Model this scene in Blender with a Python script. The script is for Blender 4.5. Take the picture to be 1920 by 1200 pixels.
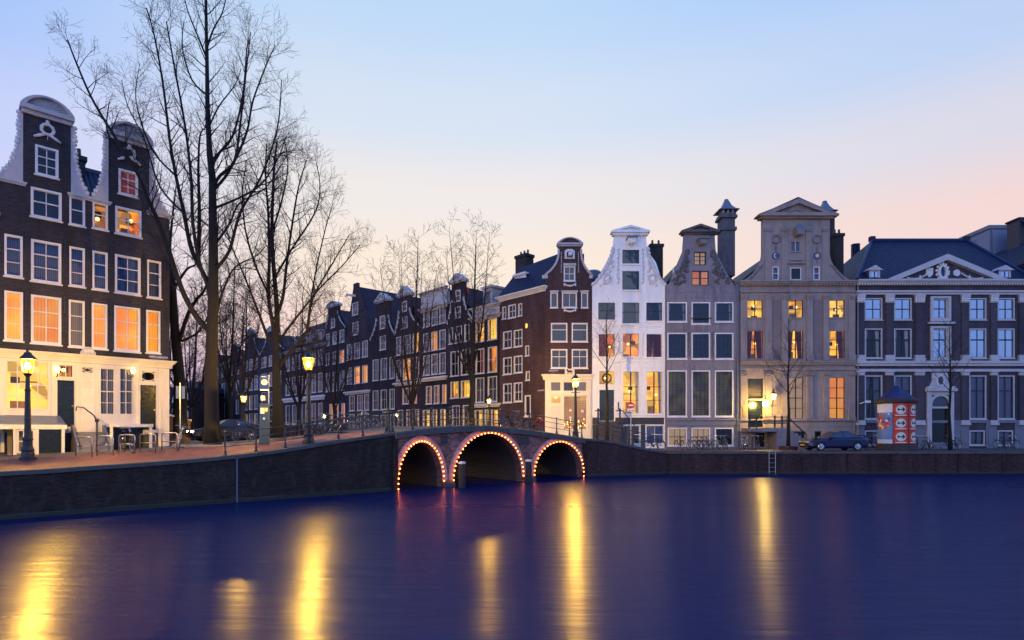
import bpy, bmesh, math, random
from mathutils import Vector, Matrix
from mathutils.geometry import tessellate_polygon
R = math.radians
for o in list(bpy.data.objects): bpy.data.objects.remove(o)
SC = bpy.context.scene
COL = SC.collection
# ---------------------------------------------------------------- camera
FOC, YH, CX, EYE = 1100.0, 808.0, 960.0, 3.0      # focal length and horizon in photo pixels, eye height over the water
cam = bpy.data.cameras.new('camera'); cam_o = bpy.data.objects.new('camera', cam); COL.objects.link(cam_o)
cam.sensor_width = 36; cam.lens = FOC / 1920 * 36; cam.shift_y = (YH - 600) / 1920
cam.clip_end = 3000; cam_o.location = (0, 0, EYE); cam_o.rotation_euler = (R(90), 0, 0)
SC.camera = cam_o
# ---------------------------------------------------------------- sky
W = bpy.data.worlds.new('World'); SC.world = W; W.use_nodes = True
nt = W.node_tree; nt.nodes.clear(); N = nt.nodes.new; LK = nt.links.new
wo = N('ShaderNodeOutputWorld'); bg = N('ShaderNodeBackground'); LK(bg.outputs[0], wo.inputs[0])
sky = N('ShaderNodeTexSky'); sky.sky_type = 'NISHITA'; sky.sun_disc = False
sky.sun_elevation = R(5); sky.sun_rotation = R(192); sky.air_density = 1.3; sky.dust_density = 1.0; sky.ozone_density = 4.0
tc = N('ShaderNodeTexCoord'); sx = N('ShaderNodeSeparateXYZ'); LK(tc.outputs['Generated'], sx.inputs[0])
el = N('ShaderNodeMath'); el.operation = 'ARCSINE'; LK(sx.outputs[2], el.inputs[0])
md = N('ShaderNodeMath'); md.operation = 'MULTIPLY_ADD'; md.inputs[1].default_value = 2 / math.pi; md.inputs[2].default_value = 0.0
LK(el.outputs[0], md.inputs[0])
def ramp(stops):
    r = N('ShaderNodeValToRGB'); r.color_ramp.interpolation = 'EASE'
    e = r.color_ramp.elements
    while len(e) > 1: e.remove(e[-1])
    e[0].position, e[0].color = stops[0][0], (*stops[0][1], 1)
    for p, c in stops[1:]:
        q = e.new(p); q.color = (*c, 1)
    LK(md.outputs[0], r.inputs[0]); return r
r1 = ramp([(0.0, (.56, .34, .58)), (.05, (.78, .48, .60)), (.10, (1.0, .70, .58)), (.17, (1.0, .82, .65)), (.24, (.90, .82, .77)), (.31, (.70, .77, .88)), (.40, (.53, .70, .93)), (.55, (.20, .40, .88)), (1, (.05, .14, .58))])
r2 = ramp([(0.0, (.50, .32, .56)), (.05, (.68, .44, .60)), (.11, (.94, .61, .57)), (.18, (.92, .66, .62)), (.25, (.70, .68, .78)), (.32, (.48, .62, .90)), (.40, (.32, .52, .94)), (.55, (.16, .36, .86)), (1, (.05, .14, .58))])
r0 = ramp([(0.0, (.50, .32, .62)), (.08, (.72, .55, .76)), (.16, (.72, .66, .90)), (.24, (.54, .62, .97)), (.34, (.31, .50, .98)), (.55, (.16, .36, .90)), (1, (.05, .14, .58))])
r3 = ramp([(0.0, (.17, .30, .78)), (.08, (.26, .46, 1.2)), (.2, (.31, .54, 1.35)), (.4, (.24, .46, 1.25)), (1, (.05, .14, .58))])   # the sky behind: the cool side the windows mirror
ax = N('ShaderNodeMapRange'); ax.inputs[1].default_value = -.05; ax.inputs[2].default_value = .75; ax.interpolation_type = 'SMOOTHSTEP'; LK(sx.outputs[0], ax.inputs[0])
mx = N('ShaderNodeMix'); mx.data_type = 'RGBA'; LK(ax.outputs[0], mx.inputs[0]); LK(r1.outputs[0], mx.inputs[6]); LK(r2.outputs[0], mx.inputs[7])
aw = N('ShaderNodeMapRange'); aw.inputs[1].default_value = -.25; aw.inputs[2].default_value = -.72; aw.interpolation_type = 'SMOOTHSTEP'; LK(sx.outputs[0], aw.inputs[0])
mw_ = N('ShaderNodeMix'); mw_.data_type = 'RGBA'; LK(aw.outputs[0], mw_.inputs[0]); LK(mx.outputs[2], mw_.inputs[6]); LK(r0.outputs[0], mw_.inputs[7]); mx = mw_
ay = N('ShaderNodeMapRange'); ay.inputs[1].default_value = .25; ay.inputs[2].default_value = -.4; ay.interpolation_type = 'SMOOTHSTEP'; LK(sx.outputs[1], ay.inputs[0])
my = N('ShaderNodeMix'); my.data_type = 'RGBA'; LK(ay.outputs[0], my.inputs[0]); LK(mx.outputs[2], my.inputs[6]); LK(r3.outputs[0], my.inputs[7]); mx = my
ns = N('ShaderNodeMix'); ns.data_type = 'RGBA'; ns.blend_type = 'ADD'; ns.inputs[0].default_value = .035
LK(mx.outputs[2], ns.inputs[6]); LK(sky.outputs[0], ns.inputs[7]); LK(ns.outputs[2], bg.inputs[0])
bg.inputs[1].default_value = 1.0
# ---------------------------------------------------------------- afterglow behind the camera
sun = bpy.data.lights.new('sun', 'SUN'); sun.energy = 0.5; sun.angle = R(50); sun.color = (1.0, .98, .96)
sun_o = bpy.data.objects.new('sun', sun); COL.objects.link(sun_o); sun_o.rotation_euler = (R(85), 0, R(-12))
SC.view_settings.view_transform = 'Standard'; SC.view_settings.look = 'None'; SC.view_settings.exposure = -0.05; SC.view_settings.gamma = 1
SC.render.engine = 'CYCLES'; SC.cycles.use_denoising = True; SC.cycles.sample_clamp_indirect = 6; SC.cycles.max_bounces = 6
SC.cycles.transparent_max_bounces = 12; SC.cycles.caustics_reflective = False; SC.cycles.caustics_refractive = False
# ================================================================ helpers
RN = random.Random(11)
MATS = {}
def newmat(name):
    m = bpy.data.materials.new(name); m.use_nodes = True; t = m.node_tree
    MATS[name] = m
    return m, t, t.nodes['Principled BSDF']
def nd(t, ty, **kw):
    n = t.nodes.new(ty)
    for k, v in kw.items():
        if k.startswith('i'):
            n.inputs[int(k[1:])].default_value = v
        else: setattr(n, k, v)
    return n
def mixc(t, fac, a, b, mode='MIX'):
    n = nd(t, 'ShaderNodeMix', data_type='RGBA', blend_type=mode)
    for i, v in ((0, fac), (6, a), (7, b)):
        if hasattr(v, 'links'): t.links.new(v, n.inputs[i])
        elif i == 0: n.inputs[0].default_value = v
        else: n.inputs[i].default_value = (*v, 1) if len(v) == 3 else v
    return n.outputs[2]
def plain(name, c, rough=.6, var=.25, sc=3.0, metal=0, bump=.0, dirt=None, bsc=None, spec=.5):
    """even colour with cloudy variation, optional stains and fine relief"""
    m, t, b = newmat(name); L = t.links.new
    co = nd(t, 'ShaderNodeTexCoord')
    n1 = nd(t, 'ShaderNodeTexNoise'); n1.inputs['Scale'].default_value = sc; n1.inputs['Detail'].default_value = 6; L(co.outputs['Object'], n1.inputs['Vector'])
    lo = tuple(x * (1 - var) for x in c); hi = tuple(min(1, x * (1 + var)) for x in c)
    out = mixc(t, n1.outputs[0], lo, hi)
    if dirt:
        mp = nd(t, 'ShaderNodeMapping'); mp.inputs['Scale'].default_value = (1.3, 1.3, .25); L(co.outputs['Object'], mp.inputs[0])
        n2 = nd(t, 'ShaderNodeTexNoise'); n2.inputs['Scale'].default_value = 1.1; n2.inputs['Detail'].default_value = 8; n2.inputs['Roughness'].default_value = .7; L(mp.outputs[0], n2.inputs['Vector'])
        mr = nd(t, 'ShaderNodeMapRange', i1=.5, i2=.72); L(n2.outputs[0], mr.inputs[0])
        out = mixc(t, mr.outputs[0], out, dirt)
    L(out, b.inputs['Base Color'])
    b.inputs['Roughness'].default_value = rough; b.inputs['Metallic'].default_value = metal
    b.inputs['Specular IOR Level'].default_value = spec
    if bump:
        n3 = nd(t, 'ShaderNodeTexNoise'); n3.inputs['Scale'].default_value = bsc or sc * 8; L(co.outputs['Object'], n3.inputs['Vector'])
        bp = nd(t, 'ShaderNodeBump'); bp.inputs['Strength'].default_value = bump; bp.inputs['Distance'].default_value = .02
        L(n3.outputs[0], bp.inputs['Height']); L(bp.outputs[0], b.inputs['Normal'])
    return m
def bricks(name, c, mortar, bw=.22, bh=.065, var=.35, dirt=None, dsc=.8, rough=.85, streak=.3, damp=None):
    """brick courses on upright walls; local x+y runs along the wall and z up"""
    c = tuple(x * .82 for x in c); mortar = tuple(x * .82 for x in mortar)
    m, t, b = newmat(name); L = t.links.new
    co = nd(t, 'ShaderNodeTexCoord'); s = nd(t, 'ShaderNodeSeparateXYZ'); L(co.outputs['Object'], s.inputs[0])
    ad = nd(t, 'ShaderNodeMath', operation='ADD'); L(s.outputs[0], ad.inputs[0]); L(s.outputs[1], ad.inputs[1])
    cb = nd(t, 'ShaderNodeCombineXYZ'); L(ad.outputs[0], cb.inputs[0]); L(s.outputs[2], cb.inputs[1])
    br = nd(t, 'ShaderNodeTexBrick'); L(cb.outputs[0], br.inputs[0])
    br.inputs['Scale'].default_value = 1; br.inputs['Brick Width'].default_value = bw; br.inputs['Row Height'].default_value = bh; br.inputs['Mortar Size'].default_value = bh * .13
    br.inputs['Color1'].default_value = (*[x * (1 - var) for x in c], 1); br.inputs['Color2'].default_value = (*[min(1, x * (1 + var)) for x in c], 1); br.inputs['Mortar'].default_value = (*mortar, 1)
    n1 = nd(t, 'ShaderNodeTexNoise'); n1.inputs['Scale'].default_value = dsc; n1.inputs['Detail'].default_value = 9; n1.inputs['Roughness'].default_value = .65
    mp = nd(t, 'ShaderNodeMapping'); mp.inputs['Scale'].default_value = (1, 1, streak); L(co.outputs['Object'], mp.inputs[0]); L(mp.outputs[0], n1.inputs['Vector'])
    mr = nd(t, 'ShaderNodeMapRange', i1=.35, i2=.7, i3=.55, i4=1.35); L(n1.outputs[0], mr.inputs[0])
    out = mixc(t, 1.0, br.outputs[0], (1, 1, 1), 'MULTIPLY'); mu = out.node; L(mr.outputs[0], mu.inputs[7])
    if dirt:
        n2 = nd(t, 'ShaderNodeTexNoise'); n2.inputs['Scale'].default_value = dsc * 2.3; n2.inputs['Detail'].default_value = 10; n2.inputs['Roughness'].default_value = .75; L(mp.outputs[0], n2.inputs['Vector'])
        m2 = nd(t, 'ShaderNodeMapRange', i1=.52, i2=.68); L(n2.outputs[0], m2.inputs[0])
        out = mixc(t, m2.outputs[0], out, dirt)
    L(out, b.inputs['Base Color']); b.inputs['Roughness'].default_value = rough; b.inputs['Specular IOR Level'].default_value = .3
    bp = nd(t, 'ShaderNodeBump'); bp.inputs['Strength'].default_value = .6; bp.inputs['Distance'].default_value = .01; bp.invert = True
    L(br.outputs[1], bp.inputs['Height']); L(bp.outputs[0], b.inputs['Normal'])
    return m
def tiles(name, c, rough=.35):
    """glazed pantiles: ridges up the slope and stepped courses"""
    m, t, b = newmat(name); L = t.links.new
    co = nd(t, 'ShaderNodeTexCoord'); s = nd(t, 'ShaderNodeSeparateXYZ'); L(co.outputs['UV'], s.inputs[0])
    def wav(o, k):
        f = nd(t, 'ShaderNodeMath', operation='MULTIPLY', i1=k); L(o, f.inputs[0]); return f.outputs[0]
    a = nd(t, 'ShaderNodeMath', operation='SINE'); L(wav(s.outputs[0], 2 * math.pi / .24), a.inputs[0])
    fr = nd(t, 'ShaderNodeMath', operation='FRACT'); L(wav(s.outputs[1], 1 / .32), fr.inputs[0])
    sm = nd(t, 'ShaderNodeMath', operation='SUBTRACT'); L(wav(a.outputs[0], .5), sm.inputs[0]); L(fr.outputs[0], sm.inputs[1])
    bp = nd(t, 'ShaderNodeBump'); bp.inputs['Strength'].default_value = 1; bp.inputs['Distance'].default_value = .14; L(sm.outputs[0], bp.inputs['Height']); L(bp.outputs[0], b.inputs['Normal'])
    n1 = nd(t, 'ShaderNodeTexNoise'); n1.inputs['Scale'].default_value = 2.5; n1.inputs['Detail'].default_value = 6; L(co.outputs['UV'], n1.inputs['Vector'])
    st = nd(t, 'ShaderNodeMapRange', i1=.72, i2=.95); L(fr.outputs[0], st.inputs[0]); base = mixc(t, n1.outputs[0], tuple(x * .5 for x in c), tuple(x * 1.7 for x in c))
    L(mixc(t, st.outputs[0], base, tuple(x * .25 for x in c)), b.inputs['Base Color']); b.inputs['Roughness'].default_value = rough; b.inputs['Specular IOR Level'].default_value = .3
    return m
def room(name, c1, c2, strength, fold=0.0, blocks=.0):
    """lit room or lit curtain seen behind a window pane: it gives off light"""
    m, t, b = newmat(name); L = t.links.new
    co = nd(t, 'ShaderNodeTexCoord'); oi = nd(t, 'ShaderNodeObjectInfo')
    off = nd(t, 'ShaderNodeVectorMath', operation='ADD'); sc = nd(t, 'ShaderNodeVectorMath', operation='SCALE'); sc.inputs[0].default_value = (31, 17, 23); L(oi.outputs['Random'], sc.inputs['Scale'])
    L(co.outputs['Object'], off.inputs[0]); L(sc.outputs[0], off.inputs[1])
    n1 = nd(t, 'ShaderNodeTexNoise'); n1.inputs['Scale'].default_value = .9; n1.inputs['Detail'].default_value = 1.5; L(off.outputs[0], n1.inputs['Vector'])
    mr = nd(t, 'ShaderNodeMapRange', i1=.32, i2=.68); L(n1.outputs[0], mr.inputs[0])
    out = mixc(t, mr.outputs[0], c1, c2)
    if fold:
        w = nd(t, 'ShaderNodeTexWave', bands_direction='X'); w.inputs['Scale'].default_value = 2.4; w.inputs['Distortion'].default_value = 5; w.inputs['Detail'].default_value = 2; w.inputs['Detail Scale'].default_value = .6
        mp = nd(t, 'ShaderNodeMapping'); mp.inputs['Scale'].default_value = (1, 1, .12); L(off.outputs[0], mp.inputs[0]); L(mp.outputs[0], w.inputs[0])
        mw = nd(t, 'ShaderNodeMapRange', i3=1 - fold, i4=1); L(w.outputs[0], mw.inputs[0])
        o2 = mixc(t, 1.0, out, (1, 1, 1), 'MULTIPLY'); L(mw.outputs[0], o2.node.inputs[7]); out = o2
    if blocks:
        v = nd(t, 'ShaderNodeTexVoronoi', distance='CHEBYCHEV'); v.inputs['Scale'].default_value = 1.5; L(off.outputs[0], v.inputs['Vector'])
        s = nd(t, 'ShaderNodeSeparateColor'); L(v.outputs['Color'], s.inputs[0])
        mv = nd(t, 'ShaderNodeMapRange', i1=.2, i2=.8, i3=1 - blocks, i4=1); L(s.outputs[0], mv.inputs[0])
        o2 = mixc(t, 1.0, out, (1, 1, 1), 'MULTIPLY'); L(mv.outputs[0], o2.node.inputs[7]); out = o2
    rs = nd(t, 'ShaderNodeMapRange', i3=strength * .7, i4=strength * 1.25); L(oi.outputs['Random'], rs.inputs[0])
    L(out, b.inputs['Emission Color']); L(rs.outputs[0], b.inputs['Emission Strength']); b.inputs['Base Color'].default_value = (.2, .15, .1, 1); b.inputs['Roughness'].default_value = 1
    return m
def glow(name, c, s):
    m, t, b = newmat(name); b.inputs['Emission Color'].default_value = (*c, 1); b.inputs['Emission Strength'].default_value = s; b.inputs['Base Color'].default_value = (.8, .8, .8, 1)
    return m
def curtain_mat(name, c):
    m, t, b = newmat(name); L = t.links.new
    co = nd(t, 'ShaderNodeTexCoord'); w = nd(t, 'ShaderNodeTexWave', bands_direction='X'); w.inputs['Scale'].default_value = 3.6; w.inputs['Distortion'].default_value = 2.5; w.inputs['Detail'].default_value = 2
    mp = nd(t, 'ShaderNodeMapping'); mp.inputs['Scale'].default_value = (1, 1, .1); L(co.outputs['Object'], mp.inputs[0]); L(mp.outputs[0], w.inputs[0])
    L(mixc(t, w.outputs[0], tuple(x * .55 for x in c), c), b.inputs['Base Color']); b.inputs['Roughness'].default_value = .9
    return m
def glass_mat(name, tint=(.9, .92, .95), refl=.12):
    m, t, b = newmat(name); L = t.links.new; t.nodes.remove(b)
    tr = nd(t, 'ShaderNodeBsdfTransparent'); tr.inputs[0].default_value = (*tint, 1)
    gl = nd(t, 'ShaderNodeBsdfGlossy'); gl.inputs['Roughness'].default_value = .03; gl.inputs[0].default_value = (.95, .97, 1, 1)
    co = nd(t, 'ShaderNodeTexCoord'); n1 = nd(t, 'ShaderNodeTexNoise'); n1.inputs['Scale'].default_value = 1.6; L(co.outputs['Object'], n1.inputs['Vector'])
    bp = nd(t, 'ShaderNodeBump'); bp.inputs['Strength'].default_value = .12; bp.inputs['Distance'].default_value = .05; L(n1.outputs[0], bp.inputs['Height']); L(bp.outputs[0], gl.inputs['Normal'])
    lw = nd(t, 'ShaderNodeFresnel'); lw.inputs[0].default_value = 1.5
    mr = nd(t, 'ShaderNodeMapRange', i1=0, i2=1, i3=refl, i4=1); L(lw.outputs[0], mr.inputs[0])
    mx_ = nd(t, 'ShaderNodeMixShader'); L(mr.outputs[0], mx_.inputs[0]); L(tr.outputs[0], mx_.inputs[1]); L(gl.outputs[0], mx_.inputs[2])
    L(mx_.outputs[0], t.nodes['Material Output'].inputs[0])
    return m
# ---------------------------------------------------------------- meshes
class MB:
    def __init__(s): s.v, s.f, s.uv = [], [], {}
    def add(s, vs, fs):
        k = len(s.v); s.v += [tuple(p) for p in vs]; s.f += [tuple(i + k for i in q) for q in fs]; return s
    def box(s, x0, x1, y0, y1, z0, z1):
        return s.add([(x0, y0, z0), (x1, y0, z0), (x1, y1, z0), (x0, y1, z0), (x0, y0, z1), (x1, y0, z1), (x1, y1, z1), (x0, y1, z1)],
                     [(0, 3, 2, 1), (4, 5, 6, 7), (0, 1, 5, 4), (1, 2, 6, 5), (2, 3, 7, 6), (3, 0, 4, 7)])
    def taper(s, x0, x1, y0, y1, z0, z1, a, b=None):
        """box whose top is inset by a in x and b in y (negative flares)"""
        b = a if b is None else b
        return s.add([(x0, y0, z0), (x1, y0, z0), (x1, y1, z0), (x0, y1, z0), (x0 + a, y0 + b, z1), (x1 - a, y0 + b, z1), (x1 - a, y1 - b, z1), (x0 + a, y1 - b, z1)],
                     [(0, 3, 2, 1), (4, 5, 6, 7), (0, 1, 5, 4), (1, 2, 6, 5), (2, 3, 7, 6), (3, 0, 4, 7)])
    def prism(s, pts, y0, y1):
        """outline in x,z swept from y0 (front) to y1"""
        n = len(pts); tris = tessellate_polygon([[Vector((p[0], 0, p[1])) for p in pts]])
        vs = [(p[0], y0, p[1]) for p in pts] + [(p[0], y1, p[1]) for p in pts]
        return s.add(vs, [tuple(t) for t in tris] + [tuple(i + n for i in reversed(t)) for t in tris] + [(i, (i + 1) % n, n + (i + 1) % n, n + i) for i in range(n)])
    def flat(s, pts): return s.add(pts, [tuple(range(len(pts)))])
    def ring(s, outer, inner, y0, y1):
        """frame between two outlines with the same number of points"""
        n = len(outer); vs = [(p[0], y, p[1]) for y in (y0, y1) for p in list(outer) + list(inner)]
        fs = []
        for i in range(n):
            j = (i + 1) % n
            fs += [(i, j, n + j, n + i), (2 * n + i, 3 * n + i, 3 * n + j, 2 * n + j), (i, 2 * n + i, 2 * n + j, j), (n + i, n + j, 3 * n + j, 3 * n + i)]
        return s.add(vs, fs)
    def sweep(s, pts, rad, n=6, caps=True):
        pts = [Vector(p) for p in pts]; k0 = len(s.v); m = len(pts)
        if not hasattr(rad, '__len__'): rad = [rad] * m
        a = None
        for i, p in enumerate(pts):
            t = (pts[min(i + 1, m - 1)] - pts[max(i - 1, 0)])
            t = t.normalized() if t.length > 1e-9 else Vector((0, 0, 1))
            if a is None: a = t.orthogonal().normalized()
            else:
                a = a - t * a.dot(t)
                a = a.normalized() if a.length > 1e-6 else t.orthogonal().normalized()
            b = t.cross(a)
            for j in range(n):
                q = 2 * math.pi * j / n
                s.v.append(tuple(p + (a * math.cos(q) + b * math.sin(q)) * rad[i]))
        for i in range(m - 1):
            for j in range(n):
                s.f.append((k0 + i * n + j, k0 + i * n + (j + 1) % n, k0 + (i + 1) * n + (j + 1) % n, k0 + (i + 1) * n + j))
        if caps and n > 2:
            s.f.append(tuple(k0 + j for j in reversed(range(n)))); s.f.append(tuple(k0 + (m - 1) * n + j for j in range(n)))
        return s
    def lathe(s, prof, c=(0, 0, 0), n=10, rot=0, axis='z'):
        k0 = len(s.v)
        for r, z in prof:
            for j in range(n):
                q = 2 * math.pi * j / n + rot
                if axis == 'z': s.v.append((c[0] + r * math.cos(q), c[1] + r * math.sin(q), c[2] + z))
                else: s.v.append((c[0] + r * math.cos(q), c[1] + z, c[2] + r * math.sin(q)))
        for i in range(len(prof) - 1):
            for j in range(n): s.f.append((k0 + i * n + j, k0 + i * n + (j + 1) % n, k0 + (i + 1) * n + (j + 1) % n, k0 + (i + 1) * n + j))
        s.f.append(tuple(k0 + j for j in reversed(range(n)))); s.f.append(tuple(k0 + (len(prof) - 1) * n + j for j in range(n)))
        return s
    def ball(s, c, rx, ry=None, rz=None, n=8):
        ry = rx if ry is None else ry; rz = rx if rz is None else rz; k0 = len(s.v); m = max(3, n // 2)
        for i in range(m + 1):
            a = math.pi * i / m
            for j in range(n):
                q = 2 * math.pi * j / n
                s.v.append((c[0] + rx * math.sin(a) * math.cos(q), c[1] + ry * math.sin(a) * math.sin(q), c[2] - rz * math.cos(a)))
        for i in range(m):
            for j in range(n): s.f.append((k0 + i * n + j, k0 + i * n + (j + 1) % n, k0 + (i + 1) * n + (j + 1) % n, k0 + (i + 1) * n + j))
        return s
    def torus(s, c, r, w, n=20, k=6, a0=0, a1=2 * math.pi):
        pts = [(c[0] + r * math.cos(a0 + (a1 - a0) * i / n), c[1], c[2] + r * math.sin(a0 + (a1 - a0) * i / n)) for i in range(n + 1)]
        return s.sweep(pts, w, k)
    def mesh(s, name, m, smooth=False, uvs=False):
        me = bpy.data.meshes.new(name); me.from_pydata(s.v, [], s.f); me.materials.append(MATS[m] if isinstance(m, str) else m)
        if smooth: me.polygons.foreach_set('use_smooth', [True] * len(me.polygons))
        if uvs:
            ul = me.uv_layers.new(name='uv')
            for p in me.polygons:
                n_ = p.normal; e = Vector((n_.y, -n_.x, 0)); e = e.normalized() if e.length > 1e-4 else Vector((1, 0, 0)); g = n_.cross(e)
                for li in p.loop_indices:
                    co = me.vertices[me.loops[li].vertex_index].co; ul.data[li].uv = (co.dot(e), -co.dot(g) if g.z < 0 else co.dot(g))
        me.update(); return me
    def build(s, name, m, parent=None, smooth=False, uvs=False, kind=None, label=None, loc=None):
        o = bpy.data.objects.new(name, s.mesh(name, m, smooth, uvs)); COL.objects.link(o)
        if parent is not None: o.parent = parent
        if kind: o['kind'] = kind
        if label: o['label'] = label
        if loc: o.location = loc
        return o
def link(name, me, parent=None, loc=(0, 0, 0), rot=(0, 0, 0), scale=None):
    o = bpy.data.objects.new(name, me); COL.objects.link(o); o.location = loc; o.rotation_euler = rot
    if parent is not None: o.parent = parent
    if scale: o.scale = scale
    return o
def tag(o, label, cat, group=None):
    o['label'] = label; o['category'] = cat
    if group: o['group'] = group
    return o
def thing(name, label, cat, loc=(0, 0, 0), rz=0, group=None):
    o = bpy.data.objects.new(name, None); COL.objects.link(o); o.location = loc; o.rotation_euler = (0, 0, rz); o.empty_display_size = .2
    return tag(o, label, cat, group)
def dup(root, loc, rot, label, group=None, remat=None, scale=1):
    def cp(o, par):
        c = o.copy(); COL.objects.link(c); c.parent = par
        if remat and o.data and o.data.materials and o.data.materials[0].name in remat:
            c.material_slots[0].link = 'OBJECT'; c.material_slots[0].material = MATS[remat[o.data.materials[0].name]]
        for ch in o.children: cp(ch, c)
        return c
    r = cp(root, None); r.location = loc; r.rotation_euler = rot; r['label'] = label; r.scale = (scale,) * 3
    if group: r['group'] = group
    return r
def text(name, s, size, m, parent, loc, rot=(R(90), 0, 0), depth=.006, align='CENTER', sx=1):
    cu = bpy.data.curves.new(name, 'FONT'); cu.body = s; cu.size = size; cu.extrude = depth; cu.align_x = align; cu.align_y = 'CENTER'; cu.resolution_u = 2
    o = bpy.data.objects.new(name, cu); COL.objects.link(o)
    bpy.context.view_layer.update()
    me = bpy.data.meshes.new_from_object(o.evaluated_get(bpy.context.evaluated_depsgraph_get())); bpy.data.objects.remove(o)
    me.materials.clear(); me.materials.append(MATS[m])
    return link(name, me, parent, loc, rot, (sx, 1, 1))
def P(px, py, d): return Vector(((px - CX) / FOC * d, d, EYE + (YH - py) / FOC * d))
def ss(a, b, x):
    x = min(1, max(0, (x - a) / (b - a))); return x * x * (3 - 2 * x)
def fill_loops(loops):
    """triangles of an outline (first loop) with rectangular holes, as indices into the joined loops"""
    bm = bmesh.new(); es = []
    for l in loops:
        vs = [bm.verts.new((p[0], 0, p[1])) for p in l]; es += [bm.edges.new((vs[i], vs[(i + 1) % len(vs)])) for i in range(len(vs))]
    bm.verts.index_update(); bmesh.ops.triangle_fill(bm, edges=es, use_beauty=True, use_dissolve=False, normal=(0, -1, 0))
    fs = [tuple(v.index for v in f.verts) for f in bm.faces]; bm.free(); return fs
# ---------------------------------------------------------------- houses
class House:
    """facade plane through photo column px at distance d, running towards the vanishing point vp; local x along the wall, y into the house, z up from the base"""
    def __init__(s, name, label, px, d, vp=None, zb=1.6, cat='house', group=None):
        s.p = ((px - CX) / FOC * d, d)
        if vp is None: s.d = (1.0, 0.0)
        else:
            q = Vector(((vp - CX) / FOC, 1.0)); q = q.normalized() if vp > CX else -q.normalized(); s.d = (q.x, q.y)
        s.zb = zb; s.root = thing(name, label, cat, (s.p[0], s.p[1], zb), math.atan2(s.d[1], s.d[0]), group)
        s.holes = []; s.todo = []
    def u(s, px):
        r = (px - CX) / FOC; return (r * s.p[1] - s.p[0]) / (s.d[0] - r * s.d[1])
    def v(s, px, py): return EYE + (YH - py) / FOC * (s.p[1] + s.u(px) * s.d[1]) - s.zb
    def uv(s, px, py): return (s.u(px), s.v(px, py))
    def at(s, px, py, y):
        """local x, z of the point y metres behind the facade seen at a photo pixel"""
        q = (s.p[0] - y * s.d[1], s.p[1] + y * s.d[0]); r = (px - CX) / FOC; u = (r * q[1] - q[0]) / (s.d[0] - r * s.d[1])
        return u, EYE + (YH - py) / FOC * (q[1] + u * s.d[1]) - s.zb
    def rect(s, x0, x1, y0, y1):
        m = (x0 + x1) / 2; return s.u(x0), s.u(x1), s.v(m, y1), s.v(m, y0)
    def world(s, x, y, z): return Vector((s.p[0] + x * s.d[0] - y * s.d[1], s.p[1] + x * s.d[1] + y * s.d[0], s.zb + z))
    def box(s, name, x0, x1, y0, y1, m, f=-.1, b=.1, parent=None, label=None):
        a = s.rect(x0, x1, y0, y1); return MB().box(a[0], a[1], f, b, a[2], a[3]).build(name, m, parent or s.root, label=label)
    def prism(s, name, pts, m, f=-.1, b=.1, px=True, parent=None):
        return MB().prism([s.uv(*p) for p in pts] if px else pts, f, b).build(name, m, parent or s.root)
    def band(s, name, x0, x1, v0, v1, m, steps=((0, .1),), parent=None):
        """moulded course between heights v0..v1 (metres): steps of (height share, projection)"""
        b = MB(); n = len(steps)
        for i, (h, pr) in enumerate(steps):
            h1 = steps[i + 1][0] if i + 1 < n else 1.0
            b.box(x0 - pr * .8, x1 + pr * .8, -pr, .05, v0 + (v1 - v0) * h, v0 + (v1 - v0) * h1 - .001)
        return b.build(name, m, parent or s.root)
    def win(s, x0, x1, y0, y1, cols=1, rows=2, kind='dark', px=True, **kw):
        a = s.rect(x0, x1, y0, y1) if px else (x0, x1, y0, y1)
        s.holes.append(a); s.todo.append((a, cols, rows, kind, kw))
    def door(s, x0, x1, y0, y1, m='door_green', px=True, panels=3):
        a = s.rect(x0, x1, y0, y1) if px else (x0, x1, y0, y1)
        s.holes.append(a)
        d = MB().box(a[0], a[1], .12, .2, a[2], a[3]).build('door', m, s.root)
        w = a[1] - a[0]; h = a[3] - a[2]; p = MB()
        for i in range(panels): p.box(a[0] + w * .14, a[1] - w * .14, .1, .12 - .001, a[2] + h * (.06 + .94 * i / panels), a[2] + h * (.94 * (i + 1) / panels))
        p.build('door_panel', m, d)
        MB().ball((a[1] - w * .1, .07, a[2] + h * .45), .05, n=6).build('door_knob', 'brass', d)
        return d
    def finish_windows(s):
        for a, cols, rows, kind, kw in s.todo: make_window(s.root, a, cols, rows, kind, **kw)
        s.todo = []
    def wall(s, outline, m, px=True, th=.35, name='wall', y0=0.0):
        pts = [s.uv(*p) for p in outline] if px else outline
        loops = [pts] + [[(h[0], h[2]), (h[1], h[2]), (h[1], h[3]), (h[0], h[3])] for h in s.holes]
        b = MB(); al = [p for l in loops for p in l]; n = len(al)
        b.add([(p[0], y0, p[1]) for p in al] + [(p[0], y0 + th, p[1]) for p in al], fill_loops(loops))
        k = 0
        for l in loops:
            c = len(l); b.f += [(k + i, k + (i + 1) % c, n + k + (i + 1) % c, n + k + i) for i in range(c)]; k += c
        o = b.build(name, m, s.root); s.finish_windows(); return o
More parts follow.
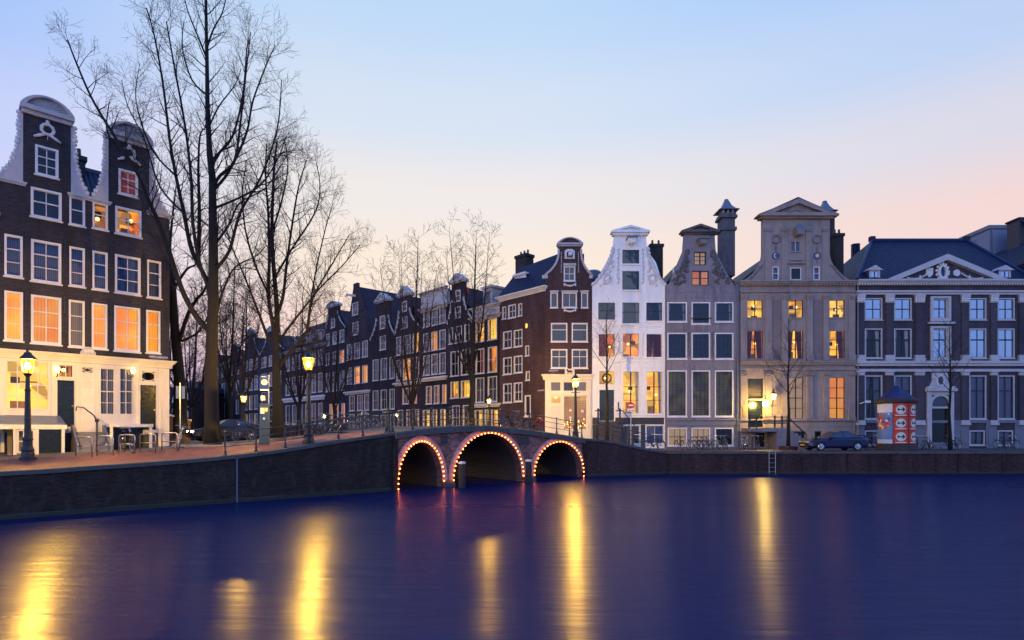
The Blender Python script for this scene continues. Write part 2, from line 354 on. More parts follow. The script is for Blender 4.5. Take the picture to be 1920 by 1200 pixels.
def make_window(par, a, cols=1, rows=2, kind='dark', frame='white_paint', bar=None, fw=.09, bw=.035, sill=True, single=False, splits=None, proud=.02, glass='glass', curt=None, mid=.0, arch=False):
    """window (casing) > glazing_bar, pane, interior, curtain; splits = row boundaries from the bottom as shares"""
    x0, x1, z0, z1 = a; bar = bar or frame
    if kind in ('yellow', 'orange', 'bright', 'shop', 'net_lit', 'pink'): glass = 'glass'
    fw = min(fw, (x1 - x0) * .12)
    w = MB().ring([(x0, z0), (x1, z0), (x1, z1), (x0, z1)], [(x0 + fw, z0 + fw), (x1 - fw, z0 + fw), (x1 - fw, z1 - fw), (x0 + fw, z1 - fw)], -proud, .16)
    if sill: w.box(x0 - .05, x1 + .05, -proud - .07, .0, z0 - .07, z0 - .001)
    w = w.build('window', frame, par)
    X0, X1, Z0, Z1 = x0 + fw, x1 - fw, z0 + fw, z1 - fw
    xs = [X0 + (X1 - X0) * i / cols for i in range(cols + 1)]
    sp = splits or [i / rows for i in range(rows + 1)]; zs = [Z0 + (Z1 - Z0) * q for q in sp]
    b = MB()
    for i, x in enumerate(xs):
        h = bw if 0 < i < cols else bw * .8
        if mid and i * 2 == cols: h = mid
        b.box(max(X0, x - h / 2), min(X1, x + h / 2), .05, .1, Z0, Z1)
    for i, z in enumerate(zs):
        h = bw * (1.5 if i == len(zs) // 2 else 1)
        b.box(X0, X1, .045, .095, max(Z0, z - h / 2), min(Z1, z + h / 2))
    b.build('glazing_bar', bar, w)
    if single or (X1 - X0) / cols < .2:
        MB().flat([(X0, .075, Z0), (X1, .075, Z0), (X1, .075, Z1), (X0, .075, Z1)]).build('pane', glass, w)
    else:
        for i in range(cols):
            for j in range(len(zs) - 1):
                t = [RN.uniform(-.004, .004) for _ in range(3)]
                MB().flat([(xs[i], .075 + t[0], zs[j]), (xs[i + 1], .075 + t[1], zs[j]), (xs[i + 1], .075 + t[1] + t[2], zs[j + 1]), (xs[i], .075 + t[0] + t[2], zs[j + 1])]).build('pane', glass, w)
    if not single and kind in ('yellow', 'orange', 'bright'):
        wd, hh = X1 - X0, Z1 - Z0
        MB().ball((X0 + wd * RN.uniform(.25, .75), .42, Z0 + hh * RN.uniform(.45, .75)), .1, n=8).build('room_lamp', 'shop_bulb', w)
        f0 = X0 + wd * RN.uniform(0, .5); MB().box(f0, f0 + wd * .4, .38, .5, Z0 - .2, Z0 + hh * RN.uniform(.12, .28)).build('furniture', 'tan_cloth', w)
        f0 = X0 + wd * RN.uniform(0, .6); z_ = Z0 + hh * RN.uniform(.4, .6); MB().box(f0, f0 + .35, .5, .53, z_, z_ + .3).build('picture', 'room_dim', w)
    # what is behind the glass
    m = ROOMS[kind]; dep = .22 if kind in ('net', 'net_blue', 'amber', 'blind', 'net_lit') else RN.uniform(.55, .95)
    e = 0 if dep < .3 else .35
    MB().flat([(X0 - e, dep, Z0 - e), (X1 + e, dep, Z0 - e), (X1 + e, dep, Z1 + e), (X0 - e, dep, Z1 + e)]).build('curtain' if dep < .3 else 'interior', m, w)
    if curt:
        cm, share = curt[0], curt[1]; sides = curt[2] if len(curt) > 2 else 'lr'
        for sd in sides:
            n = 14; c = MB(); wd = (X1 - X0) * share
            xa = X0 if sd == 'l' else X1; sg = 1 if sd == 'l' else -1
            lo = []; hi = []
            for i in range(n + 1):
                q = i / n; lo.append((xa + sg * wd * q * .65, .28 + .035 * math.sin(q * 19), Z0)); hi.append((xa + sg * wd * q, .28 + .035 * math.sin(q * 19 + .5), Z1))
            c.add(lo + hi, [(i, i + 1, n + 2 + i, n + 1 + i) for i in range(n)]); c.build('curtain', cm, w, smooth=True)
    return w
def arc(x0, x1, z, rise, n=14):
    """segment arc points from x0 to x1 above z"""
    w = (x1 - x0) / 2; r = (w * w + rise * rise) / (2 * rise); a = math.asin(min(1, w / r))
    if rise > w: a = math.pi - a
    return [((x0 + x1) / 2 + r * math.sin(-a + 2 * a * i / n), z + rise - r + r * math.cos(-a + 2 * a * i / n)) for i in range(n + 1)]
def crown(h, x0, x1, z0, zc, zp, m, kind='tri', f=-.28, over=.1, tym=None):
    """cornice and pediment on top of a gable neck, z0 underside, zc top of cornice, zp peak"""
    p = MB().box(x0 - over * .5, x1 + over * .5, f * .5, .5, z0, z0 + (zc - z0) * .5).box(x0 - over, x1 + over, f, .5, z0 + (zc - z0) * .5 + .001, zc).build('pediment', m, h.root)
    if kind == 'tri':
        mid = (x0 + x1) / 2; t = max(.12, (zp - zc) * .2)
        o = [(x0 - over, zc + .002), (x1 + over, zc + .002), (mid, zp)]; i = [(x0 + over + t, zc + t * .5), (x1 - over - t, zc + t * .5), (mid, zp - t * 1.5)]
        MB().prism(i, f * .35, .3).build('tympanum', tym or m, p)
    else:
        ar = arc(x0 - over, x1 + over, zc + .002, zp - zc); t = max(.08, (zp - zc) * .15)
        ai = arc(x0 + t, x1 - t, zc + t * .3, zp - zc - t * 1.2)
        o = ar; i = ai
        MB().prism(ai, f * .35, .3).build('tympanum', tym or m, p)
    MB().ring(o, i, f, .5).build('pediment_moulding', m, p)
    return p
def carve(h, pts, m, name='carving', parent=None, y=-.06):
    b = MB()
    for q in pts:
        x, z, r = q[:3]; rz = q[3] if len(q) > 3 else r
        b.ball((x, y, z), r, max(.05, r * .7), rz, 7)
    return b.build(name, m, parent or h.root, smooth=True)
def gable_roof(h, x0, x1, z0, zr, depth, m='slate', y0=.3, xr=None):
    xm = (x0 + x1) / 2 if xr is None else xr
    b = MB().add([(x0, y0, z0), (x1, y0, z0), (xm, y0, zr), (x0, depth, z0), (x1, depth, z0), (xm, depth, zr)], [(0, 3, 5, 2), (1, 2, 5, 4), (3, 4, 5)])
    return b.build('roof', m, h.root, uvs=True)
def body(h, x0, x1, z1, depth, m, y0=.35, z0=-.3):
    b = MB().add([(x0, y0, z0), (x0, depth, z0), (x0, depth, z1), (x0, y0, z1), (x1, y0, z0), (x1, depth, z0), (x1, depth, z1), (x1, y0, z1)], [(0, 1, 2, 3), (5, 4, 7, 6), (1, 5, 6, 2)])
    return b.build('side_wall', m, h.root)
def chimney(h, x, y, z0, z1, w=.7, d=.9, m='brick_dark', pots=2):
    c = MB().box(x - w / 2, x + w / 2, y - d / 2, y + d / 2, z0, z1 - .25).box(x - w / 2 - .08, x + w / 2 + .08, y - d / 2 - .08, y + d / 2 + .08, z1 - .249, z1).build('chimney', m, h.root)
    for i in range(pots): MB().lathe([(.11, 0), (.09, .45)], (x - w / 2 + w * (i + .5) / pots, y, z1), 7).build('chimney_pot', 'iron', c)
    return c
# ================================================================ materials
bricks('brick_left', (.050, .046, .058), (.068, .066, .08), var=.35, dsc=.5)
bricks('brick_corner', (.098, .052, .056), (.085, .062, .066), var=.3, dsc=.5)
bricks('brick_side', (.042, .029, .042), (.05, .04, .047), var=.3, dsc=.4)
bricks('brick_plum', (.052, .034, .048), (.06, .046, .055), var=.3, dsc=.4)
bricks('brick_rust', (.11, .038, .036), (.09, .06, .058), var=.3, dsc=.4)
bricks('brick_black', (.022, .02, .022), (.03, .028, .03), var=.3, dsc=.4)
bricks('brick_dark', (.05, .04, .042), (.06, .055, .06), var=.3)
bricks('brick_grey', (.088, .074, .096), (.10, .09, .11), var=.25, dsc=.4)
bricks('brick_quay', (.040, .024, .018), (.034, .030, .027), bw=.24, bh=.075, var=.5, dirt=(.055, .048, .042), dsc=1.1, streak=.5, rough=.75)
bricks('brick_bridge', (.27, .15, .13), (.12, .10, .10), bw=.24, bh=.075, var=.5, dirt=(.06, .05, .055), dsc=.9)
bricks('brick_wing', (.085, .038, .036), (.045, .033, .034), bw=.24, bh=.075, var=.35, dirt=(.025, .022, .022), dsc=.7, streak=.12)
plain('white_paint', (.74, .73, .71), .45, .08, 2, dirt=(.60, .59, .58))
plain('cream_paint', (.72, .68, .59), .45, .08, 2, dirt=(.60, .56, .48))
plain('white_house', (.87, .88, .85), .55, .06, 1.2, bump=.08, dirt=(.70, .71, .70))
plain('white_stone', (.48, .47, .48), .8, .2, 3, bump=.25, bsc=30)
plain('carved_white', (.66, .65, .66), .8, .15, 5, bump=.3, bsc=40)
plain('stone_grey', (.225, .21, .24), .85, .3, 1.6, bump=.25, dirt=(.10, .095, .11))
plain('stone_dark', (.11, .105, .115), .85, .4, 3, bump=.4, dirt=(.04, .04, .045))
plain('stone_warm', (.30, .25, .228), .85, .25, 1.4, bump=.2, dirt=(.17, .15, .15))
plain('stone_warm_panel', (.21, .165, .165), .85, .25, 1.4, bump=.2)
plain('stone_cope', (.085, .082, .08), .7, .35, 4, bump=.3, dirt=(.05, .055, .045))
plain('stone_arch', (.34, .29, .27), .8, .3, 4, bump=.3, dirt=(.14, .12, .115))
plain('stone_blue', (.16, .17, .21), .75, .25, 2, bump=.2)
plain('plinth_dark', (.035, .037, .048), .6, .25, 3)
tiles('slate', (.010, .022, .075), .55); tiles('slate_red', (.07, .02, .024), .7); tiles('slate_blue', (.014, .032, .10), .5)
plain('lead', (.12, .15, .20), .4, .25, 3, spec=.6)
plain('clad', (.22, .25, .33), .5, .1, 2)
plain('iron', (.018, .019, .022), .4, .3, 8)
plain('iron_blue', (.022, .032, .045), .38, .3, 8)
plain('steel', (.45, .44, .43), .3, .1, 8, metal=1)
plain('chrome', (.65, .66, .68), .2, .05, 8, metal=1)
plain('brass', (.55, .36, .12), .35, .1, 8, metal=1)
plain('door_green', (.010, .017, .014), .18, .2, 6)
plain('door_white', (.60, .60, .60), .4, .05, 6)
plain('bark', (.009, .008, .007), .9, .45, 9, bump=.8, bsc=40, dirt=(.014, .018, .007))
plain('bark_far', (.014, .012, .016), .9, .4, 9)
plain('twig', (.025, .018, .026), .9, .2, 9)
plain('twig_light', (.10, .07, .085), .9, .2, 9)
plain('algae', (.018, .022, .012), .5, .5, 6, bump=.5, dirt=(.01, .01, .01)); plain('soil', (.05, .038, .03), .95, .4, 12, bump=.6)
plain('kerb', (.24, .23, .24), .75, .25, 5, bump=.2)
plain('rubber', (.012, .012, .013), .8, .2, 9)
plain('red_paint', (.5, .02, .03), .4, .05, 5); plain('white_sign', (.75, .75, .75), .4, .04, 5)
plain('blue_sign', (.012, .03, .20), .35, .1, 5); plain('black_print', (.015, .015, .018), .5, .1, 5)
plain('red_cloth', (.55, .015, .06), .7, .2, 6); plain('tan_cloth', (.42, .22, .08), .8, .2, 6)
plain('car_blue', (.003, .007, .045), .16, .15, 2, spec=.7); plain('car_dark', (.02, .022, .028), .2, .15, 2, spec=.7)
plain('car_glass', (.02, .03, .05), .06, .1, 2, spec=.9); plain('car_light', (.6, .6, .62), .12, .1, 4, metal=.6); plain('tail_red', (.4, .01, .015), .2, .1, 4); plain('plate_yellow', (.75, .45, .02), .4, .05, 4)
plain('bike_black', (.014, .014, .016), .3, .2, 6); plain('bike_green', (.03, .07, .05), .3, .2, 6); plain('bike_blue', (.02, .04, .12), .3, .2, 6); plain('bike_silver', (.4, .41, .43), .3, .1, 6, metal=.8); plain('bike_white', (.55, .55, .56), .4, .1, 6)
plain('wood_post', (.02, .018, .017), .8, .4, 7, bump=.6); plain('machine', (.03, .055, .085), .4, .15, 3)
plain('poster_red', (.58, .045, .015), .5, .12, 4); plain('poster_white', (.68, .70, .76), .5, .05, 4); plain('poster_green', (.55, .68, .60), .5, .1, 6); plain('poster_blue', (.10, .22, .48), .5, .25, 1)
plain('kiosk_dark', (.035, .03, .026), .6, .3, 4); plain('kiosk_roof', (.012, .022, .11), .35, .2, 2)
plain('gold', (.8, .62, .25), .4, .05, 5); plain('moon_blue', (.03, .05, .22), .5, .1, 5); plain('star_white', (.8, .8, .8), .5, .03, 5)
plain('stucco', (.40, .39, .42), .8, .12, 2, bump=.1)
glass_mat('glass', refl=.0); glass_mat('glass_sky', (.55, .6, .7), .5); glass_mat('glass_dark', (.7, .75, .8), .02)
plain('room_dark', (.018, .02, .026), .9, .6, 1.2)
plain('room_dim', (.05, .045, .045), .9, .6, 1.2)
curtain_mat('curtain_blue', (.19, .22, .36)); curtain_mat('curtain_pale', (.30, .28, .29)); curtain_mat('curtain_red', (.28, .015, .03)); curtain_mat('curtain_white', (.7, .68, .66))
plain('blind_white', (.66, .66, .70), .8, .05, 3)
room('room_amber', (1.0, .21, .008), (1.0, .40, .03), 1.3, .25)
room('room_yellow', (1.0, .36, .01), (1.0, .58, .05), 1.7, 0, .6)
room('room_orange', (.95, .15, .01), (1.0, .42, .04), 1.1, .0, .7)
room('room_pink', (.85, .18, .07), (1.0, .45, .20), .75, .5)
room('room_bright', (1.0, .40, .02), (1.0, .64, .12), 2.0, 0, .65)
room('room_shop', (.85, .30, .06), (1.0, .52, .16), .75, 0, .6)
room('room_lowlit', (.10, .08, .01), (.35, .26, .02), .25, .0, .8)
room('room_cream', (.9, .50, .24), (1.0, .62, .34), .6, .45)
room('room_green', (.02, .55, .08), (.05, .8, .15), .35)
room('room_red', (.4, .03, .05), (.6, .10, .09), .35, .5)
def lantern_mat():
    m, t, b = newmat('lantern'); L = t.links.new; t.nodes.remove(b)
    tr = nd(t, 'ShaderNodeBsdfTransparent'); tr.inputs[0].default_value = (1, .9, .7, 1); em = nd(t, 'ShaderNodeEmission'); em.inputs[0].default_value = (1, .42, .04, 1); em.inputs[1].default_value = 3.0
    mx_ = nd(t, 'ShaderNodeMixShader'); mx_.inputs[0].default_value = .45; L(tr.outputs[0], mx_.inputs[1]); L(em.outputs[0], mx_.inputs[2]); L(mx_.outputs[0], t.nodes['Material Output'].inputs[0])
ROOMS = dict(dark='room_dark', dim='room_dim', net='curtain_pale', net_blue='curtain_blue', amber='room_amber', yellow='room_yellow', orange='room_orange', pink='room_pink', bright='room_bright', shop='room_shop', low='room_lowlit', net_lit='room_cream', blind='blind_white', green='room_green', red='room_red')
lantern_mat(); glow('lamp_bulb', (1.0, .60, .09), 13000); glow('lamp_glass', (1.0, .62, .13), 300); glow('lamp_small', (1.0, .60, .14), 10); glow('bulb', (1.0, .16, .014), 34); glow('shop_bulb', (1.0, .5, .12), 5); glow('head_lamp', (1.0, .84, .55), 60); glow('tail_lamp', (1.0, .05, .02), 6); glow('bike_lamp', (1.0, .8, .12), 40)
# brick paving and asphalt
def paving(name, c, bw, bh, var):
    m, t, b = newmat(name); L = t.links.new
    co = nd(t, 'ShaderNodeTexCoord'); br = nd(t, 'ShaderNodeTexBrick'); mp = nd(t, 'ShaderNodeMapping'); mp.inputs['Rotation'].default_value = (0, 0, R(-40)); L(co.outputs['Object'], mp.inputs[0]); L(mp.outputs[0], br.inputs[0])
    br.inputs['Scale'].default_value = 1; br.inputs['Brick Width'].default_value = bw; br.inputs['Row Height'].default_value = bh; br.inputs['Mortar Size'].default_value = .008
    br.inputs['Color1'].default_value = (*[x * (1 - var) for x in c], 1); br.inputs['Color2'].default_value = (*[x * (1 + var) for x in c], 1); br.inputs['Mortar'].default_value = (*[x * .4 for x in c], 1)
    n1 = nd(t, 'ShaderNodeTexNoise'); n1.inputs['Scale'].default_value = .7; n1.inputs['Detail'].default_value = 8; L(co.outputs['Object'], n1.inputs['Vector'])
    mr = nd(t, 'ShaderNodeMapRange', i1=.3, i2=.7, i3=.6, i4=1.3); L(n1.outputs[0], mr.inputs[0])
    o = mixc(t, 1.0, br.outputs[0], (1, 1, 1), 'MULTIPLY'); L(mr.outputs[0], o.node.inputs[7]); L(o, b.inputs['Base Color']); b.inputs['Roughness'].default_value = .6
    bp = nd(t, 'ShaderNodeBump'); bp.inputs['Strength'].default_value = .5; bp.inputs['Distance'].default_value = .01; bp.invert = True; L(br.outputs[1], bp.inputs['Height']); L(bp.outputs[0], b.inputs['Normal'])
paving('paving_red', (.17, .068, .072), .21, .07, .25); paving('paving_grey', (.09, .085, .09), .2, .1, .25)
def water():
    m, t, b = newmat('water'); L = t.links.new
    b.inputs['Base Color'].default_value = (.001, .009, .078, 1); b.inputs['IOR'].default_value = 1.33; b.inputs['Specular IOR Level'].default_value = .2; b.inputs['Specular Tint'].default_value = (.46, .56, 1, 1)
    b.inputs['Anisotropic'].default_value = .6
    cx = nd(t, 'ShaderNodeCombineXYZ'); cx.inputs[1].default_value = 1.0; L(cx.outputs[0], b.inputs['Tangent'])
    co = nd(t, 'ShaderNodeTexCoord'); mp = nd(t, 'ShaderNodeMapping'); mp.inputs['Scale'].default_value = (.35, 1.5, 1); L(co.outputs['Object'], mp.inputs[0])
    n1 = nd(t, 'ShaderNodeTexNoise'); n1.inputs['Scale'].default_value = 1.6; n1.inputs['Detail'].default_value = 4; L(mp.outputs[0], n1.inputs['Vector'])
    n2 = nd(t, 'ShaderNodeTexNoise'); n2.inputs['Scale'].default_value = .16; n2.inputs['Detail'].default_value = 3; L(mp.outputs[0], n2.inputs['Vector'])
    bp = nd(t, 'ShaderNodeBump'); bp.inputs['Strength'].default_value = .35; bp.inputs['Distance'].default_value = .07; L(n1.outputs[0], bp.inputs['Height']); L(bp.outputs[0], b.inputs['Normal'])
    mr = nd(t, 'ShaderNodeMapRange', i1=.3, i2=.7, i3=.26, i4=.33); L(n2.outputs[0], mr.inputs[0]); L(mr.outputs[0], b.inputs['Roughness'])
water()
# ================================================================ setting: water, banks, streets
Q0 = Vector((-5.88, 29.38)); SD = Vector((.764, .645)).normalized(); TD = Vector((-SD.y, SD.x))       # quay line: s along it, t inland
def ST(s, t, z=0.0):
    p = Q0 + SD * s + TD * t; return Vector((p.x, p.y, z))
def toST(x, y):
    w = Vector((x, y)) - Q0; return w.dot(SD), w.dot(TD)
def qs(px):
    """s on the quay edge seen in photo column px"""
    r = (px - CX) / FOC; return (Q0.x - r * Q0.y) / (r * SD.y - SD.x)
EDGE = [(-60, 1.5), (qs(0), 1.63), (qs(300), 1.82), (qs(422), 1.96), (qs(541), 2.24), (qs(643), 2.62), (qs(740), 2.95), (qs(820), 3.22), (qs(905), 3.33), (qs(990), 3.10), (qs(1095), 2.52), (20, 1.62), (40, 1.58)]
def zedge(s):
    for (a, za), (b, zb) in zip(EDGE, EDGE[1:]):
        if s <= b:
            return za + (zb - za) * max(0, (s - a) / (b - a))
    return 1.58
def zleft(s, t): return zedge(min(s, 0)) + .28 * ss(0, 4, t) * (1 - ss(-9, -1, s)) - max(0, zedge(min(s, 0)) - 2.1) * ss(6, 25, t)
RB = toST(10.73, 40.7)
def zright(x, y):
    s, t = toST(x, y)
    return 1.58 + .95 * (1 - ss(13.85, 20.5, s)) * (1 - .6 * ss(9, 25, t))
def ground(s, t): return zleft(s, t) if s < 0 else (zedge(s) if s < 13.85 else zright(*ST(s, t).xy))
w = MB().flat([(-300, -60, 0), (300, -60, 0), (300, 400, 0), (-300, 400, 0)]).build('canal_water', 'water', kind='structure')
def sheet(name, ps, qs_, fn, m, uvs=False):
    b = MB(); n = len(qs_)
    b.v = [tuple(fn(p, q)) for p in ps for q in qs_]
    b.f = [(i * n + j, (i + 1) * n + j, (i + 1) * n + j + 1, i * n + j + 1) for i in range(len(ps) - 1) for j in range(n - 1)]
    return b.build(name, m, kind='structure', smooth=True)
lin = lambda a, b, n: [a + (b - a) * i / n for i in range(n + 1)]
TT = [.45, 1, 1.6, 2.2, 2.8, 3.4, 4]
sheet('pavement_left', lin(-60, 0, 80), TT + [4.6], lambda s, t: ST(s, t, zleft(s, t)), 'paving_red')
sheet('street_left', lin(-60, -.4, 70), [4.6, 6, 8, 10, 13, 18, 26, 40, 70, 120, 200], lambda s, t: ST(s, t, zleft(s, t) - .05), 'paving_grey')
sheet('bridge_deck', lin(0, 13.85, 24), [.45, 3, 6, 8.6], lambda s, t: ST(s, t, zedge(s) - .01), 'paving_grey')
EDG = [ST(13.85, 0).xy + (Vector((10.73, 40.7)) - ST(13.85, 0).xy) * i / 8 for i in range(9)] + [Vector((10.73 + i * 4.0, 40.7)) for i in range(1, 22)]
def rpt(i, q):
    p = EDG[i] + TD * q; return Vector((p.x, p.y, zright(p.x, p.y) - .004))
sheet('street_right', list(range(len(EDG))), [.4, 1, 2, 3, 4.5, 6, 8, 10, 14, 20, 30, 60, 120, 200], rpt, 'paving_grey')
# red brick footway along the right quay edge
sheet('footway_right', list(range(8, len(EDG))), [.4, 1.1, 1.9], lambda i, q: rpt(i, q) + Vector((0, 0, .03)), 'paving_red')
# banks of the side canal behind the bridge
for nm, s_ in (('canal_bank_left', 0.0), ('canal_bank_right', 13.85)):
    b = MB()
    for t in (8.6, 30, 60, 200):
        z = ground(s_ - .01 if s_ == 0 else s_ + .01, t); b.v += [tuple(ST(s_, t, -.5)), tuple(ST(s_, t, z - .01))]
    b.f = [(2 * i, 2 * i + 2, 2 * i + 3, 2 * i + 1) for i in range(3)]
    b.build(nm, 'brick_quay', kind='structure')
# tree pit kerb round the big tree and parking-bay lines on the left pavement
def strip(name, p0, p1, wd, m, zf, lift=.012):
    b = MB(); a, c = Vector(p0), Vector(p1); d = (c - a).normalized(); nrm = Vector((-d.y, d.x)) * wd / 2; n = 6
    for i in range(n + 1):
        q = a + (c - a) * i / n
        for sgn in (1, -1):
            r_ = q + nrm * sgn; b.v.append(tuple(ST(r_.x, r_.y, zf(r_.x, r_.y) + lift)))
    b.f = [(2 * i, 2 * i + 1, 2 * i + 3, 2 * i + 2) for i in range(n)]
    return b.build(name, m, kind='structure')
def stp(px, py, z):
    """s,t of the ground point of height z seen at a photo pixel"""
    d = (EYE - z) * FOC / (py - YH); return toST((px - CX) / FOC * d, d)
strip('kerb_line', (-60, 4.62), (-1, 4.62), .28, 'kerb', zleft, .05)
# ---------------------------------------------------------------- quay walls
def quay(name, label, pts, zt, m, stone=1.15, face=None):
    """pts: plan polyline along the water; zt(i) top heights; wall face, and each coping stone a part"""
    root = thing(name, label, 'quay wall', (pts[0].x, pts[0].y, 0), math.atan2(pts[-1].y - pts[0].y, pts[-1].x - pts[0].x))
    M = root.matrix_basis.copy(); M = Matrix.Translation(root.location) @ Matrix.Rotation(root.rotation_euler.z, 4, 'Z'); I = M.inverted()
    b = MB(); n = len(pts)
    for p, z in zip(pts, zt):
        dd = I.to_3x3() @ Vector((0, 0, 0)); a = I @ Vector((p.x, p.y, 0))
        b.v += [(a.x, a.y, -1.0), (a.x, a.y, z - .16), (a.x, a.y + .42, z - .16)]
    for i in range(n - 1): b.f += [(3 * i, 3 * i + 3, 3 * i + 4, 3 * i + 1), (3 * i + 1, 3 * i + 4, 3 * i + 5, 3 * i + 2)]
    b.build('wall', m, root)
    t_ = MB()
    for p in pts:
        a = I @ Vector((p.x, p.y, 0)); t_.v += [(a.x, a.y - .012, -.5), (a.x, a.y - .012, .14 + RN.uniform(-.05, .05)), (a.x, a.y + .01, .2)]
    for i in range(n - 1): t_.f += [(3 * i, 3 * i + 3, 3 * i + 4, 3 * i + 1), (3 * i + 1, 3 * i + 4, 3 * i + 5, 3 * i + 2)]
    t_.build('tide_band', 'algae', root)
    L_ = [0]
    for a, c in zip(pts, pts[1:]): L_.append(L_[-1] + (c - a).length)
    def at(l):
        for i in range(n - 1):
            if l <= L_[i + 1] or i == n - 2:
                f = (l - L_[i]) / (L_[i + 1] - L_[i]); p = pts[i].lerp(pts[i + 1], f); z = zt[i] + (zt[i + 1] - zt[i]) * f
                q = I @ Vector((p.x, p.y, 0)); return q.x, q.y, z
    l = 0
    while l < L_[-1] - .2:
        e = min(l + stone * RN.uniform(.85, 1.15), L_[-1]); a, c = at(l + .008), at(e - .008); dz = RN.uniform(-.006, .006); dy = RN.uniform(-.008, .008)
        vs = []
        for q in (a, c):
            vs += [(q[0], q[1] - .07 + dy, q[2] - .16 + dz), (q[0], q[1] - .07 + dy, q[2] - .015 + dz), (q[0], q[1] - .05 + dy, q[2] + dz), (q[0], q[1] + .46, q[2] + dz + .004), (q[0], q[1] + .46, q[2] - .16)]
        MB().add(vs, [(i, i + 5, (i + 1) % 5 + 5, (i + 1) % 5) for i in range(5)] + [(4, 3, 2, 1, 0), (5, 6, 7, 8, 9)]).build('coping_stone', 'stone_cope', root)
        l = e
    return root, at
sl = [-44 + i * 1.1 for i in range(41)]; sl[-1] = 0
qw, qat = quay('quay_wall', 'dark stained brick quay wall below the pavement with the bike racks', [ST(s, 0).xy for s in sl], [zedge(s) for s in sl], 'brick_quay')
# iron strip down the wall joint
js = qs(444)
p_ = qat(js + 44); MB().box(p_[0] - .03, p_[0] + .03, p_[1] - .05, p_[1] + .01, .02, p_[2] - .17).build('joint_strip', 'lead', qw)
rs = [ST(13.85, 0).xy + (Vector((10.73, 40.7)) - ST(13.85, 0).xy) * i / 8 for i in range(9)]
quay('quay_wall', 'sloping brick wing wall beside the bridge below the no entry sign', rs, [zright(p.x, p.y) for p in rs], 'brick_wing')
rs = [Vector((10.73 + i * 2.0, 40.7)) for i in range(0, 36)]
qr, qrat = quay('quay_wall', 'long low quay wall in front of the parked blue car', rs, [1.58] * len(rs), 'brick_wing')
for x in [.1 + 1.55 * i for i in range(30)]:
    MB().box(x - .07, x + .07, -.035, .01, 0.02, 1.4).build('wall_rib', 'brick_quay', qr)
MB().box(0, 70, -.12, .01, -.3, .10).build('waterline_beam', 'wood_post', qr)
# ---------------------------------------------------------------- bridge
br = thing('arch_bridge', 'low brick bridge with three lamp-lit arches over the side canal', 'bridge', ST(0, 0, 0), math.atan2(SD.y, SD.x))
BL = 13.85
ARCH = [(qs(746) + .02, qs(829), 2.42), (qs(850), qs(978), 2.84), (qs(1001), qs(1091), 2.28)]     # s0, s1, crown height
def arch_pts(a0, a1, h, n=28, off=0.0):
    c = (a0 + a1) / 2; w = (a1 - a0) / 2 + off; h = h + off; zs = .35
    return [(c - w * math.cos(math.pi * i / n), zs + (h - zs) * math.sin(math.pi * i / n)) for i in range(n + 1)]
top = [(s, zedge(s) - .34) for s in lin(0, BL, 30)]
low = []
for a0, a1, h in reversed(ARCH):
    ap = arch_pts(a0, a1, h); low += [(a1, -1.0)] + list(reversed(ap)) + [(a0, -1.0)]
outline = list(reversed(top)) + [(0, -1.0)] + list(reversed(low))
MB().prism([(0, -1.0)] + [p for p in reversed(low)] + [(BL, -1.0)] + list(reversed(top)), 0.0, .5).build('wall', 'brick_bridge', br)
MB().prism([(0, -1.0)] + [p for p in reversed(low)] + [(BL, -1.0)] + list(reversed(top)), 8.2, 8.6).build('wall', 'brick_bridge', br)
for a0, a1, h in ARCH:
    ap = [(a0, -1.0)] + arch_pts(a0, a1, h) + [(a1, -1.0)]; n = len(ap)
    MB().add([(p[0], .5, p[1]) for p in ap] + [(p[0], 8.2, p[1]) for p in ap], [(i, i + 1, n + i + 1, n + i) for i in range(n - 1)]).build('vault', 'plinth_dark', br)
    # voussoirs: each arch stone a part
    k = 19 if h < 2.9 else 25; ri, ro = arch_pts(a0, a1, h, k * 2, -.0), arch_pts(a0, a1, h, k * 2, .34 if h < 2.9 else .26)
    for i in range(k):
        q = i * 2; e = .004
        pt = [ri[q], ri[q + 1], ri[q + 2], ro[q + 2], ro[q + 1], ro[q]]
        cx_ = sum(p[0] for p in pt) / 6; cz_ = sum(p[1] for p in pt) / 6
        pt = [(cx_ + (p[0] - cx_) * .965, cz_ + (p[1] - cz_) * .965) for p in pt]
        MB().prism(pt, -.03 - RN.uniform(0, .012), .2).build('arch_stone', 'stone_arch' if h < 2.9 or i in (7, 12, 17) else 'brick_bridge', br)
# coping stones of the bridge, in two courses
s = 0.0
while s < BL - .1:
    e = min(BL, s + RN.uniform(1.0, 1.35)); q = RN.uniform(-.006, .006)
    v = []
    for x in (s + .006, e - .006):
        z = zedge(x); v += [(x, -.16 + q, z - .34), (x, -.16 + q, z - .05), (x, -.12, z + q * .5), (x, .46, z), (x, .46, z - .34)]
    MB().add(v, [(i, i + 5, (i + 1) % 5 + 5, (i + 1) % 5) for i in range(5)] + [(4, 3, 2, 1, 0), (5, 6, 7, 8, 9)]).build('coping_stone', 'stone_cope', br)
    s = e
for s_, w_ in ((0.0, .3), (BL, .35)):
    MB().box(s_ - w_ / 2, s_ + w_ / 2, -.1, .3, -1, zedge(s_) - .35).build('corner_pier', 'brick_quay', br)
for a, c in ((ARCH[0][1], ARCH[1][0]), (ARCH[1][1], ARCH[2][0])):
    MB().taper(a + .02, c - .02, -.32, .02, -.8, .22, 0, .1).build('pier_footing', 'stone_cope', br)
for px, t_, w_ in ((833, 'No', .42), (983, '1721', .72)):
    s_ = qs(px); z_ = zedge(s_) - .72; q = MB().box(s_ - w_ / 2, s_ + w_ / 2, -.03, .02, z_ - .2, z_ + .2).build('plaque', 'plinth_dark', br, label='dark stone plaque')
    text('lettering', t_, .3, 'stone_cope', q, (s_, -.032, z_))
